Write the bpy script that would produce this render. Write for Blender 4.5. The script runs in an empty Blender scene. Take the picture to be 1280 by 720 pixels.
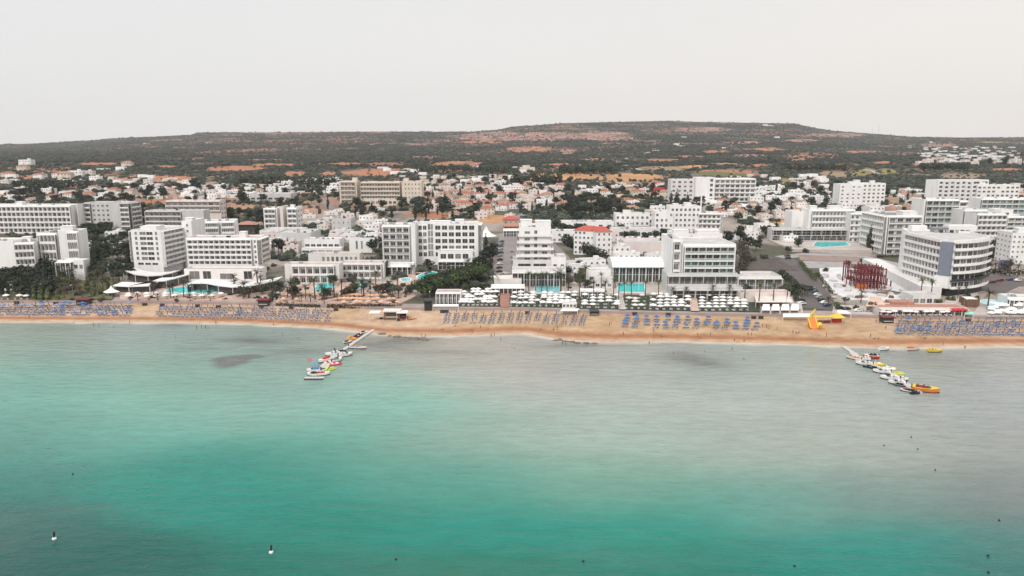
HAZE = 0.00006
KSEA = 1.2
import bpy, math, random
import numpy as np
from mathutils import Vector, Matrix
R = random.Random(11)
NR = np.random.RandomState(5)
C = bpy.context.scene.collection
SC = bpy.context.scene

# ------------------------------------------------------------------ camera
F, CAMZ = 900.0, 72.0
PITCH = math.atan(175 / F)
cP, sP = math.cos(PITCH), math.sin(PITCH)
cam = bpy.data.cameras.new('camera'); camo = bpy.data.objects.new('camera', cam); C.objects.link(camo)
camo.location = (0, 0, CAMZ); camo.rotation_euler = (math.pi / 2 - PITCH, 0, 0)
cam.sensor_width = 36; cam.lens = 36 * F / 1280; cam.clip_start = 1; cam.clip_end = 40000
SC.camera = camo

def ray(px, py):
    return Vector((px - 640, F * cP + (360 - py) * sP, -F * sP + (360 - py) * cP))
def proj(x, y, z):
    d = y * cP - (z - CAMZ) * sP
    return 640 + F * x / d, 360 - F * (y * sP + (z - CAMZ) * cP) / d

# ------------------------------------------------------------------ numpy value noise
_T = NR.rand(256, 256)
def vnoise(x, y):
    x = np.asarray(x, float); y = np.asarray(y, float)
    xi = np.floor(x).astype(int); yi = np.floor(y).astype(int)
    fx = x - xi; fy = y - yi
    fx = fx * fx * (3 - 2 * fx); fy = fy * fy * (3 - 2 * fy)
    a = _T[xi & 255, yi & 255]; b = _T[(xi + 1) & 255, yi & 255]
    c = _T[xi & 255, (yi + 1) & 255]; d = _T[(xi + 1) & 255, (yi + 1) & 255]
    return (a * (1 - fx) + b * fx) * (1 - fy) + (c * (1 - fx) + d * fx) * fy
def fbm(x, y, n=4):
    s = 0; a = 0.5; t = 0
    for i in range(n):
        s = s + a * vnoise(np.asarray(x) * 2 ** i + 17.3 * i, np.asarray(y) * 2 ** i + 9.1 * i); t += a; a *= .5
    return s / t

# ------------------------------------------------------------------ terrain height
def flat(px, py, z):
    v = ray(px, py); t = (z - CAMZ) / v.z
    return v.x * t, v.y * t
_sh = [(-260, 400), (0, 401.5), (160, 402), (300, 404), (420, 410), (480, 418), (560, 419.5), (660, 416.5), (700, 424), (760, 427), (830, 426), (1000, 430), (1100, 434), (1280, 432), (1560, 431)]
_pr = [(-260, 377), (0, 378), (200, 379.5), (330, 381.5), (400, 384), (480, 387), (560, 388), (660, 388), (760, 392), (900, 395), (1060, 397), (1160, 398), (1280, 399), (1560, 400)]
_S = np.array([flat(a, b, 0) for a, b in _sh]); _P = np.array([flat(a, b, 1.8) for a, b in _pr])
def shoreY(x): return np.interp(x, _S[:, 0], _S[:, 1])
def promY(x): return np.interp(x, _P[:, 0], _P[:, 1])
_sky = np.array([(-400, 188), (0, 180.5), (40, 179.5), (90, 177), (150, 172.5), (240, 168.5), (249, 165.5), (300, 165.5), (430, 164.5), (590, 165), (625, 162), (640, 158.5), (700, 154.5), (770, 152.5), (836, 151), (870, 152.5), (930, 153.5), (990, 154.5), (1010, 159), (1040, 164), (1100, 168), (1140, 171), (1200, 172), (1280, 171.5), (1400, 174), (1700, 180)])
_tz = np.array([(0, 2.6), (60, 3.4), (150, 5.5), (280, 9), (450, 17), (650, 26), (850, 35), (1060, 46)])
YF, YB = 1350.0, 4400.0
def H(x, y):
    x = np.asarray(x, float); y = np.asarray(y, float)
    s = shoreY(x); p = promY(x)
    beach = 0.25 + 1.55 * np.clip((y - s) / np.maximum(p - s, 1), 0, 1)
    sea = np.clip((y - s) * 0.08, -3, 0.25)
    dz = y - p
    town = np.interp(dz, _tz[:, 0], _tz[:, 1])
    z = np.where(y < s, sea, np.where(y < p, beach, np.where(dz < 1.0, 1.8 + .8 * dz, town)))
    tn = 1.6 * (fbm(x / 160, y / 160, 3) - .5) * np.clip((dz - 120) / 200, 0, 1) * 3
    z = np.where(dz > 120, z + tn, z)
    # far hills
    px = 640 + 917 * x / np.maximum(y, 1)
    ysk = np.interp(px, _sky[:, 0], _sky[:, 1])
    t = np.clip((y - YF) / (YB - YF), 0, 1)
    g = t ** 0.93
    ang0 = 201.5
    yy = ang0 + (ysk - ang0) * g
    a = PITCH - np.arctan((360 - yy) / F)
    zf = CAMZ - y * np.tan(a) * 1.0
    zf = zf + (fbm(x / 420 + 5, y / 420, 4) - .5) * 16 * np.clip((y - YF) / 900, 0, 1) * (1 - .55 * t)
    w = np.clip((y - 1150) / 350, 0, 1); w = w * w * (3 - 2 * w)
    z = np.where(y > 1150, z * (1 - w) + zf * w, z)
    zend = CAMZ - YB * np.tan(PITCH - np.arctan((360 - ysk) / F))
    return np.where(y > YB, zend - (y - YB) * 0.12, z)
def h(x, y): return float(H(x, y))
_TT = np.concatenate([np.linspace(230, 700, 240), np.geomspace(703, 4600, 320)])
def at(px, py, lift=0.0):
    """point on the ground (raised by lift) seen at a pixel of the photograph"""
    v = ray(px, py); v = v / v.y
    x = v.x * _TT; z = CAMZ + v.z * _TT
    g = z - H(x, _TT) - lift
    i = np.argmax(g <= 0)
    if g[i] > 0: i = len(_TT) - 1
    if i == 0: return Vector((x[0], _TT[0], float(H(x[0], _TT[0]))))
    t = np.linspace(_TT[i - 1], _TT[i], 30); xx = v.x * t
    g = CAMZ + v.z * t - H(xx, t) - lift
    j = int(np.argmax(g <= 0)) if (g <= 0).any() else 29
    return Vector((xx[j], t[j], h(xx[j], t[j])))
def wat(px, py, z=0.0):
    x, y = flat(px, py, z); return Vector((x, y, z))
def zat(p, py):
    """height on the vertical through p that shows at pixel row py"""
    k = (360 - py) / F
    # (y sP + dz cP) = k (y cP - dz sP)
    dz = p.y * (k * cP - sP) / (cP + k * sP)
    return CAMZ + dz
def mpp(p):  # metres per photo pixel at p
    return (p.y * cP - (p.z - CAMZ) * sP) / F

# ------------------------------------------------------------------ materials
MATS = {}
def mat(name, col, rough=.7, var=.12, scale=.4, metal=0, bump=0, spec=.5, col2=None, streak=False, alpha=1, emit=0):
    if name in MATS: return MATS[name]
    m = bpy.data.materials.new(name); m.use_nodes = True
    nt = m.node_tree; b = nt.nodes['Principled BSDF']
    b.inputs['Roughness'].default_value = rough; b.inputs['Metallic'].default_value = metal
    b.inputs['Specular IOR Level'].default_value = spec
    c = (*col, 1)
    if var > 0:
        g = nt.nodes.new('ShaderNodeNewGeometry')
        n = nt.nodes.new('ShaderNodeTexNoise'); n.inputs['Scale'].default_value = scale; n.inputs['Detail'].default_value = 5
        if streak:
            mp = nt.nodes.new('ShaderNodeMapping'); mp.inputs['Scale'].default_value = (1, 1, .18)
            nt.links.new(g.outputs['Position'], mp.inputs[0]); nt.links.new(mp.outputs[0], n.inputs['Vector'])
        else:
            nt.links.new(g.outputs['Position'], n.inputs['Vector'])
        r = nt.nodes.new('ShaderNodeValToRGB')
        r.color_ramp.elements[0].position = .3; r.color_ramp.elements[1].position = .68
        c2 = col2 or tuple(v * (1 - 2 * var) for v in col)
        r.color_ramp.elements[0].color = (*c2, 1); r.color_ramp.elements[1].color = c
        nt.links.new(n.outputs['Fac'], r.inputs[0]); nt.links.new(r.outputs[0], b.inputs['Base Color'])
        if bump:
            bp = nt.nodes.new('ShaderNodeBump'); bp.inputs['Strength'].default_value = bump
            nt.links.new(n.outputs['Fac'], bp.inputs['Height']); nt.links.new(bp.outputs[0], b.inputs['Normal'])
    else:
        b.inputs['Base Color'].default_value = c
    MATS[name] = m
    return m
W = mat('white_render', (.80, .78, .765), .75, .06, .35, streak=True)
W2 = mat('off_white_render', (.70, .675, .65), .8, .07, .3, streak=True)
GW = mat('grey_white_render', (.56, .55, .54), .8, .07, .3, streak=True)
PK = mat('pinkish_white_render', (.70, .62, .585), .8, .07, .3, streak=True)
CR = mat('cream_render', (.68, .59, .49), .8, .08, .3, streak=True)
CR2 = mat('pale_cream_render', (.66, .58, .49), .8, .08, .3, streak=True)
PE = mat('peach_render', (.55, .36, .27), .8, .08, .3, streak=True)
RD = mat('roof_deck', (.55, .53, .51), .9, .16, .25)
RDG = mat('grey_roof_deck', (.27, .265, .26), .9, .2, .25)
RDR = mat('reddish_roof_deck', (.52, .38, .34), .9, .14, .3)
TC = mat('terracotta_tiles', (.42, .14, .085), .85, .2, 1.2)
TCR = mat('bright_red_tiles', (.50, .10, .07), .8, .15, 1.2)
TCP = mat('faded_terracotta', (.46, .235, .17), .85, .2, 1.2)
GD = mat('dark_glass', (.035, .038, .042), .15, .0)
GM = mat('dim_room_behind_glass', (.085, .082, .08), .25, .3, .8)
GC = mat('curtained_glass', (.22, .215, .21), .4, .2, .8)
GT = mat('teal_tinted_glass', (.20, .28, .27), .12, .25, .3)
GB = mat('green_glass_balustrade', (.36, .45, .43), .12, .12, .5)
GY = mat('grey_glass_balustrade', (.34, .35, .36), .2, .12, .5)
BG = mat('blue_grey_cladding', (.19, .215, .27), .5, .06, .5)
DK = mat('dark_shade_recess', (.06, .057, .055), .8, .2, .5)
CH = mat('charcoal_cladding', (.035, .035, .037), .6, .2, .7)
WD = mat('brown_timber', (.20, .11, .065), .7, .2, 1)
MT = mat('galvanised_metal', (.45, .46, .47), .4, .1, 1, metal=.6)
CW = mat('white_canvas', (.82, .80, .77), .8, .04, 1)
CP = mat('pinkish_canvas', (.74, .66, .61), .85, .06, .5)
CRD = mat('red_canvas', (.55, .02, .03), .7, .1, 1)
STL = mat('red_oxide_steel', (.20, .022, .03), .5, .25, .8)
BL = mat('blue_canvas', (.06, .15, .33), .75, .12, 1)
BLD = mat('furled_blue_canvas', (.10, .12, .26), .75, .2, 1)
LAV = mat('lavender_blue_mesh', (.24, .28, .43), .7, .12, 1)
LAVW = mat('pale_lounger_frame', (.62, .60, .62), .6, .05, 1)
ORC = mat('orange_cushion', (.58, .27, .13), .8, .15, .8)
PL = mat('dark_pole', (.07, .055, .05), .6, .1, 1)
PAVE = mat('pale_paving', (.50, .44, .40), .85, .12, .12)
PAVP = mat('pink_terrace_paving', (.55, .40, .33), .85, .12, .15)
ASPH = mat('worn_asphalt', (.125, .105, .10), .9, .15, .06)
ROADM = mat('mauve_grey_road', (.25, .215, .21), .9, .12, .06)
GRS = mat('lawn_grass', (.045, .062, .028), .95, .25, .35)
GRS2 = mat('dry_verge_grass', (.14, .13, .06), .95, .25, .3)
LFD = mat('dark_foliage', (0.026, 0.036, 0.021), .9, .35, .5, col2=(0.013, 0.019, 0.013))
LFM = mat('mid_green_foliage', (0.049, 0.068, 0.031), .9, .35, .5, col2=(0.021, 0.031, 0.017))
LFL = mat('light_green_foliage', (0.111, 0.137, 0.046), .9, .3, .5, col2=(0.046, 0.065, 0.026))
LFG = mat('grey_green_foliage', (0.085, 0.094, 0.068), .9, .3, .5, col2=(0.039, 0.046, 0.034))
LFB = mat('brownish_foliage', (0.111, 0.075, 0.046), .9, .3, .5, col2=(0.052, 0.039, 0.026))
TRK = mat('bark', (.12, .085, .06), .95, .25, 2)
SKN = mat('tanned_skin', (.28, .14, .09), .6, .08, 3)
HR = mat('dark_hair', (.03, .02, .015), .7, .1, 3)
YEL = mat('yellow_plastic', (.70, .48, .03), .45, .06, 1)
ORG = mat('orange_plastic', (.72, .20, .04), .45, .08, 1)
REDP = mat('red_plastic', (.55, .04, .035), .45, .08, 1)
LIM = mat('lime_plastic', (.50, .58, .10), .45, .06, 1)
WHP = mat('white_gelcoat', (.78, .77, .75), .3, .05, 1)
BLK = mat('black_rubber', (.02, .02, .02), .6, .1, 1)
GRP = mat('grey_gelcoat', (.22, .23, .25), .4, .1, 1)
BLP = mat('sky_blue_canvas', (.06, .28, .58), .6, .06, 1)
MAR = mat('maroon_canvas', (.16, .02, .03), .7, .1, 1)
PLAN = mat('jetty_planks', (.56, .53, .50), .8, .12, 1.5)
SHD = mat('mint_paint', (.30, .62, .48), .6, .05, 1)
BLS = mat('navy_shade_sail', (.07, .07, .17), .8, .1, 1)

def water_mat(name, c, rough, bs, bstr):
    m = mat(name, c, rough, .0, spec=.5)
    nt = m.node_tree; b = nt.nodes['Principled BSDF']; b.inputs['IOR'].default_value = 1.33
    g = nt.nodes.new('ShaderNodeNewGeometry'); n = nt.nodes.new('ShaderNodeTexNoise'); n.inputs['Scale'].default_value = bs; n.inputs['Detail'].default_value = 3
    nt.links.new(g.outputs['Position'], n.inputs['Vector'])
    bp = nt.nodes.new('ShaderNodeBump'); bp.inputs['Strength'].default_value = bstr; bp.inputs['Distance'].default_value = .1
    nt.links.new(n.outputs['Fac'], bp.inputs['Height']); nt.links.new(bp.outputs[0], b.inputs['Normal'])
    return m
POOL = water_mat('pool_water', (.07, .56, .55), .08, 1.5, .3)
POOLP = water_mat('pale_pool_water', (.27, .62, .66), .08, 1.5, .3)

# ------------------------------------------------------------------ mesh builder
class MB:
    def __init__(s): s.v = []; s.f = []; s.m = []
    def add(s, vs, fs, mi=0):
        o = len(s.v); s.v += [tuple(v) for v in vs]; s.f += [tuple(o + i for i in f) for f in fs]; s.m += [mi] * len(fs)
    def box(s, x0, x1, y0, y1, z0, z1, mi=0):
        s.add([(x0, y0, z0), (x1, y0, z0), (x1, y1, z0), (x0, y1, z0), (x0, y0, z1), (x1, y0, z1), (x1, y1, z1), (x0, y1, z1)],
              [(0, 3, 2, 1), (4, 5, 6, 7), (0, 1, 5, 4), (1, 2, 6, 5), (2, 3, 7, 6), (3, 0, 4, 7)], mi)
    def prism(s, poly, z0, z1, mi=0, top=None):
        n = len(poly); vs = [(x, y, z0) for x, y in poly] + [(x, y, z1) for x, y in poly]
        s.add(vs, [(i, (i + 1) % n, n + (i + 1) % n, n + i) for i in range(n)] + [tuple(range(n - 1, -1, -1))], mi)
        s.add(vs[n:], [tuple(range(n))], mi if top is None else top)
    def tube(s, p, q, r0, r1=None, n=6, mi=0):
        r1 = r0 if r1 is None else r1
        p = Vector(p); q = Vector(q); d = (q - p).normalized()
        a = d.orthogonal().normalized(); b = d.cross(a)
        vs = [p + (a * math.cos(t) + b * math.sin(t)) * r0 for t in [2 * math.pi * i / n for i in range(n)]]
        vs += [q + (a * math.cos(t) + b * math.sin(t)) * r1 for t in [2 * math.pi * i / n for i in range(n)]]
        s.add(vs, [(i, (i + 1) % n, n + (i + 1) % n, n + i) for i in range(n)] + [tuple(range(n - 1, -1, -1)), tuple(range(n, 2 * n))], mi)
    def cone(s, x, y, z0, z1, r0, r1, n=8, mi=0):
        s.tube((x, y, z0), (x, y, z1), r0, max(r1, .01), n, mi)
    def quad(s, a, b, c, d, mi=0): s.add([a, b, c, d], [(0, 1, 2, 3)], mi)
    def ball(s, c, r, n=6, mi=0, sz=1):
        cx, cy, cz = c; vs = [(cx, cy, cz - r * sz)]; rings = max(2, n // 2)
        for i in range(1, rings):
            ph = math.pi * i / rings
            for j in range(n):
                t = 2 * math.pi * j / n
                vs.append((cx + r * math.sin(ph) * math.cos(t), cy + r * math.sin(ph) * math.sin(t), cz - r * sz * math.cos(ph)))
        vs.append((cx, cy, cz + r * sz)); L = len(vs) - 1; fs = []
        for j in range(n): fs.append((0, 1 + (j + 1) % n, 1 + j)); fs.append((L, 1 + (rings - 2) * n + j, 1 + (rings - 2) * n + (j + 1) % n))
        for i in range(rings - 2):
            for j in range(n):
                a = 1 + i * n + j; b = 1 + i * n + (j + 1) % n
                fs.append((a, b, b + n, a + n))
        s.add(vs, fs, mi)
    def mesh(s, name, mats):
        me = bpy.data.meshes.new(name); me.from_pydata(s.v, [], s.f)
        for m in (mats if isinstance(mats, (list, tuple)) else [mats]): me.materials.append(m)
        if s.m: me.polygons.foreach_set('material_index', s.m)
        me.update(); return me
    def build(s, name, mats, parent=None, loc=(0, 0, 0), rz=0, smooth=False):
        me = s.mesh(name, mats)
        if smooth: me.polygons.foreach_set('use_smooth', [True] * len(me.polygons))
        return obj(name, me, parent, loc, rz)
CH_ = {}
def obj(name, me, parent=None, loc=(0, 0, 0), rz=0, sc=None):
    o = bpy.data.objects.new(name, me); C.objects.link(o)
    if parent is not None: CH_.setdefault(parent, []).append(o)
    o.location = loc
    if rz: o.rotation_euler = (0, 0, rz)
    if sc is not None: o.scale = sc if hasattr(sc, '__len__') else (sc, sc, sc)
    if parent is not None: o.parent = parent
    return o
def empty(name, loc, rz=0):
    o = obj(name, None, None, loc, rz); o.empty_display_size = .1; return o
def tag(o, label=None, cat=None, group=None, kind=None):
    if label: o['label'] = label
    if cat: o['category'] = cat
    if group: o['group'] = group
    if kind: o['kind'] = kind
    return o
def copy_tree(o, loc, rz=0, sc=1, parent=None):
    c = o.copy(); C.objects.link(c)
    if parent is None:
        c.location = loc; c.rotation_euler = (0, 0, rz); c.scale = (sc, sc, sc) if not hasattr(sc, '__len__') else sc
    else: c.parent = parent
    if parent is not None: CH_.setdefault(parent, []).append(c)
    for k in CH_.get(o, ()): copy_tree(k, None, 0, 1, c)
    return c
PROTO = {}; FIRST = {}
def place(key, loc, rz=0, sc=1):
    """the first use moves the thing that was built, later ones copy it"""
    src = PROTO[key]
    if key not in FIRST:
        FIRST[key] = True
        src.location = loc; src.rotation_euler = (0, 0, rz); src.scale = (sc, sc, sc) if not hasattr(sc, '__len__') else sc
        return src
    return copy_tree(src, loc, rz, sc)
OCC = []   # occupied discs (x, y, r) that planting keeps clear of
def occupy(x, y, r): OCC.append((x, y, r))
def free(x, y, r=0):
    for a, b, c in OCC:
        if (x - a) ** 2 + (y - b) ** 2 < (c + r) ** 2: return False
    return True
ORECT = []
def in_rects(x, y, pad=0):
    for (ox, oy, ca, sa, w, d) in ORECT:
        dx, dy = x - ox, y - oy; lx = dx * ca + dy * sa; ly = -dx * sa + dy * ca
        if -pad < lx < w + pad and -pad < ly < d + pad: return True
    return False
# ------------------------------------------------------------------ terrain sheet (fan grid, one sheet from the sea bed to the ridge)
def build_terrain():
    nu = 1000
    us = np.linspace(-1.15, 1.15, nu)
    pys = np.concatenate([np.linspace(470, 372, 150), np.linspace(371.5, 202.5, 330)])
    ys = [];
    for py in pys:
        a = PITCH - math.atan((360 - py) / F); ys.append((CAMZ - 6) / math.tan(max(a, 1e-3)))
    ys = [y for y in ys if 225 < y < YF]
    ys = np.concatenate([ys, np.linspace(ys[-1] + 12, YB, 330), np.linspace(YB + 60, 5400, 6)])
    U, Y = np.meshgrid(us, ys)
    X = U * Y; Z = H(X, Y)
    n0, n1 = X.shape
    # photo-row estimate of every vertex, used to find which field of the real hillside it belongs to
    d = Y * cP - (Z - CAMZ) * sP
    PX = 640 + F * X / d; PY = 360 - F * (Y * sP + (Z - CAMZ) * cP) / d
    col = np.zeros((n0, n1, 3))
    n_big = fbm(X / 300, Y / 300, 4); n_mid = fbm(X / 45 + 3, Y / 60, 4); n_sm = fbm(X / 12, Y / 14, 3)
    def mix(a, b, t): return a * (1 - t[..., None]) + np.array(b) * t[..., None]
    col[:] = (.33, .285, .25)
    col = mix(col, (.10, .098, .07), np.clip((n_mid - .44) * 6, 0, 1))
    col = mix(col, (.30, .145, .085), np.clip((n_big - .5) * 9, 0, 1) * np.clip((Y - 480) / 250, 0, 1) * .6)
    # hillside scrub
    sc = np.clip((Y - 900) / 350, 0, 1)
    scrub = mix(np.zeros_like(col) + np.array((.066, .069, .053)), (.095, .088, .068), np.clip((n_mid - .5) * 5, 0, 1))
    scrub = mix(scrub, (.034, .041, .032), np.clip((.52 - n_big) * 7, 0, 1))
    scrub = mix(scrub, (.30, .15, .10), np.clip((fbm(X / 260 + 40, Y / 120, 4) - .56) * 14, 0, 1) * .85)
    scrub = mix(scrub, (.19, .165, .14), np.clip((n_sm - .7) * 9, 0, 1) * .5)
    col = col * (1 - sc[..., None]) + scrub * sc[..., None]
    red = (.38, .175, .105); och = (.46, .255, .13); pink = (.36, .205, .165); grn = (.13, .135, .065); ygn = (.24, .20, .08); tan = (.30, .22, .14); dks = (.045, .052, .04)
    patches = [(73, 234, 50, 4, red), (157, 227, 22, 4, red), (212, 224, 32, 4.5, red), (238, 198, 26, 1.6, pink), (225, 253, 55, 4, red),
        (295, 211, 40, 4, red), (369, 217, 17, 3.5, red), (462, 216, 42, 6, red), (410, 217, 12, 2.5, red), (303, 259, 18, 4, och), (493, 213, 16, 2.5, red),
        (650, 171, 92, 6, pink), (662, 186.5, 32, 4, red), (710, 190, 12, 3, pink), (572, 205, 32, 3.5, red), (692, 222.5, 55, 5, och), (622, 273, 30, 5, och),
        (775, 221.5, 62, 5, och), (830, 211, 40, 3.5, tan), (912, 215, 45, 4, red), (897, 218, 38, 3.6, grn), (757, 170.5, 40, 6.5, pink), (878, 162, 38, 3.5, pink),
        (896, 190, 18, 2.5, red), (941, 194.5, 24, 2.5, pink), (962, 187, 18, 2.5, red), (773, 250, 40, 3, red), (1015, 195, 40, 4.5, red), (1045, 169, 42, 2.6, pink),
        (1175, 181, 26, 3.5, pink), (1105, 203.5, 16, 2, red), (1043, 217, 20, 4.5, tan), (1078, 216.5, 19, 4.5, ygn), (1111, 215.5, 12, 3, ygn), (1025, 227, 17, 4, tan),
        (1203, 219.5, 32, 4.5, tan), (35, 222, 18, 2.5, red), (15, 245, 22, 2, och), (540, 268, 40, 4, red), (380, 262, 18, 4, red), (985, 226, 14, 3, ygn), (1003, 176, 20, 2, pink), (812, 176, 26, 1.5, pink), (1060, 206, 22, 1.8, red), (1160, 206, 28, 2, red), (905, 205, 20, 1.5, pink), (480, 205, 26, 1.6, pink), (330, 200, 30, 1.2, pink), (1240, 178, 22, 1.5, tan), (120, 205, 34, 1.6, red), (60, 215, 26, 1.4, red), (200, 208, 22, 1.8, red), (345, 206, 36, 1.8, red), (430, 205, 26, 1.6, red), (530, 196, 22, 1.4, pink), (590, 193, 20, 1.4, red), (560, 214, 24, 1.8, red), (700, 206, 26, 1.8, red), (830, 200, 24, 1.6, red), (870, 208, 22, 1.6, och), (945, 207, 26, 1.8, red), (1000, 208, 22, 1.8, red), (930, 178, 26, 1.5, pink), (860, 196, 22, 1.4, red), (1080, 190, 26, 1.6, red), (1120, 193, 18, 1.4, red), (990, 200, 20, 1.4, red), (740, 199, 18, 1.4, pink), (1260, 212, 26, 2, red), (1150, 212, 22, 2, red), (600, 178, 30, 1.6, red), (520, 180, 24, 1.2, pink),
        (1000, 262, 30, 3.5, och), (965, 281, 26, 4, ygn), (1000, 278, 26, 4, och), (660, 276, 20, 3, tan), (910, 268, 22, 3, pink)]
    wx = (fbm(X / 60 + 9, Y / 60, 3) - .5); wy = (fbm(X / 50 + 29, Y / 80, 3) - .5)
    for cx, cy, rx, ry, c in patches:
        q = np.sqrt(((PX - cx) / rx + wx * 1.3) ** 2 + ((PY - cy) / (ry * 1.15) + wy * 1.6) ** 2)
        t = np.clip((1.0 - q) * 5, 0, 1) * (np.clip((n_mid - .33) * 6, .15, 1) if c is pink else np.clip((n_mid - .25) * 8, .4, 1))
        cc = np.array(c)[None, None, :] * (0.82 + .36 * n_sm[..., None])
        col = col * (1 - t[..., None]) + cc * t[..., None]
    global PATCHES; PATCHES = patches
    # beach
    S = shoreY(X); P = promY(X)
    f = (Y - S) / (P - S)
    sand = np.zeros_like(col) + np.array((.47, .325, .20)); sand = mix(sand, (.40, .265, .16), np.clip((n_sm - .42) * 5, 0, 1) * .8); sand = mix(sand, (.36, .23, .15), np.clip((fbm(X / 3.2, Y / 2.6, 3) - .56) * 9, 0, 1) * .45)
    sand = mix(sand, (.51, .36, .25), np.clip((n_mid - .5) * 4, 0, 1))
    wet = np.exp(-((f - .15 + .05 * (n_mid - .5)) / .10) ** 2)
    sand = mix(sand, (.32, .145, .075), wet * .95)
    sand = mix(sand, (.46, .31, .21), np.clip((.07 - f) * 25, 0, 1))
    m = (Y < P)
    col[m] = sand[m]
    v = np.stack([X, Y, Z], -1).reshape(-1, 3)
    idx = np.arange(n0 * n1).reshape(n0, n1)
    q = np.stack([idx[:-1, :-1], idx[:-1, 1:], idx[1:, 1:], idx[1:, :-1]], -1).reshape(-1, 4)
    me = bpy.data.meshes.new('ground')
    me.vertices.add(len(v)); me.vertices.foreach_set('co', v.ravel())
    me.loops.add(q.size); me.loops.foreach_set('vertex_index', q.ravel().astype(np.int32))
    me.polygons.add(len(q)); me.polygons.foreach_set('loop_start', np.arange(0, q.size, 4, dtype=np.int32))
    me.update(calc_edges=True)
    me.polygons.foreach_set('use_smooth', np.ones(len(q), bool))
    a = me.color_attributes.new('soil', 'FLOAT_COLOR', 'POINT')
    a.data.foreach_set('color', np.concatenate([col.reshape(-1, 3), np.ones((len(v), 1))], 1).ravel().astype(np.float32))
    m = bpy.data.materials.new('ground_soil'); m.use_nodes = True; nt = m.node_tree; b = nt.nodes['Principled BSDF']
    b.inputs['Roughness'].default_value = .95; b.inputs['Specular IOR Level'].default_value = .1
    at_ = nt.nodes.new('ShaderNodeAttribute'); at_.attribute_name = 'soil'
    g = nt.nodes.new('ShaderNodeNewGeometry')
    n = nt.nodes.new('ShaderNodeTexNoise'); n.inputs['Scale'].default_value = .22; n.inputs['Detail'].default_value = 8; n.inputs['Roughness'].default_value = .7
    nt.links.new(g.outputs['Position'], n.inputs['Vector'])
    mr = nt.nodes.new('ShaderNodeMapRange'); mr.inputs['From Min'].default_value = .3; mr.inputs['From Max'].default_value = .7; mr.inputs['To Min'].default_value = .72; mr.inputs['To Max'].default_value = 1.2
    nt.links.new(n.outputs['Fac'], mr.inputs[0])
    mx = nt.nodes.new('ShaderNodeVectorMath'); mx.operation = 'SCALE'
    nt.links.new(at_.outputs['Color'], mx.inputs[0]); nt.links.new(mr.outputs[0], mx.inputs['Scale'])
    nt.links.new(mx.outputs[0], b.inputs['Base Color'])
    me.materials.append(m)
    o = obj('ground', me); o['kind'] = 'structure'
build_terrain()

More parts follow.
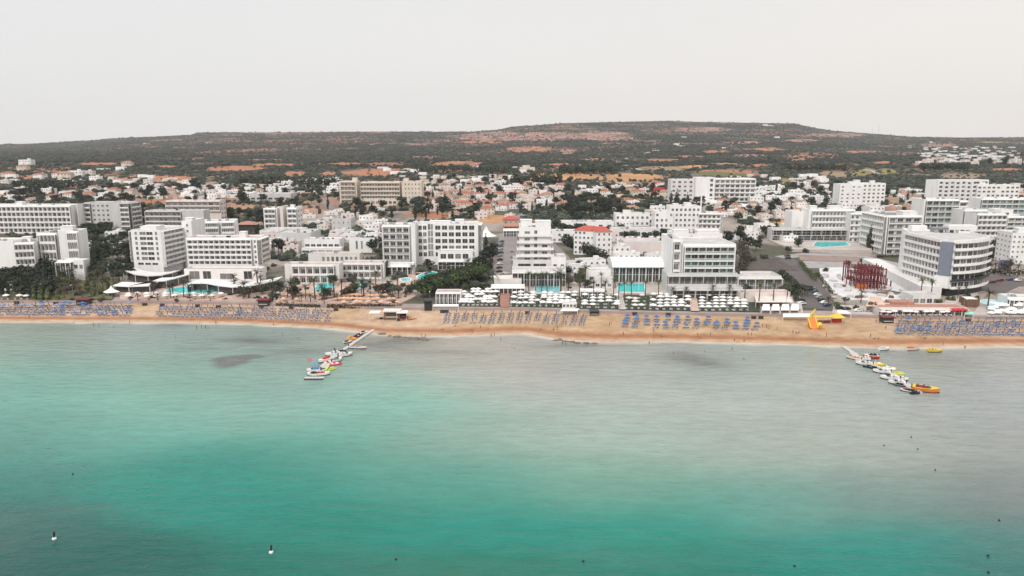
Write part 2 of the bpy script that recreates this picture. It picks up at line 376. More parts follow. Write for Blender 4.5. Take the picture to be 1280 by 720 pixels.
# ------------------------------------------------------------------ sea
def build_sea():
    nu, nv = 420, 330
    us = np.linspace(-1.6, 1.6, nu)
    ys = np.concatenate([np.linspace(-400, 60, 24), np.geomspace(64, 310, nv - 24)])
    U, Y = np.meshgrid(us, ys)
    X = np.where(Y > 150, U * Y, U * (150 + (150 - Y) * 1.2)); Z = np.zeros_like(X)
    S = shoreY(X); dist = S - Y          # metres from the water line: the sea bed falls away with it
    d = Y * cP + CAMZ * sP
    def mix(a, b, t): return a * (1 - t[..., None]) + np.array(b) * t[..., None]
    wob = (fbm(X / 40 + 3, Y / 22 + 8, 4) - .5)
    wob2 = (fbm(X / 110 + 13, Y / 60 + 2, 3) - .5)
    # colour of bed, silt and depth with grey cloud reflection painted in, blended between spots
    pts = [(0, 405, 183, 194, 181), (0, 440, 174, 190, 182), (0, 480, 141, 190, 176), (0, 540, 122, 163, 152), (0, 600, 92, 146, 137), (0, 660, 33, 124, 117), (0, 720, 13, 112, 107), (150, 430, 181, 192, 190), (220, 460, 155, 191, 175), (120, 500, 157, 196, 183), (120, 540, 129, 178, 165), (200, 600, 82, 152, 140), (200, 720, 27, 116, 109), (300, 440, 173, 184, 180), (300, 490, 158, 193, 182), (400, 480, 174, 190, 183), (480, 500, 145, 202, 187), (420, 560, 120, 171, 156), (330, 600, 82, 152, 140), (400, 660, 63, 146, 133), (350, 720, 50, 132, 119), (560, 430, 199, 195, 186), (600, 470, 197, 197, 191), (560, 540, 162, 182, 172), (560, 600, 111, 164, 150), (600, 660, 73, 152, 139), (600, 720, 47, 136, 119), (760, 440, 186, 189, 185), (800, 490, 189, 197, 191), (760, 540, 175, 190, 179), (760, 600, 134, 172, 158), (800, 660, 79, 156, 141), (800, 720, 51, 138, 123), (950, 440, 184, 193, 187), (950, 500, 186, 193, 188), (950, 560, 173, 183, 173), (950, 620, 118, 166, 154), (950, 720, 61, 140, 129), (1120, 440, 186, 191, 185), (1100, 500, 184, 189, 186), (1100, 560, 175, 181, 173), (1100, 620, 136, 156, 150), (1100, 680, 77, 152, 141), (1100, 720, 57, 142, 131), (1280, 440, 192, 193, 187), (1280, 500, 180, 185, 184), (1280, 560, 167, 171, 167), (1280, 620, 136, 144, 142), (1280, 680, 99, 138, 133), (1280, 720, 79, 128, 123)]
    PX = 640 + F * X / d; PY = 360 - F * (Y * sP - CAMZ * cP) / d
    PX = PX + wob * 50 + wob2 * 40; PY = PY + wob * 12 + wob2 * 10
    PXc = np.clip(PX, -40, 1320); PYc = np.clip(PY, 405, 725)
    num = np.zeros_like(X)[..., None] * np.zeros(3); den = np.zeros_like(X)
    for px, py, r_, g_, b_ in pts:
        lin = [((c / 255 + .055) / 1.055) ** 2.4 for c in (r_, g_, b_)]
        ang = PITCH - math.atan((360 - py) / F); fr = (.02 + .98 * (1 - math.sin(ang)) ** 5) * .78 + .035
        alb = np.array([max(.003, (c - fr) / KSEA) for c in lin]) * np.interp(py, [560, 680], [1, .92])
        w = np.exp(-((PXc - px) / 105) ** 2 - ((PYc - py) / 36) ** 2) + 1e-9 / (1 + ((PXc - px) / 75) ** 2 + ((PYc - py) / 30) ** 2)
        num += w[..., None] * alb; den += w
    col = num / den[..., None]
    # thin swash of foam and pale sand at the very edge
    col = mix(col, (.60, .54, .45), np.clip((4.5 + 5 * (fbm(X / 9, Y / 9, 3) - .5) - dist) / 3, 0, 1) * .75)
    # sea-grass and rock beds
    for cx, cy, rx, ry, s in [(285, 452, 40, 8, 1.0), (312, 446, 30, 4, .9), (330, 424, 70, 5, .69), (372, 440, 50, 7, .5), (250, 436, 30, 2, .5), (205, 409, 26, 3, .6), (875, 452, 50, 11, .69), (470, 432, 60, 9, .65), (560, 442, 60, 6, .35), (1150, 450, 90, 10, .28), (860, 445, 30, 5, .4), (60, 412, 60, 4, .25), (730, 432, 60, 4, .65), (1090, 438, 30, 3, .3), (520, 425, 30, 2.5, .5), (40, 640, 130, 50, .25), (640, 700, 300, 24, .2)]:
        x0, y0 = flat(cx, cy, 0); x1, _ = flat(cx + rx, cy, 0); _, y1 = flat(cx, cy - ry, 0)
        q = ((X - x0) / (x1 - x0) + wob * 1.2) ** 2 + ((Y - y0) / (y1 - y0) + wob * 3.2) ** 2
        qq = np.exp(-q * 1.3); qq = np.where(s > .7, np.clip((qq - .42) * 4, 0, 1) * (.6 + .6 * fbm(X / 6, Y / 5, 3)), qq * (.5 + fbm(X / 14, Y / 5, 3)))
        col = mix(col, (.10, .105, .10), np.clip(qq * s, 0, .92))
    v = np.stack([X, Y, Z], -1).reshape(-1, 3); n0, n1 = X.shape
    idx = np.arange(n0 * n1).reshape(n0, n1)
    q = np.stack([idx[:-1, :-1], idx[:-1, 1:], idx[1:, 1:], idx[1:, :-1]], -1).reshape(-1, 4)
    me = bpy.data.meshes.new('sea'); me.vertices.add(len(v)); me.vertices.foreach_set('co', v.ravel())
    me.loops.add(q.size); me.loops.foreach_set('vertex_index', q.ravel().astype(np.int32))
    me.polygons.add(len(q)); me.polygons.foreach_set('loop_start', np.arange(0, q.size, 4, dtype=np.int32)); me.update(calc_edges=True)
    a = me.color_attributes.new('bed_sheen', 'FLOAT_COLOR', 'POINT')
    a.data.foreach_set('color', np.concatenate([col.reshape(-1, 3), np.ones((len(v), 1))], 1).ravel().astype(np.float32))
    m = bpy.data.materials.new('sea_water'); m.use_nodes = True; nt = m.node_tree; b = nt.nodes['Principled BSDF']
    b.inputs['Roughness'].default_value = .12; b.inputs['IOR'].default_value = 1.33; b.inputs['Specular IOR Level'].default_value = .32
    at_ = nt.nodes.new('ShaderNodeAttribute'); at_.attribute_name = 'bed_sheen'
    g = nt.nodes.new('ShaderNodeNewGeometry')
    def noise(sc, mp, det, rot=0):
        mpn = nt.nodes.new('ShaderNodeMapping'); mpn.inputs['Scale'].default_value = mp; mpn.inputs['Rotation'].default_value = (0, 0, rot)
        n = nt.nodes.new('ShaderNodeTexNoise'); n.inputs['Scale'].default_value = sc; n.inputs['Detail'].default_value = det
        nt.links.new(g.outputs['Position'], mpn.inputs[0]); nt.links.new(mpn.outputs[0], n.inputs['Vector']); return n
    n1 = noise(.35, (.45, 1.2, 1), 5, .25); n2 = noise(1.3, (.6, 1.2, 1), 4, -.3); n3 = noise(.05, (.5, 1.6, 1), 4, .12)
    ad = nt.nodes.new('ShaderNodeMath'); ad.operation = 'MULTIPLY_ADD'; ad.inputs[1].default_value = .35
    nt.links.new(n2.outputs['Fac'], ad.inputs[0]); nt.links.new(n1.outputs['Fac'], ad.inputs[2])
    bp = nt.nodes.new('ShaderNodeBump'); bp.inputs['Strength'].default_value = .7; bp.inputs['Distance'].default_value = .7
    nt.links.new(ad.outputs[0], bp.inputs['Height']); nt.links.new(bp.outputs[0], b.inputs['Normal'])
    mr = nt.nodes.new('ShaderNodeMapRange'); mr.inputs['From Min'].default_value = .3; mr.inputs['From Max'].default_value = .7; mr.inputs['To Min'].default_value = .94; mr.inputs['To Max'].default_value = 1.05
    nt.links.new(n3.outputs['Fac'], mr.inputs[0])
    mx = nt.nodes.new('ShaderNodeVectorMath'); mx.operation = 'SCALE'
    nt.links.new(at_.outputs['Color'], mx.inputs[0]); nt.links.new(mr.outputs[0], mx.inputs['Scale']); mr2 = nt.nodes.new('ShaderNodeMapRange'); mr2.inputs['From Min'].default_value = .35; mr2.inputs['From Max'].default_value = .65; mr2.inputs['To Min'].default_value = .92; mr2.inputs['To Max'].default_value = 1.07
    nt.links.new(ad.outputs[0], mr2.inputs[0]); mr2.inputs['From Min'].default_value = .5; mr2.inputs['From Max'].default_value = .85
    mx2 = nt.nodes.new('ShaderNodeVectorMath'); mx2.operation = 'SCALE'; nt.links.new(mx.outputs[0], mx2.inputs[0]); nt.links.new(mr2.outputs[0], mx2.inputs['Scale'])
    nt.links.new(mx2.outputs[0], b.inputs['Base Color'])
    me.materials.append(m)
    o = obj('sea', me); o['kind'] = 'structure'
build_sea()

# ------------------------------------------------------------------ draped strips: roads, paths, terraces
LAYER = [0]
def drape(name, pts, widths, m, lift=.12, seg=4.0, kerb=0):
    """a sheet following the ground along a polyline of ground points"""
    P = [Vector((p.x, p.y, 0)) for p in pts]; out = []
    for i in range(len(P) - 1):
        n = max(1, int((P[i + 1] - P[i]).length / seg))
        for k in range(n): out.append((P[i].lerp(P[i + 1], k / n), widths[i] + (widths[i + 1] - widths[i]) * k / n))
    out.append((P[-1], widths[-1]))
    LAYER[0] += 1; lift += .006 * LAYER[0]
    mb = MB(); N = 5
    for i, (p, w) in enumerate(out):
        a = out[max(i - 1, 0)][0]; b = out[min(i + 1, len(out) - 1)][0]; d = (b - a).normalized(); n = Vector((-d.y, d.x, 0))
        for k in range(N):
            q = p + n * w * (k / (N - 1) - .5)
            z = h(q.x, q.y) if kerb == 0 else max(h(p.x, p.y), h(q.x, q.y))
            mb.v.append((q.x, q.y, z + lift))
    for i in range(len(out) - 1):
        for k in range(N - 1):
            a = i * N + k; mb.f.append((a + 1, a, a + N, a + N + 1)); mb.m.append(0)
    # skirts
    for s in (0, N - 1):
        o = len(mb.v)
        for i in range(len(out)):
            x, y, z = mb.v[i * N + s]; mb.v.append((x, y, z - lift - 1.0))
        for i in range(len(out) - 1):
            mb.f.append((i * N + s, (i + 1) * N + s, o + i + 1, o + i)); mb.m.append(0)
    o = mb.build(name, m); o['kind'] = 'structure'; return o
def pad(name, pix, m, lift=.15, z=None):
    """a terrace slab with a flat top over a polygon of photo pixels"""
    ps = [at(*p) for p in pix]
    LAYER[0] += 1
    zt = (max(p.z for p in ps) if z is None else z) + lift + .006 * LAYER[0]
    zb = min(p.z for p in ps) - 2
    poly = [(p.x, p.y) for p in ps]
    ar = sum(poly[i][0] * poly[(i + 1) % len(poly)][1] - poly[(i + 1) % len(poly)][0] * poly[i][1] for i in range(len(poly)))
    if ar < 0: poly.reverse()
    mb = MB(); mb.prism(poly, zb, zt)
    o = mb.build(name, m); o['kind'] = 'structure'; return zt

import bmesh
def patch(name, pix, m, lift=.2):
    """a paved sheet that follows the ground over a polygon"""
    ps = [at(*p) for p in pix]; LAYER[0] += 1; lift += .006 * LAYER[0]
    bm = bmesh.new(); vs = [bm.verts.new((p.x, p.y, 0)) for p in ps]; bm.faces.new(vs)
    bmesh.ops.triangulate(bm, faces=bm.faces[:])
    for _ in range(5):
        es = [e for e in bm.edges if e.calc_length() > 5]
        if es: bmesh.ops.subdivide_edges(bm, edges=es, cuts=1, use_grid_fill=False); bmesh.ops.triangulate(bm, faces=bm.faces[:])
    for v in bm.verts: v.co.z = h(v.co.x, v.co.y) + lift
    for f in bm.faces: f.normal_update()
    if sum(f.normal.z for f in bm.faces) < 0: bmesh.ops.reverse_faces(bm, faces=bm.faces[:])
    r = bmesh.ops.extrude_face_region(bm, geom=[e for e in bm.edges if e.is_boundary])
    for v in [g for g in r['geom'] if isinstance(g, bmesh.types.BMVert)]: v.co.z -= lift + 1
    me = bpy.data.meshes.new(name); bm.to_mesh(me); bm.free(); me.materials.append(m)
    o = obj(name, me); o['kind'] = 'structure'; return o
# beach promenade: mauve paving behind a low wall
px_ = list(range(-200, 1500, 20))
def prom_pt(px, off):
    v = ray(px, 390); x = v.x / v.y * 300
    for _ in range(6):
        y = float(promY(x)) + off; x = v.x / v.y * y
    return Vector((x, float(promY(x)) + off, 0))
def strip_along(name, o0, o1, z0, z1, m, x0=-220, x1=1500, kind='structure', step=12):
    mb = MB(); A = [prom_pt(p, o0) for p in range(x0, x1 + 1, step)]; B = [prom_pt(p, o1) for p in range(x0, x1 + 1, step)]
    n = len(A)
    for q in A: mb.v.append((q.x, q.y, z0))
    for q in A: mb.v.append((q.x, q.y, z1))
    for q in B: mb.v.append((q.x, q.y, z1))
    for q in B: mb.v.append((q.x, q.y, z0))
    for i in range(n - 1):
        for k in range(3): mb.f.append((k * n + i, k * n + i + 1, (k + 1) * n + i + 1, (k + 1) * n + i)); mb.m.append(0)
    for e in (0, n - 1): mb.f.append((e, n + e, 2 * n + e, 3 * n + e)); mb.m.append(0)
    o = mb.build(name, m); 
    if kind: o['kind'] = kind
    return o
PROM = mat('mauve_promenade_paving', (.36, .29, .275), .9, .12, .15)
STONE = mat('pinkish_stone_wall', (.42, .31, .26), .9, .2, .5)
strip_along('promenade', -.2, 7.5, .5, 2.95, PROM)
# ------------------------------------------------------------------ building kit
MC = {}
def win_mesh(w, hh, glass, frame, bars=1):
    k = ('win', round(w, 2), round(hh, 2), glass.name, frame.name, bars)
    if k not in MC:
        mb = MB(); mb.box(-w / 2 + .06, w / 2 - .06, -.03, .05, .06, hh - .06, 0)
        for a, b in ((-w / 2, -w / 2 + .1), (w / 2 - .1, w / 2)): mb.box(a, b, -.08, .04, 0, hh, 1)
        for a, b in ((0, .1), (hh - .1, hh)): mb.box(-w / 2 + .1, w / 2 - .1, -.08, .04, a, b, 1)
        for i in range(bars):
            x = -w / 2 + w * (i + 1) / (bars + 1); mb.box(x - .04, x + .04, -.075, .04, .1, hh - .1, 1)
        MC[k] = mb.mesh('window', [glass, frame])
    return MC[k]
def balc_mesh(L, bays, r, fh, para, wall, div, slab, ph, rail):
    k = ('balc', round(L, 2), bays, r, round(fh, 2), para.name, wall.name, div, slab, ph, rail)
    if k not in MC:
        mb = MB(); mb.box(0, L, -r, -.01, -slab, .1, 0)
        if ph > 0:
            if rail:
                mb.box(0, L, -r + .02, -r + .08, .18, ph, 1); mb.box(0, L, -r, -r + .1, ph, ph + .07, 0)
            else: mb.box(0, L, -r - .02, -r + .12, .1, ph, 1)
        if div > 0:
            for i in range(bays + 1):
                x = min(max(L * i / bays, div / 2), L - div / 2); mb.box(x - div / 2, x + div / 2, -r + .16, -.012, .1, fh - slab - .02, 0)
        MC[k] = mb.mesh('balcony', [wall, para])
    return MC[k]
GLASSMIX = {'shade': [GM, GM, GC], 'dark': [GD, GD, GM, GM, GM, GC], 'mid': [GD, GM, GM, GC, GC], 'teal': [GT, GT, GT, GM, GC], 'light': [GM, GC, GC]}
def face(root, o, th, L, z0, fh, nf, s, wall):
    """windows and balconies on one face: o = face start in root space, th = heading, L = length"""
    x0 = s.get('x0', 0) * L; x1 = s.get('x1', 1) * L; l = x1 - x0
    ux = Vector((math.cos(th), math.sin(th), 0)); on = Vector((math.sin(th), -math.cos(th), 0))
    bays = s.get('bays') or max(1, round(l / s.get('bw', 3.6)))
    f0, f1 = s.get('f0', 0), s.get('f1', nf)
    st = s['style']; gl = GLASSMIX[s.get('glass', 'dark')]; fr = s.get('frame', W)
    rr = random.Random(hash((round(L, 1), bays, nf)) & 0xffff)
    for f in range(f0, f1):
        z = z0 + f * fh
        if st in ('balc', 'win'):
            bw = l / bays
            ww = bw * s.get('ww', .72 if st == 'balc' else .45); hh = fh * s.get('hh', .68 if st == 'balc' else .45)
            zb = z + (.12 if st == 'balc' else fh * .28)
            for b in range(bays):
                if rr.random() < s.get('skip', 0): continue
                c = o + ux * (x0 + bw * (b + .5)) + on * .02
                obj('window', win_mesh(ww, hh, rr.choice(gl), fr), root, (c.x, c.y, zb), th)
        if st == 'balc' and f >= s.get('b0', 0):
            c = o + ux * x0 + on * 0.0
            obj('balcony', balc_mesh(l, bays, s.get('r', 1.5), fh, s.get('para', W), s.get('bwall', wall), s.get('div', .15), s.get('slab', .22), s.get('ph', 1.0), s.get('rail', False)), root, (c.x, c.y, z), th)
    if st == 'balc' and s.get('cap', True):
        mb = MB(); mb.box(0, l, -s.get('r', 1.5), -.01, -s.get('slab', .22), .12); 
        # end fins
        fw = s.get('fin', .3)
        if fw:
            for a in (0, l - fw): mb.box(a, a + fw, -s.get('r', 1.5) - .05, -.011, -(f1 - f0) * fh, -s.get('slab', .22) - .003)
        c = o + ux * x0
        mb.build('balcony_frame', [s.get('bwall', wall)], root, (c.x, c.y, z0 + f1 * fh), th)
    if st == 'colon':  # open ground storey: dark glass set behind columns
        hh = fh * (f1 - f0); mb = MB(); c = o + ux * x0 + on * .03; z = z0 + f0 * fh
        mb.box(0, l, -.05, 0, .1, hh - .3); mb.build('shopfront_glass', [rr.choice(gl) if s.get('glass') else GM], root, (c.x, c.y, z), th)
        mb = MB(); nb = bays * 2; mb.box(0, l, -.1, -.055, hh * .48, hh * .48 + .14)
        for i in range(nb + 1): x = min(max(l * i / nb, .08), l - .08); mb.box(x - .08, x + .08, -.16, -.105, .1, hh - .37)
        mb.build('window_frame', [W], root, (c.x, c.y, z), th)
        r = s.get('r', 2.5)
        mb = MB(); mb.box(0, l, -r, -.06, hh - .35, hh); mb.build('canopy', [s.get('cmat', wall)], root, (c.x, c.y, z), th)
        for i in range(bays + 1):
            x = min(max(l * i / bays, .2), l - .2); mb = MB(); mb.box(-.16, .16, -.16, .16, -1.2, hh - .36)
            q = c + ux * x + on * (r - .3); mb.build('column', [wall], root, (q.x, q.y, z), th)
def roof_on(root, o, th, w, d, z, wall, deck, para=.9, clutter=3, rr=None, tower=None):
    mb = MB(); t = .25
    mb.box(t, w - t, t, d - t, 0, .06, 1)
    for (a, b, c, e) in ((0, w, 0, t), (0, w, d - t, d), (0, t, t, d - t), (w - t, w, t, d - t)): mb.box(a, b, c, e, 0, para, 0)
    rf = mb.build('roof', [wall, deck], root, (o.x, o.y, z), th)
    rr = rr or R
    if tower:
        for (fx, fy, tw, td, thh) in tower:
            mb = MB(); x = fx * w; y = fy * d; mb.box(x, x + tw, y, y + td, .07, thh, 0); mb.box(x - .2, x + tw + .2, y - .2, y + td + .2, thh, thh + .25, 0)
            mb.build('stair_tower', [wall], rf)
    for i in range(clutter):
        x = rr.uniform(.1, .85) * w; y = rr.uniform(.15, .8) * d; mb = MB()
        s = rr.uniform(.6, 1.4); mb.box(x, x + 1.6 * s, y, y + 1.0 * s, .07, .07 + 1.2 * s, 0)
        if rr.random() < .6: mb.build('air_conditioner', [rr.choice([GRP, MT, DK, W2])], rf)
        else:
            mb2 = MB(); mb2.v += [(x, y, .3), (x + 2.2, y, .3), (x + 2.2, y + 1.3, 1.3), (x, y + 1.3, 1.3), (x, y + .08, .25), (x + 2.2, y + .08, .25), (x + 2.2, y + 1.38, 1.25), (x, y + 1.38, 1.25)]
            mb2.f += [(0, 1, 2, 3), (7, 6, 5, 4), (0, 4, 5, 1), (1, 5, 6, 2), (2, 6, 7, 3), (3, 7, 4, 0)]; mb2.m += [0] * 6
            mb2.build('solar_panel', [GRP], rf)
    return rf
def hit(A, px, ang):
    v = ray(px, 360); k = v.x / v.y; c, s = math.cos(ang), math.sin(ang)
    return (k * A.y - A.x) / (c - k * s)
def start(name, label, cat, pt, group=None):
    r = empty(name, (pt.x, pt.y, pt.z)); tag(r, label, cat, group); r['_px'] = 0; del r['_px']
    return r
def blk(root, A, Bpx, top, depth, nf, ang=0, front=None, right=None, left=None, wall=W, deck=RD, back=0, base=0, para=.9, clutter=3, tower=None, roof=True, gf=0, world=None):
    """one rectangular wing. A: photo pixel of its front left foot, Bpx: column of the front right corner, top: pixel row of
    the parapet over A, depth in metres, nf storeys, gf = height share of a plain ground storey"""
    a = math.radians(ang)
    Aw = at(*A) if world is None else world
    if base: Aw = Vector((Aw.x, Aw.y, Aw.z + base))
    w = abs(hit(Aw, Bpx, a)); Ht = zat(Aw, top) - Aw.z - para
    o = Aw - Vector(root.location) if root is not None else Vector((0, 0, 0))
    if back: o = o + Vector((-math.sin(a), math.cos(a), 0)) * back; Aw = Aw + Vector((-math.sin(a), math.cos(a), 0)) * back
    g = gf; fh = (Ht - g) / nf; z0 = o.z + g
    mb = MB(); mb.box(0, w, 0, depth, -6 if not base else 0, Ht, 0)
    mb.build('wall', [wall], root, (o.x, o.y, o.z), a)
    ux = Vector((math.cos(a), math.sin(a), 0)); uy = Vector((-math.sin(a), math.cos(a), 0))
    for s in (front or []): face(root, o, a, w, z0, fh, nf, s, wall)
    for s in (right or []): face(root, o + ux * w, a + math.pi / 2, depth, z0, fh, nf, s, wall)
    for s in (left or []): face(root, o + uy * depth, a - math.pi / 2, depth, z0, fh, nf, s, wall)
    if roof: roof_on(root, o, a, w, depth, o.z + Ht, wall, deck, para, clutter, random.Random(int(A[0] * 7 + A[1])), tower)
    ORECT.append((Aw.x, Aw.y, math.cos(a), math.sin(a), w, depth))
    return dict(A=Aw, w=w, d=depth, H=Ht, fh=fh, o=o, ux=ux, uy=uy, a=a, z=Aw.z)
def B_(**k): d = dict(style='balc'); d.update(k); return d
def N_(**k): d = dict(style='win'); d.update(k); return d
def K_(**k): d = dict(style='colon'); d.update(k); return d
def canopy(root, pts, z, t, m, name='canopy', legs=True, legm=None):
    """flat canopy: pts in root space"""
    ar = sum(pts[i][0] * pts[(i + 1) % len(pts)][1] - pts[(i + 1) % len(pts)][0] * pts[i][1] for i in range(len(pts)))
    if ar < 0: pts = pts[::-1]
    mb = MB(); mb.prism(pts, 0, t); c = mb.build(name, [m], root, (0, 0, z))
    if legs:
        for x, y in pts: 
            mb = MB(); mb.box(x - .12, x + .12, y - .12, y + .12, -z - 1.2, -.003); mb.build('post', [legm or W], c)
    return c
BUILDINGS = []
LAND = []   # landmarks for telling look-alikes apart: (px, py, phrase)
def lm(px, py, phrase): LAND.append((px, py, phrase))
# ------------------------------------------------------------------ the hotels, one thing each
def hotel(label, A, cat='hotel', name='hotel'):
    p = at(*A); return start(name, label, cat, p)
grid = dict(div=.55, slab=.5, ph=0.0, r=1.6, fin=.6)
# far left long hotel
r = hotel('long white five storey hotel with a regular grid of dark windows, cut by the edge', (-60, 291))
blk(r, (-60, 291), 100, 256.5, 16, 5, front=[B_(bays=27, ww=.72, **{**grid, 'ph': .8})], clutter=8, tower=[(.52, .3, 5, 5, 3)])
blk(r, (100, 291), 108.5, 255, 16, 5, front=[], clutter=0, back=-.6)
lm(50, 270, 'the long grid hotel')
# grey hotel next to it
r = hotel('grey white slab hotel with a blank grey end panel beside the long grid-fronted hotel', (109, 289))
blk(r, (109, 289), 172, 253, 15, 6, front=[B_(x1=.14, bays=1, div=.2), N_(x0=.15, x1=.56, bays=4, ww=.5, hh=.5, glass='mid'), B_(x0=.80, x1=1, bays=2, glass='light')], right=[B_(bays=3)], wall=GW, clutter=5)
# pinkish back hotel
r = hotel('pale pinkish hotel of stepped blocks behind the white tower hotel', (184, 290), )
blk(r, (184, 290), 262, 263, 12, 4, front=[B_(x1=.62, bays=8, glass='light', para=PK)], wall=GW, clutter=4)
blk(r, (200, 284), 275, 252, 12, 5, back=14, front=[B_(f0=3, bays=9, glass='light', para=PK)], right=[N_(bays=2)], wall=PK, deck=RDR, clutter=5)
lm(240, 262, 'the pinkish stepped hotel')
# white tower hotel
r = hotel('big white hotel with seven storey tower, long grid wing and curved terrace canopies', (169, 343))
T = blk(r, (169, 344), 207, 287, 24, 7, ang=-5, gf=5, front=[N_(x0=.08, x1=.24, bays=1, ww=.55, hh=.68, f0=1), N_(x0=.28, x1=.74, bays=2, ww=.94, hh=.66, glass='mid', f0=1), N_(x0=.77, x1=.93, bays=1, ww=.5, hh=.68, glass='dark', f0=1), N_(x0=.12, x1=.85, bays=3, ww=.8, hh=.5, f0=0, f1=1)],
        right=[B_(bays=6, r=1.8, glass='mid', f0=0)], left=[B_(bays=5, f0=1)], clutter=2, tower=[(.2, .15, 9, 8, 2.2)])
blk(r, (232, 336), 246, 276, 18, 8, wall=W, front=[N_(bays=1, f0=6, x0=.3, x1=.8)], clutter=1, tower=[(.1, .2, 4, 5, 2)])
blk(r, (243, 326), 300, 277, 14, 7, ang=14, front=[B_(bays=14, x0=.03, x1=.62, r=1.8, glass='light', slab=.3), B_(bays=7, x0=.68, x1=.98, r=1.8, glass='mid', slab=.3)], clutter=5)
G4 = blk(r, (236, 346), 325, 297, 13, 5, gf=6.5, front=[B_(bays=12, x0=.03, x1=.93, ww=.66, hh=.66, div=.35, slab=.35, ph=.75, r=1.7), N_(bays=1, x0=.94, x1=1, ww=.5, hh=.6)], right=[B_(bays=2, r=2.4, para=CR2, slab=.35)], wall=W, clutter=3, deck=RDR, tower=[(.72, .3, 3.5, 3.5, 3.4)])
blk(r, (236, 351), 330, 334.5, 9, 1, back=-4.5, front=[N_(x0=.05, x1=.22, bays=1, ww=.8, hh=.7, glass='mid'), N_(x0=.24, x1=.36, bays=1, ww=.9, hh=.7), N_(x0=.46, x1=.66, bays=1, ww=.9, hh=.5, glass='mid'), N_(x0=.76, x1=.92, bays=1, ww=.7, hh=.7)], clutter=0, deck=PAVE)
def curve_canopy(root, pix, z_lift, depth, m, t=.5, nm='terrace_canopy', back=None):
    f = [at(*p, lift=z_lift) for p in pix]; base = Vector(root.location)
    z = max(q.z for q in f) + z_lift - base.z
    front = [(q.x - base.x, q.y - base.y) for q in f]
    bk = [(x, y + depth) for x, y in front[::-1]]
    poly = front + bk; mb = MB(); mb.prism(poly, 0, t); c = mb.build(nm, [m], root, (0, 0, z - t))
    mb = MB()
    for x, y in front[::1]: mb.tube((x, y + .6, -z - 1), (x, y + .6, 0), .14, .14, 6)
    mb.build('column', [W], c)
    g = MB(); fr = [(x, y + 2.5) for x, y in front]; g.prism(fr + [(x, y + 3.0) for x, y in fr[::-1]], -z + t, -.01, 0); g.build('shaded_glass_front', [GM], c)
curve_canopy(r, [(156, 338), (168, 343), (184, 345), (202, 344), (215, 341)], 5.5, 10, W2)
curve_canopy(r, [(190, 352), (207, 351), (222, 347), (235, 343)], 4.5, 9, W)
curve_canopy(r, [(141, 357), (160, 358), (186, 357), (190, 352)], 4.2, 9, CW)
curve_canopy(r, [(231, 357), (240, 354), (258, 354), (272, 357), (290, 359), (310, 358), (330, 354), (345, 350)], 4.6, 11, W)
lm(200, 320, 'the white tower hotel')
# left cluster
r = hotel('white hotel with blank gable and slanting balconies above dark trees at the picture edge', (-30, 345))
blk(r, (-30, 350), 24, 301, 14, 5, front=[N_(bays=8, ww=.4, hh=.4, x1=.62, f0=1), ], wall=W, clutter=4)
blk(r, (24, 350), 50, 303, 16, 5, ang=16, front=[B_(bays=5, f0=1, r=1.7, slab=.35)], wall=W, clutter=5, tower=[(.1, .5, 4, 4, 2.5)])
lm(20, 320, 'the blank gabled hotel')
r = hotel('white five storey hotel with stacked balconies and stepped terraces rising from dark trees', (50, 345))
blk(r, (52, 346), 79, 291, 15, 5, front=[N_(bays=1, x1=.15, ww=.6, hh=.6, f0=2), B_(bays=4, x0=.2, x1=.98, f0=2, slab=.4), K_(x0=.2, bays=3, f0=0, f1=1), K_(x0=.2, bays=3, f0=1, f1=2)], wall=W, clutter=3)
blk(r, (79, 346), 106, 289, 13, 5, ang=12, front=[B_(bays=5, x0=.45, x1=.97, f0=2, slab=.4, r=1.7)], wall=W, clutter=3, tower=[(.05, .2, 6, 5, 3)])
blk(r, (79, 350), 112, 324, 6, 2, back=-3, front=[K_(bays=3, f0=0, x1=.6), N_(f0=1, bays=5, glass='dark', ww=.7)], clutter=0, wall=W, deck=RD)
lm(80, 320, 'the terraced tree hotel')
# small white pair
r = hotel('small white five storey apartment pair with pink gable strip beyond the tower hotel', (331, 291), 'apartment block', 'apartment_block')
blk(r, (331, 292), 352, 260, 14, 5, front=[B_(bays=3, x0=.1, x1=.9, glass='mid')], clutter=3)
blk(r, (352, 292), 360, 258, 14, 5, back=-.8, clutter=0, wall=PK)
blk(r, (360, 292), 377, 259.5, 14, 5, front=[B_(bays=2, x0=.08, x1=.95, glass='dark', slab=.3)], right=[N_(bays=2)], clutter=3, tower=[(.2, .3, 3, 3, 2.5)])
lm(352, 275, 'the small white apartment pair')
# cream hotel
r = hotel('long cream coloured hotel with central striped balconies in front of the hills', (425, 254))
blk(r, (425, 255), 451, 226.5, 16, 5, front=[B_(bays=4, glass='light', para=CR2, x0=.1, x1=.9)], wall=CR, clutter=2, tower=[(.7, .3, 5, 5, 4)])
blk(r, (451, 255), 503, 227.5, 16, 5, back=3, front=[B_(bays=14, glass='mid', para=CR2, slab=.5, div=.2)], wall=CR, clutter=3)
blk(r, (503, 255), 530, 226.5, 16, 5, front=[N_(bays=5, ww=.4, hh=.45, x0=.1, x1=.95, glass='mid')], wall=CR, clutter=2, tower=[(.05, .3, 5, 5, 3.5)])
blk(r, (455, 256), 506, 248, 8, 1, back=-8, front=[N_(bays=9, ww=.7, hh=.5, glass='light')], wall=CR2, clutter=0)
lm(478, 240, 'the cream hotel')
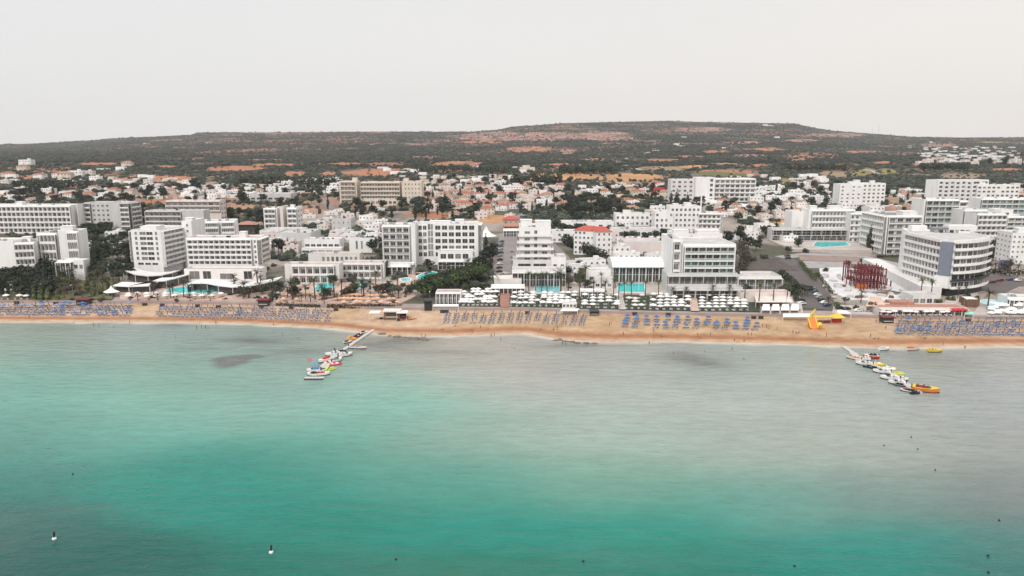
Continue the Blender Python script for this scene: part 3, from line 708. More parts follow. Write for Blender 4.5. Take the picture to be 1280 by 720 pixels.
# centre left hotel
r = hotel('broad white five storey hotel of framed windows above the round pools and clipped trees', (479, 333))
blk(r, (479, 334), 515, 281, 14, 6, front=[B_(bays=4, x0=.03, x1=.97, ww=.72, hh=.66, div=.4, slab=.32, ph=.9, para=GY, rail=True, f0=1)], left=[N_(bays=3)], clutter=4, deck=RD)
blk(r, (515, 334), 521, 279, 14, 6, back=-.5, clutter=0)
blk(r, (521, 332), 598, 280, 14, 6, back=3, front=[N_(bays=2, x0=0.02, x1=.17, ww=.8, hh=.66, f0=1), N_(bays=2, x0=.18, x1=.27, ww=.9, hh=.9, f0=1, glass='light'), N_(bays=6, x0=.29, x1=.95, ww=.8, hh=.66, f0=1, glass='dark')], right=[B_(bays=4, r=2.2, f0=1)], clutter=7, tower=[(.62, .3, 5, 5, 2.5), (.2, .4, 12, 5, 1.6)])
blk(r, (549, 335), 592, 312, 10, 2, back=-6, front=[N_(bays=4, x0=.05, x1=.9, f0=1, ww=.8, hh=.6, glass='mid'), K_(bays=4, f0=0, f1=1, r=1.5)], clutter=0, deck=RD)
blk(r, (488, 340), 520, 327, 8, 1, back=-9, front=[K_(bays=5, glass='shade', r=3, cmat=CW)], clutter=0, wall=W)
blk(r, (480, 344), 486, 326, 5, 1, back=-4, wall=CH, clutter=0, deck=CH)
lm(540, 305, 'the broad framed-window hotel')
# tent roof behind it
def tent(label, px, py, top, wpx, m=CW, cat='canopy', name='tent_canopy', legs=4):
    p = at(px, py); s = mpp(p); w = wpx * s / 2; hh = zat(p, top) - p.z
    r = empty(name, p); tag(r, label, cat)
    mb = MB(); n = 8; vs = []
    for k, (f, z) in enumerate(((1, .45), (.55, .58), (.25, .74), (.03, 1))):
        for i in range(n):
            t = 2 * math.pi * i / n; e = 1 if i % 2 == 0 else .86
            vs.append((w * f * e * math.cos(t), w * .8 * f * e * math.sin(t), hh * z))
    fs = [(k * n + i, k * n + (i + 1) % n, (k + 1) * n + (i + 1) % n, (k + 1) * n + i) for k in range(3) for i in range(n)]
    mb.add(vs, fs); mb.add([v for v in vs[-n:]], [tuple(range(n))]); mb.build('canopy', [m], r)
    for i in range(0, n, 2):
        mb = MB(); mb.tube((vs[i][0] * .97, vs[i][1] * .97, -1), (vs[i][0] * .97, vs[i][1] * .97, hh * .45), .12); mb.build('pole', [MT], r)
    mb = MB(); mb.tube((0, 0, -1), (0, 0, hh * 1.02), .15); mb.build('mast', [MT], r)
    occupy(p.x, p.y, w); return r
tent('tall white peaked tent roof beside the broad framed-window hotel', 608, 305, 283, 26)
tent('white peaked gazebo tent in the garden beside the tower hotel', 140, 371, 357, 21)
tent('white peaked canopy among palms by the round pool', 484, 361, 347, 24, CP)
# tower in the middle
r = hotel('white stepped tower hotel with wide bands between the two beach lawns', (640, 350))
TX = blk(r, (649, 347), 688, 283.5, 20, 7, gf=1, front=[N_(x0=.1, x1=.4, bays=1, ww=.6, hh=.42, f0=2, glass='mid'), N_(x0=.42, x1=.62, bays=1, ww=.5, hh=.55, f0=2), N_(x0=.66, x1=.95, bays=1, ww=.6, hh=.42, f0=2, f1=5, glass='mid'), N_(x0=.08, x1=.95, bays=3, ww=.85, hh=.55, f0=1, f1=2)], clutter=4, tower=[(.05, .3, 6, 6, 4.0), (.52, .1, 8, 7, 3.8)], para=1.2)
for i in range(6):   # banded balcony trays, each wider than the one above
    z = TX['o'].z + 1 + TX['fh'] * (i + 1); e = (5 - i) * .28
    mb = MB(); w = TX['w']; mb.box(-.8 - e, w + .8 + e, -1.6 - e, -.02, -.3, 0); mb.box(-.8 - e, w + .8 + e, -1.6 - e, -1.45 - e, .003, 1.15); mb.box(-.8 - e, -.65 - e, -1.44 - e, 6, .003, 1.15); mb.box(w + .65 + e, w + .8 + e, -1.44 - e, 6, .003, 1.15)
    mb.box(-.8 - e, -.02, -.0, 6, -.3, 0); mb.box(w + .02, w + .8 + e, 0, 6, -.3, 0)
    mb.build('balcony', [W], r, (TX['o'].x, TX['o'].y, z))
blk(r, (641, 350), 689, 325, 14, 2, back=1, front=[N_(bays=2, x0=.1, x1=.9, ww=.85, hh=.5, f0=1)], wall=W2, clutter=2, roof=True)
blk(r, (689, 352), 707, 322, 16, 2, ang=0, front=[N_(bays=2, f0=1, ww=.5, hh=.3)], right=[N_(bays=4, glass='mid')], clutter=2, deck=RD)
blk(r, (640, 358), 706, 336, 11, 1, gf=0, back=-3, front=[K_(bays=9, r=3.5, glass='shade')], clutter=0, deck=RD, wall=W2)
lm(668, 315, 'the stepped tower hotel')
# red roofed apartments
r = hotel('white five storey apartment block with bright red tiled roof by the side road', (717, 324), 'apartment block', 'apartment_block')
q = blk(r, (717, 318), 747, 286, 16, 5, ang=-18, front=[N_(bays=6, ww=.55, hh=.5, skip=.1)], clutter=0, roof=False)
q2 = blk(r, (745, 323), 763, 288, 18, 5, ang=6, front=[N_(bays=3, ww=.4, hh=.5)], clutter=0, roof=False)
for qq in (q, q2):
    mb = MB(); w, d, hh = qq['w'], qq['d'], qq['H']; e = .6; ri = 2.4
    vs = [(-e, -e, 0), (w + e, -e, 0), (w + e, d + e, 0), (-e, d + e, 0), (w * .3, d * .5, ri), (w * .7, d * .5, ri)]
    mb.add(vs, [(0, 1, 5, 4), (1, 2, 5), (2, 3, 4, 5), (3, 0, 4), (3, 2, 1, 0)]); mb.build('roof', [TCR], r, (qq['o'].x, qq['o'].y, qq['o'].z + hh + .01), qq['a'])
lm(740, 300, 'the red-roofed apartment block')
# right of centre beach hotel
r = hotel('white beach hotel with green glass balcony floors above the lawn of parasols', (850, 362))
M = blk(r, (851, 364), 917, 305, 30, 4, gf=8.6, front=[B_(bays=7, x0=.02, x1=.97, ww=.92, hh=.8, div=.12, slab=.55, para=GB, rail=True, r=2.0, glass='teal', fin=.4), ], left=[N_(bays=4)], wall=W, clutter=0, deck=RD)
blk(r, (839, 364), 852, 300, 26, 5, back=2, front=[B_(bays=1, x0=.1, x1=.8, glass='mid', f0=1)], clutter=2)
blk(r, (849, 352), 912, 297, 16, 6, back=18, wall=W, clutter=9, deck=RDR, tower=[(.02, .1, 8, 5, 2.4), (.5, .1, 12, 6, 2.2)])
blk(r, (862, 354), 905, 300, 6, 6, back=10, wall=W2, clutter=4, deck=RDR)
blk(r, (832, 365), 920, 341, 12, 1, gf=0, back=-1.2, front=[K_(bays=6, r=3, glass='light', f0=0)], wall=GW, clutter=0)
blk(r, (834, 370), 922, 355.5, 8, 1, back=-7.5, front=[K_(bays=6, r=2, glass='light')], wall=GW, clutter=0)
lm(885, 330, 'the green glass beach hotel')
# conference wing with barrel roof
r = hotel('long white pavilion with barrel vaulted roof and glass colonnade behind the square pool', (764, 352), 'pavilion', 'pavilion')
q = blk(r, (765, 353), 839, 331, 16, 1, front=[K_(bays=9, r=2.2, glass='shade')], roof=False)
mb = MB(); n = 10; w, d = q['w'], q['d'] + 4
for i in range(n):
    t0, t1 = math.pi * i / n, math.pi * (i + 1) / n
    y0, z0 = d / 2 - d / 2 * math.cos(t0), 3.8 * math.sin(t0); y1, z1 = d / 2 - d / 2 * math.cos(t1), 3.8 * math.sin(t1)
    mb.quad((-.5, y0 - 3, z0), (w + .5, y0 - 3, z0), (w + .5, y1 - 3, z1), (-.5, y1 - 3, z1))
mb.add([(-.5, d / 2 - d / 2 * math.cos(math.pi * i / n) - 3, 3.8 * math.sin(math.pi * i / n)) for i in range(n + 1)], [tuple(range(n, -1, -1))])
mb.add([(w + .5, d / 2 - d / 2 * math.cos(math.pi * i / n) - 3, 3.8 * math.sin(math.pi * i / n)) for i in range(n + 1)], [tuple(range(n + 1))])
mb.build('barrel_roof', [W], r, (q['o'].x, q['o'].y, q['o'].z + q['H'] + .01))
blk(r, (735, 358), 763, 338, 10, 1, gf=2, front=[N_(bays=3, ww=.6, hh=.3)], clutter=1, wall=W)
blk(r, (742, 360), 764, 345, 6, 1, back=-4, front=[N_(bays=3, ww=.7, hh=.3)], clutter=0, wall=W2)
lm(800, 345, 'the barrel-roofed pavilion')
# moorish white hotel behind
r = hotel('white stepped hotel with corner turrets and a thin mast behind the green glass hotel', (818, 290))
blk(r, (818, 292), 838, 264, 14, 4, front=[N_(bays=4, ww=.5, hh=.5, skip=.15)], left=[N_(bays=3)], clutter=2)
blk(r, (838, 292), 872, 258, 16, 5, back=3, front=[N_(bays=7, ww=.55, hh=.5, skip=.15)], clutter=3, tower=[(.1, .1, 4, 4, 2.5), (.5, .2, 5, 5, 3)])
blk(r, (872, 292), 896, 266, 15, 4, ang=-6, front=[B_(bays=5, glass='dark', ww=.6)], clutter=3, right=[B_(bays=3)])
q = at(878, 291) - Vector(r.location); mb = MB(); mb.tube((q.x, q.y + 8, 0), (q.x, q.y + 8, 30), .55, .5); mb.build('mast', [W], r)
lm(855, 275, 'the turreted white hotel')
# far white hotel
r = hotel('white six storey hotel with blank central stair wall on the inland edge of town', (838, 250))
blk(r, (838, 252), 868, 224, 16, 5, front=[N_(bays=5, ww=.5, hh=.5, glass='mid')], wall=W2, clutter=2)
blk(r, (868, 253), 886, 221.5, 14, 5, back=-2, front=[N_(bays=1, x0=.7, x1=.95, ww=.6, hh=.6)], clutter=1)
blk(r, (886, 252), 936, 223, 15, 5, front=[B_(bays=9, glass='mid', div=.4, slab=.4)], wall=W, clutter=4)
lm(888, 238, 'the inland six storey hotel')
# mid right
r = hotel('white terrace hotel with a blank left wing and long ground floor restaurant by a pool', (988, 303))
blk(r, (988, 297), 1011, 264, 14, 5, front=[], clutter=2)
blk(r, (1010, 300), 1062, 262, 14, 5, back=2, front=[B_(bays=12, x0=.06, x1=.98, glass='light', slab=.4, f0=1)], clutter=7, tower=[(.05, .2, 5, 5, 3), (.5, .3, 8, 5, 3)])
blk(r, (1060, 303), 1084, 266, 14, 5, ang=-8, front=[B_(bays=5, ww=.5, glass='dark', f0=0)], clutter=3)
blk(r, (964, 301), 1056, 285.5, 9, 2, back=0, front=[K_(bays=8, glass='shade', r=2.5, f0=1), K_(bays=6, f1=1, f0=0, r=1)], clutter=2, wall=GW)
lm(1035, 282, 'the terrace hotel with long restaurant')
r = hotel('white hotel with slanting balcony side wing standing beside a lone dark cypress', (1086, 314))
q = blk(r, (1104, 318), 1144, 269, 30, 6, front=[B_(bays=4, x0=.04, x1=.95, glass='light', slab=.5, para=GY, rail=True)], left=[B_(bays=9, slab=.4, glass='mid')], clutter=3, deck=RDG, tower=[(.45, .02, 9, 8, 3)])
lm(1115, 290, 'the slant-sided hotel')
# big glass hotels top right
r = hotel('wide white hotel with grey glass balconies stepping down behind the curved corner hotel', (1150, 300))
blk(r, (1150, 300), 1186, 249, 16, 7, front=[B_(bays=5, ww=.92, hh=.8, glass='light', para=GB, rail=True, slab=.35, x0=.05)], clutter=4, left=[])
blk(r, (1186, 298), 1200, 251, 14, 7, back=3, front=[B_(bays=2, glass='light', slab=.35)], clutter=2)
blk(r, (1200, 304), 1222, 262, 14, 6, front=[B_(bays=3, ww=.85, glass='mid', para=GB, rail=True, slab=.35)], clutter=2)
blk(r, (1217, 308), 1246, 267, 14, 6, front=[B_(bays=6, ww=.85, glass='mid', slab=.35, div=.25)], clutter=2)
blk(r, (1246, 306), 1254, 262, 14, 6, front=[N_(bays=1, x0=.3, x1=.7, ww=.8)], clutter=0)
blk(r, (1254, 306), 1330, 270, 14, 6, front=[B_(bays=9, ww=.9, glass='light', para=GB, rail=True, slab=.35)], clutter=4)
lm(1200, 280, 'the stepping glass balcony hotel')
r = hotel('long white hotel with teal glass top floors, half hidden behind the stepping glass hotel', (1225, 282))
blk(r, (1222, 285), 1320, 248, 15, 6, front=[B_(bays=14, ww=.95, hh=.85, glass='teal', para=GB, rail=True, slab=.35, f0=2)], clutter=4)
lm(1255, 258, 'the teal glass hotel')
r = hotel('white zigzag fronted hotel below the hillside village', (1170, 256))
for k in range(7):
    blk(r, (1170 + k * 7, 257), 1177.5 + k * 7, 225 + (k % 2) * .6, 14, 6, ang=22, front=[N_(bays=2, ww=.7, hh=.55)], clutter=0)
blk(r, (1219, 257), 1258, 231, 14, 5, front=[N_(bays=9, ww=.6, hh=.5, skip=.1)], clutter=4, tower=[(.1, .3, 6, 5, 3)])
lm(1212, 240, 'the zigzag hotel')
r = hotel('tall plain white block with small scattered windows left of the zigzag hotel', (1048, 258))
blk(r, (1048, 259), 1066, 230, 15, 6, front=[N_(bays=4, ww=.4, hh=.4, skip=.1, glass='mid')], clutter=2, tower=[(.5, .2, 5, 5, 3)])
blk(r, (1066, 259), 1096, 229, 15, 6, back=2, front=[N_(bays=7, ww=.5, hh=.5, glass='mid')], clutter=4, tower=[(.1, .3, 5, 5, 3.5), (.6, .3, 4, 4, 3)])
lm(1072, 244, 'the plain block with small windows')
r = hotel('white block with many small dark windows at the photo edge above the pool', (1262, 328), 'apartment block', 'apartment_block')
blk(r, (1261, 330), 1310, 291, 16, 6, ang=-6, front=[N_(bays=9, ww=.45, hh=.45, skip=.05)], left=[N_(bays=4, ww=.4, hh=.4)], clutter=4, tower=[(.2, .2, 5, 5, 3)])
lm(1275, 310, 'the small-windowed edge block')

# curved corner hotel --------------------------------------------------------
r = hotel('white seven storey corner hotel with curved balcony front and blue grey panel', (1126, 352))
def corner_hotel(r):
    a0 = at(1127, 352); base = Vector(r.location)
    p0 = Vector((a0.x, a0.y, 0)); p1 = at(1172, 369); p2 = at(1184, 371)
    zt = zat(p1, 299); z0 = p1.z - .5
    NF = 6; gf = 4.6; fh = (zt - z0 - gf - 1.0) / NF * 1.0
    e = at(1229, 362.5)
    mid = [Vector((p2.x, p2.y, 0))]
    c0 = Vector((p2.x, p2.y, 0)); c1 = Vector((e.x, e.y, 0)); n = 7; nrm = Vector(((c1 - c0).y, -(c1 - c0).x, 0)).normalized()
    arc = [c0.lerp(c1, i / n) + nrm * 3.0 * math.sin(math.pi * (i / n) ** .9) for i in range(n + 1)]
    P0 = p0; P1 = Vector((p1.x, p1.y, 0))
    back = [c1 + Vector((3, 20, 0)), P0 + Vector((6, 16, 0))]
    L = lambda v: (v.x - base.x, v.y - base.y)
    poly = [L(P0), L(P1)] + [L(v) for v in arc] + [L(v) for v in back]
    zz = z0 - base.z; top = zz + gf + NF * fh
    inset = []
    cx = sum(p[0] for p in poly) / len(poly); cy = sum(p[1] for p in poly) / len(poly)
    for x, y in poly: inset.append((cx + (x - cx) * .93, cy + (y - cy) * .93))
    mb = MB(); mb.prism(poly, zz + gf, top, 0, 1); mb.build('wall', [W, RD], r)
    mb = MB(); mb.prism(inset, zz - 4, zz + gf - .01); mb.build('ground_floor', [CH], r)
    # parapet and roof rooms
    mb = MB()
    for i in range(len(poly)):
        a = Vector((*poly[i], 0)); b = Vector((*poly[(i + 1) % len(poly)], 0)); d = (b - a); l = d.length; d.normalize(); nn = Vector((-d.y, d.x, 0)) * .3
        mb.add([a + Vector((0, 0, top)), b + Vector((0, 0, top)), b + nn + Vector((0, 0, top)), a + nn + Vector((0, 0, top)), a + Vector((0, 0, top + 1.0)), b + Vector((0, 0, top + 1.0)), b + nn + Vector((0, 0, top + 1.0)), a + nn + Vector((0, 0, top + 1.0))],
               [(4, 5, 6, 7), (0, 1, 5, 4), (1, 2, 6, 5), (2, 3, 7, 6), (3, 0, 4, 7)])
    rf = mb.build('roof', [W], r)
    tx = poly[-1]; mb = MB(); mb.box(tx[0] + 20, tx[0] + 35, tx[1] - 8, tx[1] - 3, top + .02, top + 3.2); mb.build('stair_tower', [W], rf)
    mb = MB(); mb.box(tx[0] + 11, tx[0] + 19, tx[1] - 10, tx[1] - 5, top + .02, top + 2.2); mb.build('plant_room', [GRP], rf)
    mb = MB(); mb.box(tx[0] + 2, tx[0] + 10, tx[1] - 6, tx[1] - 2, top + .02, top + 2.8); mb.build('stair_tower', [W], rf)
    for k in range(7):
        mb = MB(); x = tx[0] + 10 + k * 2.7; mb.box(x, x + 1.3, tx[1] - 14, tx[1] - 12.6, top + .02, top + 1.4); mb.build('air_conditioner', [DK if k % 2 else MT], rf)
    def strip(pl, r_, z, name, mats, ph=.95, slab=.35):
        """balcony tray swept along a plan polyline"""
        off = []
        for i, p in enumerate(pl):
            a = pl[max(i - 1, 0)]; b = pl[min(i + 1, len(pl) - 1)]; d = Vector((b[0] - a[0], b[1] - a[1], 0)).normalized(); off.append(Vector((d.y, -d.x, 0)))
        prof = [(0.02, -slab), (r_, -slab), (r_, ph), (r_ - .15, ph), (r_ - .15, .05), (0.02, .05)]
        mb = MB(); m = len(prof)
        for p, o in zip(pl, off):
            for q, zq in prof: mb.v.append((p[0] + o.x * q, p[1] + o.y * q, z + zq))
        for i in range(len(pl) - 1):
            for k in range(m): mb.f.append((i * m + k, (i + 1) * m + k, (i + 1) * m + (k + 1) % m, i * m + (k + 1) % m)); mb.m.append(0)
        for i in (0, len(pl) - 1): mb.f.append(tuple(range(i * m, i * m + m))); mb.m.append(0)
        return mb.build(name, mats, r)
    rr = random.Random(3)
    def along(pl, bays, f, fr0, fr1, dark=False):
        # windows along a polyline
        seg = [(Vector((*pl[i + 1], 0)) - Vector((*pl[i], 0))).length for i in range(len(pl) - 1)]; tot = sum(seg)
        for b in range(bays):
            t = tot * (fr0 + (fr1 - fr0) * (b + .5) / bays); i = 0
            while t > seg[i] and i < len(seg) - 1: t -= seg[i]; i += 1
            a = Vector((*pl[i], 0)); d = (Vector((*pl[i + 1], 0)) - a).normalized(); c = a + d * t + Vector((d.y, -d.x, 0)) * .03
            ww = tot * (fr1 - fr0) / bays * .86
            obj('window', win_mesh(round(ww, 1), round(fh * .72, 2), GD if dark else rr.choice([GD, GD, GM, GM, GC] if bays < 10 else [GD, GD, GM]), W if not dark else CH), r, (c.x, c.y, zz + gf + f * fh + .12), math.atan2(d.y, d.x))
    lf = [L(P0), L(P1)]; cv = [L(v) for v in arc]
    for f in range(NF):
        z = zz + gf + f * fh
        strip(lf, 1.3, z, 'balcony', [W]); strip(cv, 1.8, z, 'balcony', [W] if f != 1 else [CH])
        along(lf, 11, f, .04, .96); along(cv, 8, f, .03, .97, dark=(f == 1))
        for b in range(12):   # party screens of the left front
            a = Vector((*lf[0], 0)).lerp(Vector((*lf[1], 0)), .03 + .94 * b / 11); d = (Vector((*lf[1], 0)) - Vector((*lf[0], 0))).normalized()
            mb = MB(); mb.box(-.09, .09, -1.1, -.02, .06, fh - .42); mb.build('balcony_screen', [W], r, (a.x, a.y, z), math.atan2(d.y, d.x))
    for pl in (lf, cv): strip(pl, 1.8, top - .1, 'eaves', [W], ph=1.05, slab=.3)
    # blue grey panel
    a = Vector((*L(P1), 0)); b = Vector((*cv[0], 0)); d = (b - a).normalized(); nn = Vector((d.y, -d.x, 0))
    l = (b - a).length; mb = MB(); mb.box(-.3, l + .3, -1.9, -.02, 0, top - (zz + gf + fh * 1.6)); mb.build('cladding_panel', [BG], r, (a.x, a.y, zz + gf + fh * 1.6), math.atan2(d.y, d.x))
    mb = MB(); mb.box(-1.5, l + .5, -2.1, -.021, 0, fh * 1.58); mb.build('entrance_panel', [W], r, (a.x, a.y, zz + gf), math.atan2(d.y, d.x))
    ORECT.append((P0.x, P0.y - 12, 1, 0, (c1 - P0).x, 32))
corner_hotel(r)
lm(1178, 330, 'the curved corner hotel')

# ------------------------------------------------------------------ low buildings with their own shapes
def low(label, A, Bpx, top, depth, nf=1, name='low_building', cat='building', **k):
    r = hotel(label, A, cat, name); q = blk(r, A, Bpx, top, depth, nf, **k); return r, q
# bungalow wings
r = hotel('white two storey bungalow wing with pinkish flat roof above the round pool', (358, 353), 'hotel wing', 'hotel_wing')
blk(r, (357, 354.5), 425, 330, 9, 2, front=[B_(bays=6, x0=.14, x1=.92, ww=.6, hh=.62, div=.5, slab=.35, ph=.85, r=1.6)], deck=RDR, clutter=1, wall=W2)
lm(390, 345, 'the two storey bungalow wings')
r = hotel('white two storey bungalow wing behind dark palms right of the pinkish roofed wing', (425, 347), 'hotel wing', 'hotel_wing')
blk(r, (425, 348), 481, 328, 9, 2, front=[B_(bays=7, x0=.03, x1=.95, ww=.62, hh=.62, div=.45, slab=.3, r=1.6)], deck=RDR, clutter=1, wall=W2)
r = hotel('long low white bungalow wing with shrubs before it, uppermost of the three wings', (386, 334), 'hotel wing', 'hotel_wing')
blk(r, (386, 333), 451, 317, 9, 1, front=[N_(bays=8, x0=.25, x1=.97, ww=.6, hh=.6, glass='dark')], deck=RDR, clutter=2, wall=W2)
# misc. restaurants and white terraces inland of the bungalows
r, q = low('white restaurant terrace with wide dark window band and tiled corner roof', (381, 314), 427, 299, 12, 1, name='restaurant', cat='restaurant', front=[N_(bays=6, ww=.8, hh=.4)], clutter=5)
blk(r, (379, 317), 430, 309, 6, 1, back=-3, front=[N_(bays=5, ww=.9, hh=.5)], clutter=0)
blk(r, (408, 306), 424, 293, 8, 1, back=8, front=[N_(bays=2, ww=.4, hh=.4)], wall=PK, clutter=2)
lm(405, 305, 'the white restaurant terrace')
r, q = low('round fronted pale building with flat pinkish roof beside a winding lane', (415, 289), 442, 273, 16, 2, wall=GW, deck=RDR, front=[N_(bays=4, ww=.3, hh=.4, glass='mid')], right=[N_(bays=3)], clutter=2)
r, q = low('cluster of white cube shops with dark doorways right of the restaurant terrace', (437, 316), 470, 297, 14, 1, name='shop', cat='shop', front=[N_(bays=5, ww=.4, hh=.6, skip=.2)], clutter=5)
r, q = low('big flat pale retail hall with grey roof', (345, 308), 392, 291, 26, 1, name='retail_hall', cat='hall', wall=GW, deck=RD, front=[], clutter=6)
r, q = low('pale flat roofed parking hall right of the tower hotel', (325, 300), 378, 288, 22, 1, name='retail_hall', cat='hall', wall=W2, deck=RD, clutter=2)
r, q = low('grey metal roofed warehouse with blue sign strip on the inland edge', (313, 252), 370, 242, 22, 1, name='warehouse', cat='warehouse', wall=GW, deck=RD, front=[N_(bays=7, ww=.7, hh=.3, glass='mid')], clutter=3)
lm(340, 247, 'the grey warehouse')
r = hotel('red roofed pavilion on posts beside the cypresses', (297, 292), 'pavilion', 'pavilion')
q = at(297, 292); w = 22 * mpp(q); hh = 7
mb = MB(); mb.box(0, w, 0, 10, -3, hh); mb.build('wall', [GM], r)
mb = MB(); mb.add([(-2, -2, 0), (w + 2, -2, 0), (w + 2, 12, 0), (-2, 12, 0), (w * .4, 5, 2.2), (w * .6, 5, 2.2)], [(0, 1, 5, 4), (1, 2, 5), (2, 3, 4, 5), (3, 0, 4), (3, 2, 1, 0)]); mb.build('roof', [TCP], r, (0, 0, hh))
r = hotel('red fronted house with balconies at the head of the central street', (628, 291), 'house', 'villa')
q = blk(r, (629, 288), 648, 273, 10, 2, wall=PE, front=[N_(bays=3, glass='light')], roof=False)
mb = MB(); mb.add([(-1, -1, 0), (q['w'] + 1, -1, 0), (q['w'] + 1, 11, 0), (-1, 11, 0), (q['w'] * .35, 5, 2.4), (q['w'] * .65, 5, 2.4)], [(0, 1, 5, 4), (1, 2, 5), (2, 3, 4, 5), (3, 0, 4), (3, 2, 1, 0)]); mb.build('roof', [TCR], r, (q['o'].x, q['o'].y, q['o'].z + q['H'] + .01))
mb = MB(); mb.box(0, q['w'], -2, -.03, 0, .2); mb.build('awning', [TCR], r, (q['o'].x, q['o'].y, q['o'].z + 3))
blk(r, (629, 295), 650, 286, 6, 1, back=-3, front=[K_(bays=5, r=1.5)], clutter=0)
lm(640, 283, 'the red fronted house')
r, q = low('white two storey stepped villa row with pool deck beyond the red-roofed apartments', (769, 283), 809, 267, 12, 2, name='villa', cat='house', front=[N_(bays=7, ww=.5, hh=.45)], clutter=3, tower=[(.25, .3, 6, 5, 3)])
blk(r, (809, 281), 822, 271, 10, 1, front=[N_(bays=2)], clutter=1)
r, q = low('long low white shop row with terrace umbrellas behind the pavilion', (765, 298), 835, 286, 14, 1, name='shop', cat='shop', wall=W2, front=[N_(bays=10, ww=.7, hh=.5)], clutter=6)
lm(800, 290, 'the long low shop row')
r, q = low('plain pale wall building behind the barrel-roofed pavilion', (780, 318), 842, 302, 20, 1, name='shop', cat='building', wall=PK, deck=RD, clutter=2)
r, q = low('flat white rooftop terrace building in front of the wood', (702, 287), 765, 277, 14, 1, name='shop', cat='building', wall=W, front=[N_(bays=6, skip=.4)], clutter=8)
r, q = low('white apartment house behind the clipped trees beside the side road', (690, 303), 720, 289, 14, 2, name='villa', cat='house', front=[N_(bays=5, ww=.5, hh=.5, skip=.2)], clutter=4)
r, q = low('long white flat roofed garden pavilion right of the green glass hotel', (919, 366), 976, 345, 14, 1, name='pavilion', cat='pavilion', front=[K_(bays=5, r=2.5, glass='mid')], clutter=1, wall=W2)
blk(r, (919, 374), 980, 361, 7, 1, back=-8, front=[], clutter=0, deck=RDR, wall=PK)
lm(948, 355, 'the flat garden pavilion')
# construction site hoarding, white slabs, ramp hall
r = hotel('long sloping white car park wall behind the red steel frame', (1083, 345), 'wall', 'boundary_wall')
p0, p1 = at(1078, 331), at(1150, 372); d = (p1 - p0); mb = MB(); l = Vector((d.x, d.y, 0)).length
mb.box(0, l, -.3, 9, -6, 5.5); mb.build('wall', [W2], r, (p0.x - r.location.x, p0.y - r.location.y, p1.z - r.location.z), math.atan2(d.y, d.x))
ORECT.append((p0.x, p0.y, math.cos(math.atan2(d.y, d.x)), math.sin(math.atan2(d.y, d.x)), l, 9))
r, q = low('white pavilion hall with slatted pink front below the curved corner hotel', (1140, 384), 1176, 369, 10, 1, name='pavilion', cat='pavilion', wall=W2, front=[N_(bays=4, ww=.8, hh=.6, glass='light')], clutter=0)
# beach restaurant with pink roof
r = hotel('long beach restaurant with pinkish red roof, glass front and parasols below the corner hotel', (1095, 396), 'restaurant', 'restaurant')
q = blk(r, (1098, 394), 1212, 384, 9, 1, ang=-1.5, front=[K_(bays=12, r=2, glass='shade')], deck=TCP, wall=PK, clutter=0, para=.5)
q = blk(r, (1118, 391), 1150, 377, 6, 1, ang=-1.5, back=3, wall=TCP, roof=False)
lm(1150, 388, 'the pink-roofed beach restaurant')
r, q = low('long low white pool bar with dark openings beside the pale pool', (1258, 384), 1310, 371, 8, 1, name='pool_bar', cat='bar', ang=-8, front=[K_(bays=8, r=2)], clutter=2)
r, q = low('timber framed pool hut with flat white roof beside the curved corner hotel', (1208, 384), 1227, 374, 7, 1, name='pool_hut', cat='hut', ang=-6, wall=WD, deck=CW, para=.2, clutter=0)
# snack bars on the lawns
r, q = low('white roofed beach bar with hedge front at the corner of the left lawn', (545, 379), 576, 365, 7, 1, name='beach_bar', cat='bar', front=[K_(bays=6, r=1.6, glass='mid')], deck=RDR, para=.3, clutter=0)
q = hotel('large pale pink roofed terrace bar between the two parasol lawns', (616, 366), 'bar', 'terrace_bar')
blk(q, (616, 362), 652, 348.5, 11, 1, roof=True, deck=CP, wall=W2, para=.3, clutter=0)
blk(q, (614, 366), 656, 356.5, 6, 1, back=-3, front=[K_(bays=8, r=3, cmat=CW)], deck=CW, wall=W2, para=.2, clutter=0)
lm(634, 358, 'the pink roofed terrace bar')
r, q = low('white long roofed snack kiosk beside the square pool', (725, 371), 757, 363, 5, 1, name='snack_kiosk', cat='kiosk', front=[K_(bays=6, r=1.5, glass='shade')], deck=CW, wall=W2, para=.3, clutter=0)
def sheet_roof(label, pix, hgt, m, name='shade_canopy', cat='canopy', fall=.6, posts=True):
    f = [at(*p, lift=hgt) for p in pix]; r = start(name, label, cat, f[0]); b = f[0]
    mb = MB(); n = len(f); vs = [(q.x - b.x, q.y - b.y, hgt - (fall if i in (0, 1) else 0)) for i, q in enumerate(f)]
    mb.add(vs + [(x, y, z - .15) for x, y, z in vs], [tuple(range(n)), tuple(range(2 * n - 1, n - 1, -1))] + [(i, n + i, n + (i + 1) % n, (i + 1) % n) for i in range(n)]); mb.build('roof_sheet', [m], r)
    if posts:
        for x, y, z in vs:
            mb = MB(); mb.tube((x, y, -1.5), (x, y, z - .16), .1); mb.build('post', [W], r)
    return r
for k in range(4):
    x = 952 + k * 12
    sheet_roof(['white shade sail canopy nearest the flat garden pavilion steps', 'second white shade canopy of the row on the promenade garden', 'third white shade canopy of the row on the promenade garden', 'white shade canopy of the row nearest the parked cars'][k], [(x, 386), (x + 11, 386), (x + 10, 378), (x + 2, 378)], 3.2, CW)
sheet_roof('broad pinkish garden canopy behind the row of white shade sails', [(945, 376), (992, 376), (984, 367), (943, 367)], 3.6, CP)
sheet_roof('peach coloured fan shaped canopy beside a palm below the red steel frame', [(1082, 381), (1108, 381), (1100, 371), (1088, 370)], 3.5, mat('peach_canvas', (.66, .44, .33), .8, .1, .3))
sheet_roof('white table awning beside the entrance of the car park', [(1048, 390), (1064, 390), (1058, 386), (1046, 386)], 3, CW)
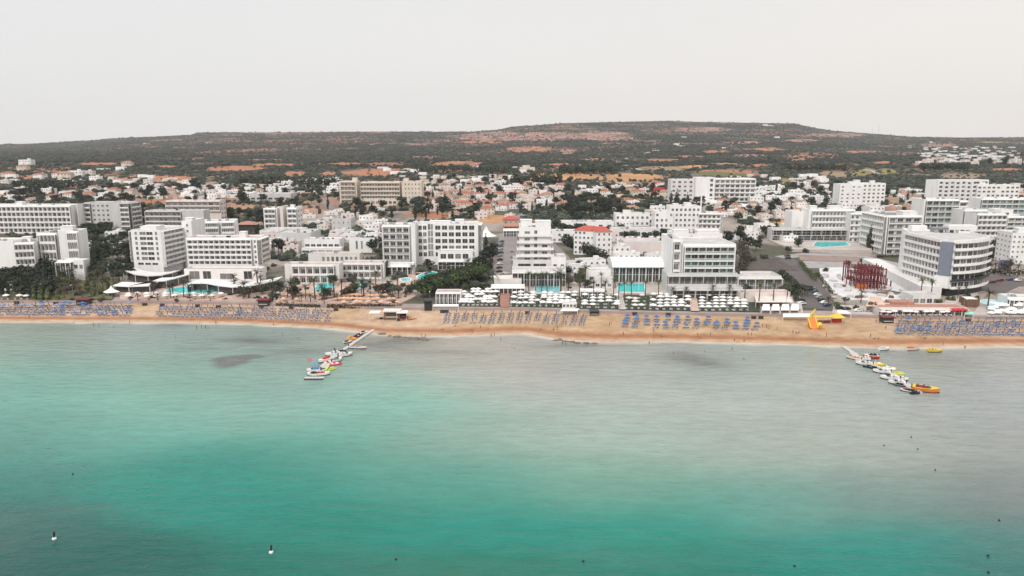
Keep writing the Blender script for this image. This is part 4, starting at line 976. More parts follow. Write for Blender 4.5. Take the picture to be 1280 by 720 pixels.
sheet_roof('white flat awning on the promenade wall left of the yellow water slide', [(979, 394), (1014, 394), (1014, 391.5), (979, 391.5)], 2.6, CW)
sheet_roof('white sun roof on the promenade in front of the left parasol lawn', [(541, 381), (573, 381), (573, 378.5), (541, 378.5)], 2.6, CW)
sheet_roof('white awning projecting over the lawn edge between the parasol rows', [(700, 388), (722, 388), (724, 385), (703, 385)], 2.2, CW, fall=.2)
sheet_roof('mint green awning at the right end of the pink-roofed restaurant', [(1206, 391), (1217, 391), (1217, 388), (1206, 388)], 3, SHD)
sheet_roof('navy shade sail in the palm garden at the photo edge', [(1247, 331), (1266, 331), (1264, 324), (1250, 324)], 3, BLS)
r, q = low('glass fronted white lifeguard cabin standing on the lawn edge', (703, 386), 721, 378, 4, 1, name='beach_cabin', cat='cabin', front=[N_(bays=4, ww=.8, hh=.5)], para=.2, clutter=0)

# red steel skeleton
r = hotel('red steel frame of a building under construction on white ground', (1052, 362), 'building skeleton', 'building_skeleton')
def steel(r):
    base = Vector(r.location); o = at(1066, 364)
    nx, ny, sx, sy = 8, 4, 1.7, 5.0; H1 = zat(at(1054, 352), 323) - at(1054, 352).z
    ox, oy = at(1066, 360).x - base.x, o.y - base.y
    for i in range(nx):
        for j in range(ny):
            x, y = ox + i * sx, oy + j * sy; mb = MB(); mb.box(x - .2, x + .2, y - .2, y + .2, -2, H1 * ((1, .92, .8, .97, .7)[(i * 3 + j * 2) % 5])); mb.build('column', [STL], r)
    for k, z in enumerate((H1 * .3, H1 * .62, H1 * .88)):
        for j in range(ny):
            x = ox; y = oy + j * sy; mb = MB(); mb.box(x + .3, x + (nx - 1) * sx - .3, y - .12, y + .12, z, z + .35); mb.build('beam', [STL], r)
        for i in range(nx):
            x = ox + i * sx; mb = MB(); mb.box(x - .1, x + .1, oy + .3, oy + (ny - 1) * sy - .3, z - .4, z - .01); mb.build('beam', [STL], r)
    for (px, py, t) in ((1087, 360, 336), (1091, 361, 336), (1096, 361, 338), (1100, 357, 340), (1104, 357, 345), (1108, 358, 348), (1113, 359, 351), (1056, 349, 325), (1060, 350, 326), (1053, 352, 326)):
        q = at(px, py) - base; mb = MB(); hh = zat(at(px, py), t) - at(px, py).z; mb.box(q.x - .24, q.x + .24, q.y - .24, q.y + .24, -2 + q.z, hh + q.z); mb.build('column', [STL], r)
steel(r)
occupy(*(at(1080, 352).xy), 38)
lm(1080, 345, 'the red steel frame')
r, q = low('small red and orange site container standing inside the red steel frame', (1072, 362), 1083, 355, 3, 1, name='site_container', cat='container', wall=ORG, deck=TCR, para=.1, clutter=0)
# ------------------------------------------------------------------ prototypes (built once, later copied with their parts)
def villa_proto(key, w, d, nf, wall, roofkind, rm, seed):
    rr = random.Random(seed); r = empty('villa', (0, 0, 0)); PROTO[key] = r; hh = 3.1 * nf
    mb = MB(); mb.box(-w / 2, w / 2, 0, d, -4, hh)
    if rr.random() < .6: mb.box(-w / 2 + 1, -w / 2 + w * .45, -2.2, -.01, -4, 3.0)   # porch block
    mb.build('wall', [wall], r)
    if roofkind == 'hip':
        e = .5; ri = 1.9; mb = MB(); mb.add([(-w / 2 - e, -e, 0), (w / 2 + e, -e, 0), (w / 2 + e, d + e, 0), (-w / 2 - e, d + e, 0), (-w * .15, d / 2, ri), (w * .15, d / 2, ri)], [(0, 1, 5, 4), (1, 2, 5), (2, 3, 4, 5), (3, 0, 4), (3, 2, 1, 0)])
        rf = mb.build('roof', [rm], r, (0, 0, hh + .01))
        mb = MB(); mb.box(w * .2, w * .2 + .8, d * .6, d * .6 + .8, .2, 2.4); mb.build('chimney', [wall], rf)
    else:
        mb = MB(); t = .25
        mb.box(-w / 2 + t, w / 2 - t, t, d - t, 0, .05, 1)
        for (a, b, c, e) in ((-w / 2, w / 2, 0, t), (-w / 2, w / 2, d - t, d), (-w / 2, -w / 2 + t, t, d - t), (w / 2 - t, w / 2, t, d - t)): mb.box(a, b, c, e, .001, .7, 0)
        rf = mb.build('roof', [wall, rm], r, (0, 0, hh))
        mb = MB(); x = rr.uniform(-w / 3, w / 6); mb.box(x, x + 3, d * .4, d * .4 + 3, .06, 2.3); mb.build('stair_tower', [wall], rf)
        mb = MB(); x = rr.uniform(-w / 3, w / 3); mb.tube((x, d * .3, .8), (x + 1.4, d * .3, .8), .35); mb.build('water_tank', [WHP], rf)
        mb = MB(); mb.add([(x, d * .15, .1), (x + 2, d * .15, .1), (x + 2, d * .28, 1.0), (x, d * .28, 1.0)], [(0, 1, 2, 3)]); mb.build('solar_panel', [GRP], rf)
    n = max(2, round(w / 3.6))
    for f in range(nf):
        for i in range(n):
            if rr.random() < .15: continue
            x = -w / 2 + w * (i + .5) / n; y = -2.23 if (f == 0 and False) else -.02
            if f == 0 and x < -w / 2 + w * .47: y = -2.23 if rr.random() < .5 else -.02
            if y == -.02: obj('window', win_mesh(1.5, 1.5, rr.choice([GD, GD, GM]), W), r, (x, y, .9 + 3.1 * f))
    for f in range(nf): obj('window', win_mesh(1.3, 1.4, GD, W), r, (w / 2 + .02, d * .5, .9 + 3.1 * f), math.pi / 2)
    obj('door', win_mesh(1.2, 2.1, WD, W), r, (w / 2 - 1.2, -.02, 0)) if nf > 1 else None
    return r
VK = []
_walls = [(W, 'white'), (W, 'white'), (W2, 'off-white'), (PK, 'pale pink'), (CR2, 'cream'), (W2, 'off-white'), (CR, 'sand coloured'), (PE, 'peach')]
for i, (wl, wn) in enumerate(_walls):
    rk, rm, rn = [('hip', TC, 'terracotta hip roof'), ('flat', RD, 'flat roof'), ('hip', TCP, 'faded red hip roof'), ('flat', RDR, 'flat pinkish roof'), ('hip', TCP, 'faded red hip roof'), ('flat', RD, 'flat roof'), ('hip', TC, 'terracotta hip roof'), ('flat', RDR, 'flat pinkish roof')][i]
    nf = [2, 2, 1, 2, 2, 1, 2, 2][i]; w = [13, 15, 14, 12, 13, 17, 14, 12][i]
    villa_proto('v%d' % i, w, [10, 10, 9, 9, 10, 10, 10, 9][i], nf, wl, rk, rm, i)
    VK.append(('v%d' % i, '%s%s villa with %s' % ('' if nf == 2 else 'low ', wn, rn), w, rk))

def leafmesh(name, mats, lumps, n, size, seed, flat_=0.0, jitter=.35, droop=0):
    """many leaf clumps (bent quads) spread through the volume of overlapping lumps: (x, y, z, rx, ry, rz, material)"""
    rs = np.random.RandomState(seed); V = []; Fc = []; M = []
    vol = [l[3] * l[4] * l[5] for l in lumps]; tv = sum(vol)
    for l, vv in zip(lumps, vol):
        k = max(6, int(n * vv / tv)); d = rs.normal(size=(k, 3)); d /= np.linalg.norm(d, axis=1)[:, None]
        rad = rs.uniform(.55, 1.05, k)[:, None] + rs.normal(size=(k, 1)) * .06
        p = d * rad * np.array(l[3:6]) + np.array(l[:3])
        for j in range(k):
            s = size * rs.uniform(.6, 1.35); nn = d[j] + rs.normal(size=3) * jitter; nn[2] += flat_; nn /= np.linalg.norm(nn) + 1e-6
            a = np.cross(nn, rs.normal(size=3)); a /= np.linalg.norm(a) + 1e-6; b = np.cross(nn, a)
            o = len(V); c = p[j]
            V += [tuple(c - a * s), tuple(c + b * s * .8 + nn * s * .15), tuple(c + a * s), tuple(c - b * s * .8 + nn * s * .1), tuple(c + nn * s * .35)]
            Fc += [(o, o + 4, o + 3), (o + 3, o + 4, o + 2), (o + 2, o + 4, o + 1), (o + 1, o + 4, o)]; mi = l[6] if len(l) > 6 else 0; M += [mi] * 4
    me = bpy.data.meshes.new(name); me.from_pydata(V, [], Fc)
    for m in mats: me.materials.append(m)
    me.polygons.foreach_set('material_index', M); me.update(); return me
def tree_proto(key, kind, mats, hgt, rad, seed, name='tree'):
    name = {'t0': 'broad_tree', 't1': 'garden_tree', 't2': 'bushy_tree', 't3': 'olive_tree', 't4': 'garden_tree', 't5': 'olive_tree'}.get(key, name)
    rr = random.Random(seed); r = empty(name, (0, 0, 0)); PROTO[key] = r
    mb = MB()
    if kind == 'round':
        z0 = hgt * .3; mb.tube((0, 0, -1), (rr.uniform(-.2, .2), 0, z0 + hgt * .15), hgt * .035, hgt * .022)
        for i in range(4):
            a = i * 1.6 + rr.random(); mb.tube((0, 0, z0), (math.cos(a) * rad * .6, math.sin(a) * rad * .6, hgt * .65), hgt * .02, hgt * .008, 5)
        lumps = []
        for i in range(9):
            a = rr.uniform(0, 6.28); q = rad * rr.uniform(.15, .62); s = rad * rr.uniform(.32, .52)
            lumps.append((math.cos(a) * q, math.sin(a) * q, hgt * rr.uniform(.45, .85), s, s, s * .75, rr.choice([0, 0, 1])))
        me = leafmesh('crown', mats, lumps, 330, rad * .13, seed)
    elif kind == 'umbrella':
        mb.tube((0, 0, -1), (0, 0, hgt * .8), hgt * .03, hgt * .02); lumps = [(math.cos(i * 1.05) * rad * .55, math.sin(i * 1.05) * rad * .55, hgt * (.78 + .06 * (i % 2)), rad * .5, rad * .5, hgt * .13, i % 2) for i in range(6)] + [(0, 0, hgt * .88, rad * .5, rad * .5, hgt * .12, 0)]
        for i in range(5): mb.tube((0, 0, hgt * .5), (math.cos(i * 1.3) * rad * .6, math.sin(i * 1.3) * rad * .6, hgt * .78), hgt * .015, hgt * .008, 5)
        me = leafmesh('crown', mats, lumps, 360, rad * .12, seed, .6)
    elif kind == 'cypress':
        mb.tube((0, 0, -1), (0, 0, hgt * .5), .18, .1); lumps = [(rr.uniform(-.15, .15), rr.uniform(-.15, .15), hgt * (.14 + .12 * i), rad * (1 - abs(i - 2) * .14) * (1 if i < 5 else .6), rad * (1 - abs(i - 2) * .14), hgt * .12, i % 2) for i in range(7)]
        me = leafmesh('crown', mats, lumps, 300, rad * .28, seed)
    elif kind == 'bush':
        mb.tube((0, 0, -.5), (0, 0, hgt * .5), .12, .05, 5); lumps = [(rr.uniform(-.5, .5) * rad, rr.uniform(-.5, .5) * rad, hgt * rr.uniform(.3, .6), rad * .5, rad * .5, hgt * .38, i % 2) for i in range(5)]
        me = leafmesh('crown', mats, lumps, 180, rad * .17, seed)
    mb.build('trunk', [TRK], r); obj('crown', me, r); return r
def palm_proto(key, hgt, fl, mats, seed, skirt=True, nfr=22):
    rr = random.Random(seed); r = empty('palm_tree', (0, 0, 0)); PROTO[key] = r
    mb = MB(); lean = rr.uniform(-.4, .4)
    for i in range(5):
        mb.tube((lean * (i / 5) ** 2, 0, hgt * i / 5 - (1 if i == 0 else 0)), (lean * ((i + 1) / 5) ** 2, 0, hgt * (i + 1) / 5), .3 - .02 * i, .28 - .02 * i, 7)
    mb.build('trunk', [TRK], r)
    V = []; Fc = []; M = []
    for k in range(nfr):
        a = 2 * math.pi * k / nfr * 1.0 + rr.uniform(-.15, .15); el = rr.uniform(-.25, 1.15) if k % 3 else rr.uniform(.9, 1.4); L = fl * rr.uniform(.8, 1.1); mi = 1 if (el < .1 and len(mats) > 1) else 0
        pts = []; p = Vector((lean, 0, hgt)); d = Vector((math.cos(a) * math.cos(el), math.sin(a) * math.cos(el), math.sin(el)))
        for s in range(6):
            pts.append(p.copy()); p = p + d * (L / 5); d = (d + Vector((0, 0, -.34))).normalized()
        side = Vector((-math.sin(a), math.cos(a), 0))
        for s in range(5):
            w0 = fl * .17 * (.35, .9, 1, .85, .55, .1)[s]; w1 = fl * .17 * (.35, .9, 1, .85, .55, .1)[s + 1]
            for sg in (1, -1):   # leaflets hang to either side with gaps between
                q0, q1 = pts[s], pts[s + 1]
                for u in (0.0, .5):
                    b0 = q0.lerp(q1, u); b1 = q0.lerp(q1, u + .36); w = w0 + (w1 - w0) * u
                    t = b0.lerp(b1, .9) + side * sg * w + (q1 - q0) * .35 + Vector((0, 0, -w * .45)); o = len(V)
                    V += [tuple(b0), tuple(b1), tuple(t)]; Fc.append((o, o + 1, o + 2)); M.append(mi)
    me = bpy.data.meshes.new('crown'); me.from_pydata(V, [], Fc)
    for m in mats: me.materials.append(m)
    me.polygons.foreach_set('material_index', M); me.update(); obj('crown', me, r); return r
tree_proto('t0', 'round', [LFD, LFM], 8, 4.2, 1); tree_proto('t1', 'round', [LFM, LFG], 7, 3.8, 2); tree_proto('t2', 'round', [LFD, LFD], 9.5, 4.6, 3)
tree_proto('t3', 'round', [LFG, LFM], 6, 3.4, 4); tree_proto('t4', 'round', [LFL, LFM], 6.5, 3.4, 5); tree_proto('t5', 'round', [LFB, LFM], 6, 3.2, 6)
tree_proto('p0', 'umbrella', [LFD, LFM], 10, 5.2, 7, 'pine_tree'); tree_proto('p1', 'umbrella', [LFM, LFG], 9, 4.6, 8, 'pine_tree')
tree_proto('c0', 'cypress', [LFD, LFD], 11, 1.3, 9, 'cypress_tree'); tree_proto('c1', 'cypress', [LFD, LFM], 14, 2.2, 10, 'cypress_tree'); tree_proto('c2', 'cypress', [mat('pale_silvery_foliage', (.17, .19, .10), .9, .2, .5, col2=(.09, .11, .055)), LFL], 8, 1.5, 12, 'conical_shrub')
tree_proto('b0', 'bush', [LFM, LFD], 2.6, 2.2, 13, 'shrub'); tree_proto('b1', 'bush', [LFL, LFM], 2.2, 1.9, 14, 'shrub'); tree_proto('b2', 'bush', [LFG, LFB], 2.2, 2.0, 15, 'shrub')
palm_proto('m0', 8, 3.4, [LFM, LFB], 1); palm_proto('m1', 6.2, 3.8, [LFG, LFB], 2); palm_proto('m2', 9.5, 3.0, [LFL, LFB], 3); palm_proto('m3', 5.0, 3.6, [LFB, LFB], 4)
TDESC = {'t0': 'dark broad tree', 't1': 'mid green round tree', 't2': 'tall dark bushy tree', 't3': 'greyish green olive-like tree', 't4': 'light green round tree', 't5': 'brownish leaved tree',
         'p0': 'dark flat-topped pine', 'p1': 'grey green flat-topped pine', 'c0': 'slim dark cypress', 'c1': 'big dark cypress', 'c2': 'pale green conical shrub', 'b0': 'dark low shrub', 'b1': 'bright green low shrub', 'b2': 'dull green low shrub',
         'm0': 'tall green fan of palm fronds', 'm1': 'short broad palm', 'm2': 'slender tall palm with small crown', 'm3': 'squat brownish palm'}
TDESC['m0'] = 'mid height green palm'
def car_proto(key, m):
    r = empty('parked_car', (0, 0, 0)); PROTO[key] = r; mb = MB()
    prof = [(-2.1, .35), (-2.15, .8), (-1.3, .95), (-.7, 1.42), (.9, 1.45), (1.6, 1.0), (2.1, .85), (2.15, .4)]
    n = len(prof); mb.add([(x, -.85, z) for x, z in prof] + [(x, .85, z) for x, z in prof], [tuple(range(n - 1, -1, -1)), tuple(range(n, 2 * n))] + [(i, (i + 1) % n, n + (i + 1) % n, n + i) for i in range(n)]); mb.build('body', [m], r)
    mb = MB(); gp = [(-1.2, .97), (-.72, 1.37), (.85, 1.39), (1.45, 1.0)]; mb.add([(x, -.87, z) for x, z in gp] + [(x, .87, z) for x, z in gp], [(3, 2, 1, 0), (4, 5, 6, 7), (0, 1, 5, 4), (2, 3, 7, 6), (1, 2, 6, 5), (3, 0, 4, 7)]); mb.build('window', [GD], r)
    for x in (-1.35, 1.35):
        for y in (-.8, .8):
            mb = MB(); mb.tube((x, y - .1, .32), (x, y + .1, .32), .32, n=10); mb.build('wheel', [BLK], r)
    return r
CARC = [('white', WHP), ('silver', MT), ('black', BLK), ('dark red', mat('dark_red_paint', (.12, .015, .02), .3, .0)), ('grey', GRP), ('blue', mat('blue_car_paint', (.03, .06, .16), .3, 0))]
for n_, m_ in CARC: car_proto('car_' + n_, m_)
def umb_proto(key, name, m, rad, hgt, opn=True, polem=PL):
    r = empty(name, (0, 0, 0)); PROTO[key] = r
    mb = MB(); mb.tube((0, 0, -.3), (0, 0, hgt + .1), .045, n=5); mb.build('pole', [polem], r)
    mb = MB()
    if opn:
        n = 8; vs = [(rad * math.cos(2 * math.pi * i / n), rad * math.sin(2 * math.pi * i / n), hgt - .55) for i in range(n)]
        vs += [(v[0] * .5, v[1] * .5, hgt - .15) for v in vs[:n]] + [(0, 0, hgt + .05)]
        mb.add(vs, [(i, (i + 1) % n, n + (i + 1) % n, n + i) for i in range(n)] + [(n + i, n + (i + 1) % n, 2 * n) for i in range(n)])
        mb.add([(v[0], v[1], v[2] - .2) for v in vs[:n]] + vs[:n], [(i, (i + 1) % n, n + (i + 1) % n, n + i) for i in range(n)])
        mb.build('canopy', [m], r)
    else:
        mb.cone(0, 0, hgt * .42, hgt * .6, .1, .17, 6); mb.cone(0, 0, hgt * .6, hgt, .17, .05, 6); mb.build('furled_canopy', [m], r)
    return r
umb_proto('ub', 'beach_umbrella', BLD, 1.2, 2.05, False); umb_proto('uo', 'beach_umbrella', BL, 1.1, 2.2, True); umb_proto('uv', 'beach_umbrella', LAV, 1.2, 2.2, True)
umb_proto('pw', 'parasol', CW, 1.55, 2.5, True, WHP); umb_proto('pp', 'parasol', CP, 1.5, 2.4, True, WHP); umb_proto('po', 'parasol', mat('apricot_canvas', (.66, .40, .25), .85, .1, .5), 1.5, 2.4, True, WHP); umb_proto('pr', 'parasol', CRD, 1.8, 2.7, True, WHP); umb_proto('pf', 'parasol', CW, 1, 2.6, False, WHP)
def lounger_proto(key, m, fm):
    r = empty('sun_lounger', (0, 0, 0)); PROTO[key] = r
    mb = MB(); mb.box(-.36, .36, -.95, .95, .24, .32)
    for x in (-.3, .3):
        for y in (-.8, .75): mb.box(x - .04, x + .04, y - .04, y + .04, -.1, .24)
    mb.build('frame', [fm], r)
    mb = MB(); mb.box(-.33, .33, -.95, .25, .325, .40); mb.add([(-.33, .25, .33), (.33, .25, .33), (.33, .9, .8), (-.33, .9, .8), (-.33, .25, .42), (.33, .25, .42), (.33, .88, .88), (-.33, .88, .88)], [(0, 3, 2, 1), (4, 5, 6, 7), (0, 1, 5, 4), (1, 2, 6, 5), (2, 3, 7, 6), (3, 0, 4, 7)])
    mb.build('cushion', [m], r); return r
lounger_proto('ll', LAV, LAVW); lounger_proto('lw', CW, LAVW); lounger_proto('lo', ORC, WD); lounger_proto('lb', BL, LAVW)

# people: one continuous skinned body, clothing as a part
def person_proto(key, pose, skin, swim):
    if pose == 'stand': J = [((0, 0, .93), .14), ((0, 0, 1.15), .12), ((0, 0, 1.4), .15), ((0, 0, 1.52), .06), ((0, .01, 1.66), .1), ((.18, 0, 1.4), .05), ((.24, 0, 1.12), .04), ((.22, -.08, .86), .035), ((-.18, 0, 1.4), .05), ((-.25, 0, 1.12), .04), ((-.22, -.06, .86), .035), ((.1, 0, .88), .09), ((.11, -.02, .48), .06), ((.11, .02, .06), .045), ((.12, -.14, .03), .035), ((-.1, 0, .88), .09), ((-.11, -.02, .48), .06), ((-.12, .04, .06), .045), ((-.13, -.12, .03), .035)]
    elif pose == 'walk': J = [((0, 0, .93), .14), ((0, -.02, 1.15), .12), ((0, -.03, 1.4), .15), ((0, -.04, 1.52), .06), ((0, -.05, 1.66), .1), ((.18, 0, 1.4), .05), ((.23, .14, 1.14), .04), ((.22, .1, .9), .035), ((-.18, 0, 1.4), .05), ((-.23, -.14, 1.14), .04), ((-.22, -.3, .98), .035), ((.1, 0, .88), .09), ((.1, -.24, .5), .06), ((.1, -.32, .08), .045), ((.1, -.46, .05), .035), ((-.1, 0, .88), .09), ((-.1, .12, .5), .06), ((-.1, .4, .14), .045), ((-.1, .34, .02), .035)]
    else: J = [((0, 0, .16), .15), ((0, .18, .34), .13), ((0, .3, .56), .14), ((0, .32, .68), .06), ((0, .3, .82), .1), ((.18, .3, .55), .05), ((.26, .36, .3), .04), ((.26, .42, .06), .035), ((-.18, .3, .55), .05), ((-.2, .05, .48), .04), ((-.14, -.16, .42), .035), ((.1, -.02, .14), .09), ((.12, -.42, .42), .06), ((.12, -.72, .08), .045), ((.12, -.86, .05), .035), ((-.1, -.02, .14), .09), ((-.12, -.45, .2), .06), ((-.12, -.85, .08), .045), ((-.12, -.9, .16), .035)]
    E = [(0, 1), (1, 2), (2, 3), (3, 4), (2, 5), (5, 6), (6, 7), (2, 8), (8, 9), (9, 10), (0, 11), (11, 12), (12, 13), (13, 14), (0, 15), (15, 16), (16, 17), (17, 18)]
    me = bpy.data.meshes.new('person'); me.from_pydata([j[0] for j in J], E, []); o = bpy.data.objects.new('person', me); C.objects.link(o)
    sm = o.modifiers.new('s', 'SKIN'); me.skin_vertices[0].data[0].use_root = True
    for i, j in enumerate(J): me.skin_vertices[0].data[i].radius = (j[1], j[1])
    o.modifiers.new('d', 'SUBSURF').levels = 1
    dg = bpy.context.evaluated_depsgraph_get(); m2 = bpy.data.meshes.new_from_object(o.evaluated_get(dg)); bpy.data.objects.remove(o)
    m2.name = 'person'; m2.materials.clear(); m2.materials.append(skin); m2.polygons.foreach_set('use_smooth', [True] * len(m2.polygons))
    r = obj('person', m2); PROTO[key] = r
    p = J[0][0]; mb = MB(); mb.ball((p[0], p[1], p[2] - .03), .185, 8, 0, .7); mb.build('swimwear', [swim], r)
    p = J[4][0]; mb = MB(); mb.ball((p[0], p[1] + .03, p[2] + .05), .115, 8, 0, 1); mb.build('hair', [HR], r)
    return r
SW = [BLK, REDP, BL, WHP]
for i in range(4):
    person_proto('ps%d' % i, 'stand', SKN, SW[i]); person_proto('pk%d' % i, 'walk', SKN, SW[(i + 1) % 4])
person_proto('pt0', 'sit', SKN, REDP); person_proto('pt1', 'sit', SKN, BL)

# small craft -----------------------------------------------------------------
def hull(mb, L, Wd, dep, mi_h=0, mi_d=1, bow=.35, free_=.55):
    st = [(-.5, .85, 0), (-.3, 1, 0), (0, 1, 0), (.2, .88, .02), (.38, .5, .12), (.5, .04, .25)]
    ring = []
    for t, wf, up in st:
        x = t * L; w = Wd / 2 * wf; ring.append([(x, -w, free_ + up), (x, -w * .86, .24 + up * .5), (x, 0, -dep * .4), (x, w * .86, .24 + up * .5), (x, w, free_ + up)])
    n = len(ring); vs = [p for r_ in ring for p in r_]
    for k in range(4): mb.add(vs, [(i * 5 + k, (i + 1) * 5 + k, (i + 1) * 5 + k + 1, i * 5 + k + 1) for i in range(n - 1)], 2 if k in (1, 2) else mi_h)  # black waterline faces, also painting in the shadow under the hull
    mb.add(vs[:5], [(0, 1, 2, 3, 4)], mi_h)
    mb.add([r_[0] for r_ in ring] + [r_[4] for r_ in ring], [(i, n + i, n + i + 1, i + 1) for i in range(n - 1)], mi_d)
def boat(label, px, py, rz, L=6, Wd=2.2, hm=WHP, dm=W2, style='open', cat='motorboat', name='motorboat', accent=None, group=None):
    p = wat(px, py); L *= 1.0; Wd *= 1.2; r = empty(name, (p.x, p.y, .05), math.radians(rz)); r.scale = (.8, .85, 1.0); tag(r, label, cat, group)
    mb = MB(); hull(mb, L, Wd, .5, free_=.2 * Wd + .35); mb.build('hull', [hm, dm, BLK], r); fz = .2 * Wd + .35
    mb = MB(); mb.box(-L * .38, L * .12, -Wd * .33, Wd * .33, fz + .003, fz + .05); mb.build('cockpit_floor', [accent or GRP], r)
    for x in (-L * .3, -L * .08):
        mb = MB(); mb.box(x - .3, x + .3, -Wd * .3, Wd * .3, fz + .053, fz + .45); mb.build('seat', [accent or dm], r)
    if style in ('speed', 'canopy'):
        mb = MB(); mb.add([(L * .1, -Wd * .38, fz), (L * .1, Wd * .38, fz), (L * .02, Wd * .34, fz + .55), (L * .02, -Wd * .34, fz + .55), (L * .22, 0, fz), (L * .1, 0, fz + .55)], [(0, 3, 5, 4), (1, 4, 5, 2)]); mb.build('windscreen', [GD], r)
    if style != 'pedal': mb = MB(); mb.box(-L * .5 - .35, -L * .5, -.22, .22, -.1, fz + .5); mb.build('outboard_motor', [BLK], r)
    if style == 'canopy':
        mb = MB(); mb.box(-L * .35, L * .02, -Wd * .45, Wd * .45, fz + 1.7, fz + 1.8); c = mb.build('canopy', [accent or BLK], r)
        for x in (-L * .33, 0):
            for y in (-Wd * .42, Wd * .42): mb = MB(); mb.tube((x, y, fz), (x, y, fz + 1.69), .035, n=5); mb.build('post', [MT], c)
    if style == 'arch':
        mb = MB()
        for i in range(6):
            t0, t1 = math.pi * i / 6, math.pi * (i + 1) / 6
            mb.tube((-L * .15, Wd * .45 * math.cos(t0), fz + 1.5 * math.sin(t0)), (-L * .15, Wd * .45 * math.cos(t1), fz + 1.5 * math.sin(t1)), .16, n=6)
        mb.build('arch', [BLK], r)
    return r
def jetski(label, px, py, rz, m, m2=WHP):
    p = wat(px, py); r = empty('jet_ski', (p.x, p.y, 0), math.radians(rz)); r.scale = (1.05, 1.15, 1.2); tag(r, label, 'jet ski')
    mb = MB(); hull(mb, 3.1, 1.15, .35, free_=.42); mb.build('hull', [m, m, BLK], r)
    mb = MB(); mb.box(-1.1, .3, -.2, .2, .43, .8); mb.build('seat', [BLK], r)
    mb = MB(); mb.add([(.25, -.3, .45), (.25, .3, .45), (1.1, 0, .55), (.35, -.2, .98), (.35, .2, .98)], [(0, 2, 3), (1, 4, 2), (3, 2, 4), (0, 3, 4, 1)]); mb.build('cowling', [m2], r)
    mb = MB(); mb.tube((.3, -.4, 1.02), (.3, .4, 1.02), .04, n=5); mb.build('handlebar', [BLK], r); return r
def pedalo(label, px, py, rz, m, m2, slide=False):
    p = wat(px, py); r = empty('pedalo', (p.x, p.y, 0), math.radians(rz)); r.scale = (1, 1, 1.15); tag(r, label, 'pedalo')
    for y in (-.65, .65):
        mb = MB(); mb.tube((-1.9, y, .18), (1.6, y, .18), .3, .3, 8); mb.tube((1.6, y, .18), (2.3, y, .4), .3, .06, 8); mb.build('float', [m], r)
    mb = MB(); mb.box(-1.3, 1.1, -.7, .7, .42, .56); mb.build('deck', [m2], r)
    for y in (-.35, .35): mb = MB(); mb.box(-.5, .1, y - .25, y + .25, .563, .72); mb.box(-.62, -.5, y - .25, y + .25, .563, 1.15); mb.build('seat', [m], r)
    if slide:
        mb = MB(); mb.add([(-.7, -.3, 1.5), (-.7, .3, 1.5), (-2.2, .3, .3), (-2.2, -.3, .3), (-.7, -.3, 1.42), (-.7, .3, 1.42), (-2.2, .3, .22), (-2.2, -.3, .22)], [(0, 3, 2, 1), (4, 5, 6, 7), (0, 1, 5, 4), (2, 3, 7, 6)]); mb.build('slide', [m2], r)
    return r
# ------------------------------------------------------------------ naming of look-alikes by landmark
REG = []   # (object, look, category, noun, px, py, kindkey)
ORDW = ['', 'second', 'third', 'fourth', 'fifth', 'sixth', 'seventh', 'eighth', 'ninth', 'tenth', 'eleventh', 'twelfth']
def reg(o, look, cat, px, py, noun, mode='count'): REG.append((o, look, cat, px, py, noun, mode))
def finish_labels():
    cells = {}
    for o, look, cat, px, py, noun, mode in REG:
        best = min(LAND, key=lambda l: ((l[0] - px) * .75) ** 2 + ((l[1] - py) * 2.2) ** 2)
        dx, dy = px - best[0], (py - best[1]) * 2.2
        rel = ('inland of' if dy < 0 else 'seaward of') if abs(dy) > abs(dx) * .8 else ('just right of' if dx > 0 else 'just left of')
        cells.setdefault((look, rel, best[2], cat), []).append((px, py, o, noun))
    for (look, rel, lmk, cat), v in cells.items():
        v.sort(key=lambda t: t[0]); n = len(v); one = look
        where = '%s %s' % (rel, lmk)
        for i, (px, py, o, noun) in enumerate(v):
            if n == 1: lab = '%s %s' % (look, where)
            elif n <= 12:
                w = 'leftmost' if i == 0 else 'rightmost' if i == n - 1 else ORDW[i] + ' from left'
                lab = '%s %s, %s' % (look, where, w)
            else: lab = '%s in the group %s' % (look, where)
            ws = lab.split()
            if len(ws) > 16:
                lab = lab.replace('just ', '').replace('in the group ', '').replace(' the ', ' ').replace(' with ', ' '); ws = lab.split()
                if len(ws) > 16: print('LONG', lab)
            tag(o, lab, cat, ('%s %s' % (noun, where)))

# ------------------------------------------------------------------ roads, terraces, pools, lawns
def road(name, pix, widths, m, lift=.12, **k): return drape(name, [at(*p) for p in pix], widths, m, lift, **k)
road('street', [(632, 352), (633, 330), (634, 310), (635, 296)], [13, 14, 14, 13], ROADM)
road('street', [(634, 297), (650, 270), (668, 262), (700, 262)], [8, 7, 7, 6], ROADM)
road('street', [(1012, 386), (1010, 372), (1000, 352), (985, 332), (975, 322)], [20, 22, 20, 16, 14], ASPH)
road('vacant_lot', [(918, 330), (985, 331)], [34, 40], mat('dark_bare_earth', (.10, .078, .066), .95, .25, .12), lift=.16)
road('street', [(975, 322), (1010, 318), (1080, 322), (1125, 332), (1150, 352)], [9, 10, 10, 10, 8], mat('pale_concrete_road', (.36, .35, .345), .9, .12, .06))
road('street', [(720, 352), (715, 335), (705, 320), (690, 305)], [5, 5, 5, 5], ROADM)
road('street', [(768, 296), (785, 306), (800, 320), (815, 330)], [10, 10, 10, 9], ASPH)
road('street', [(413, 273), (418, 263), (408, 255), (398, 248)], [7, 7, 7, 6], ROADM)
road('street', [(1215, 362), (1240, 352), (1285, 350)], [26, 26, 26], ASPH)
road('street', [(560, 366), (580, 352), (612, 345), (632, 340)], [5, 5, 6, 7], PAVE)
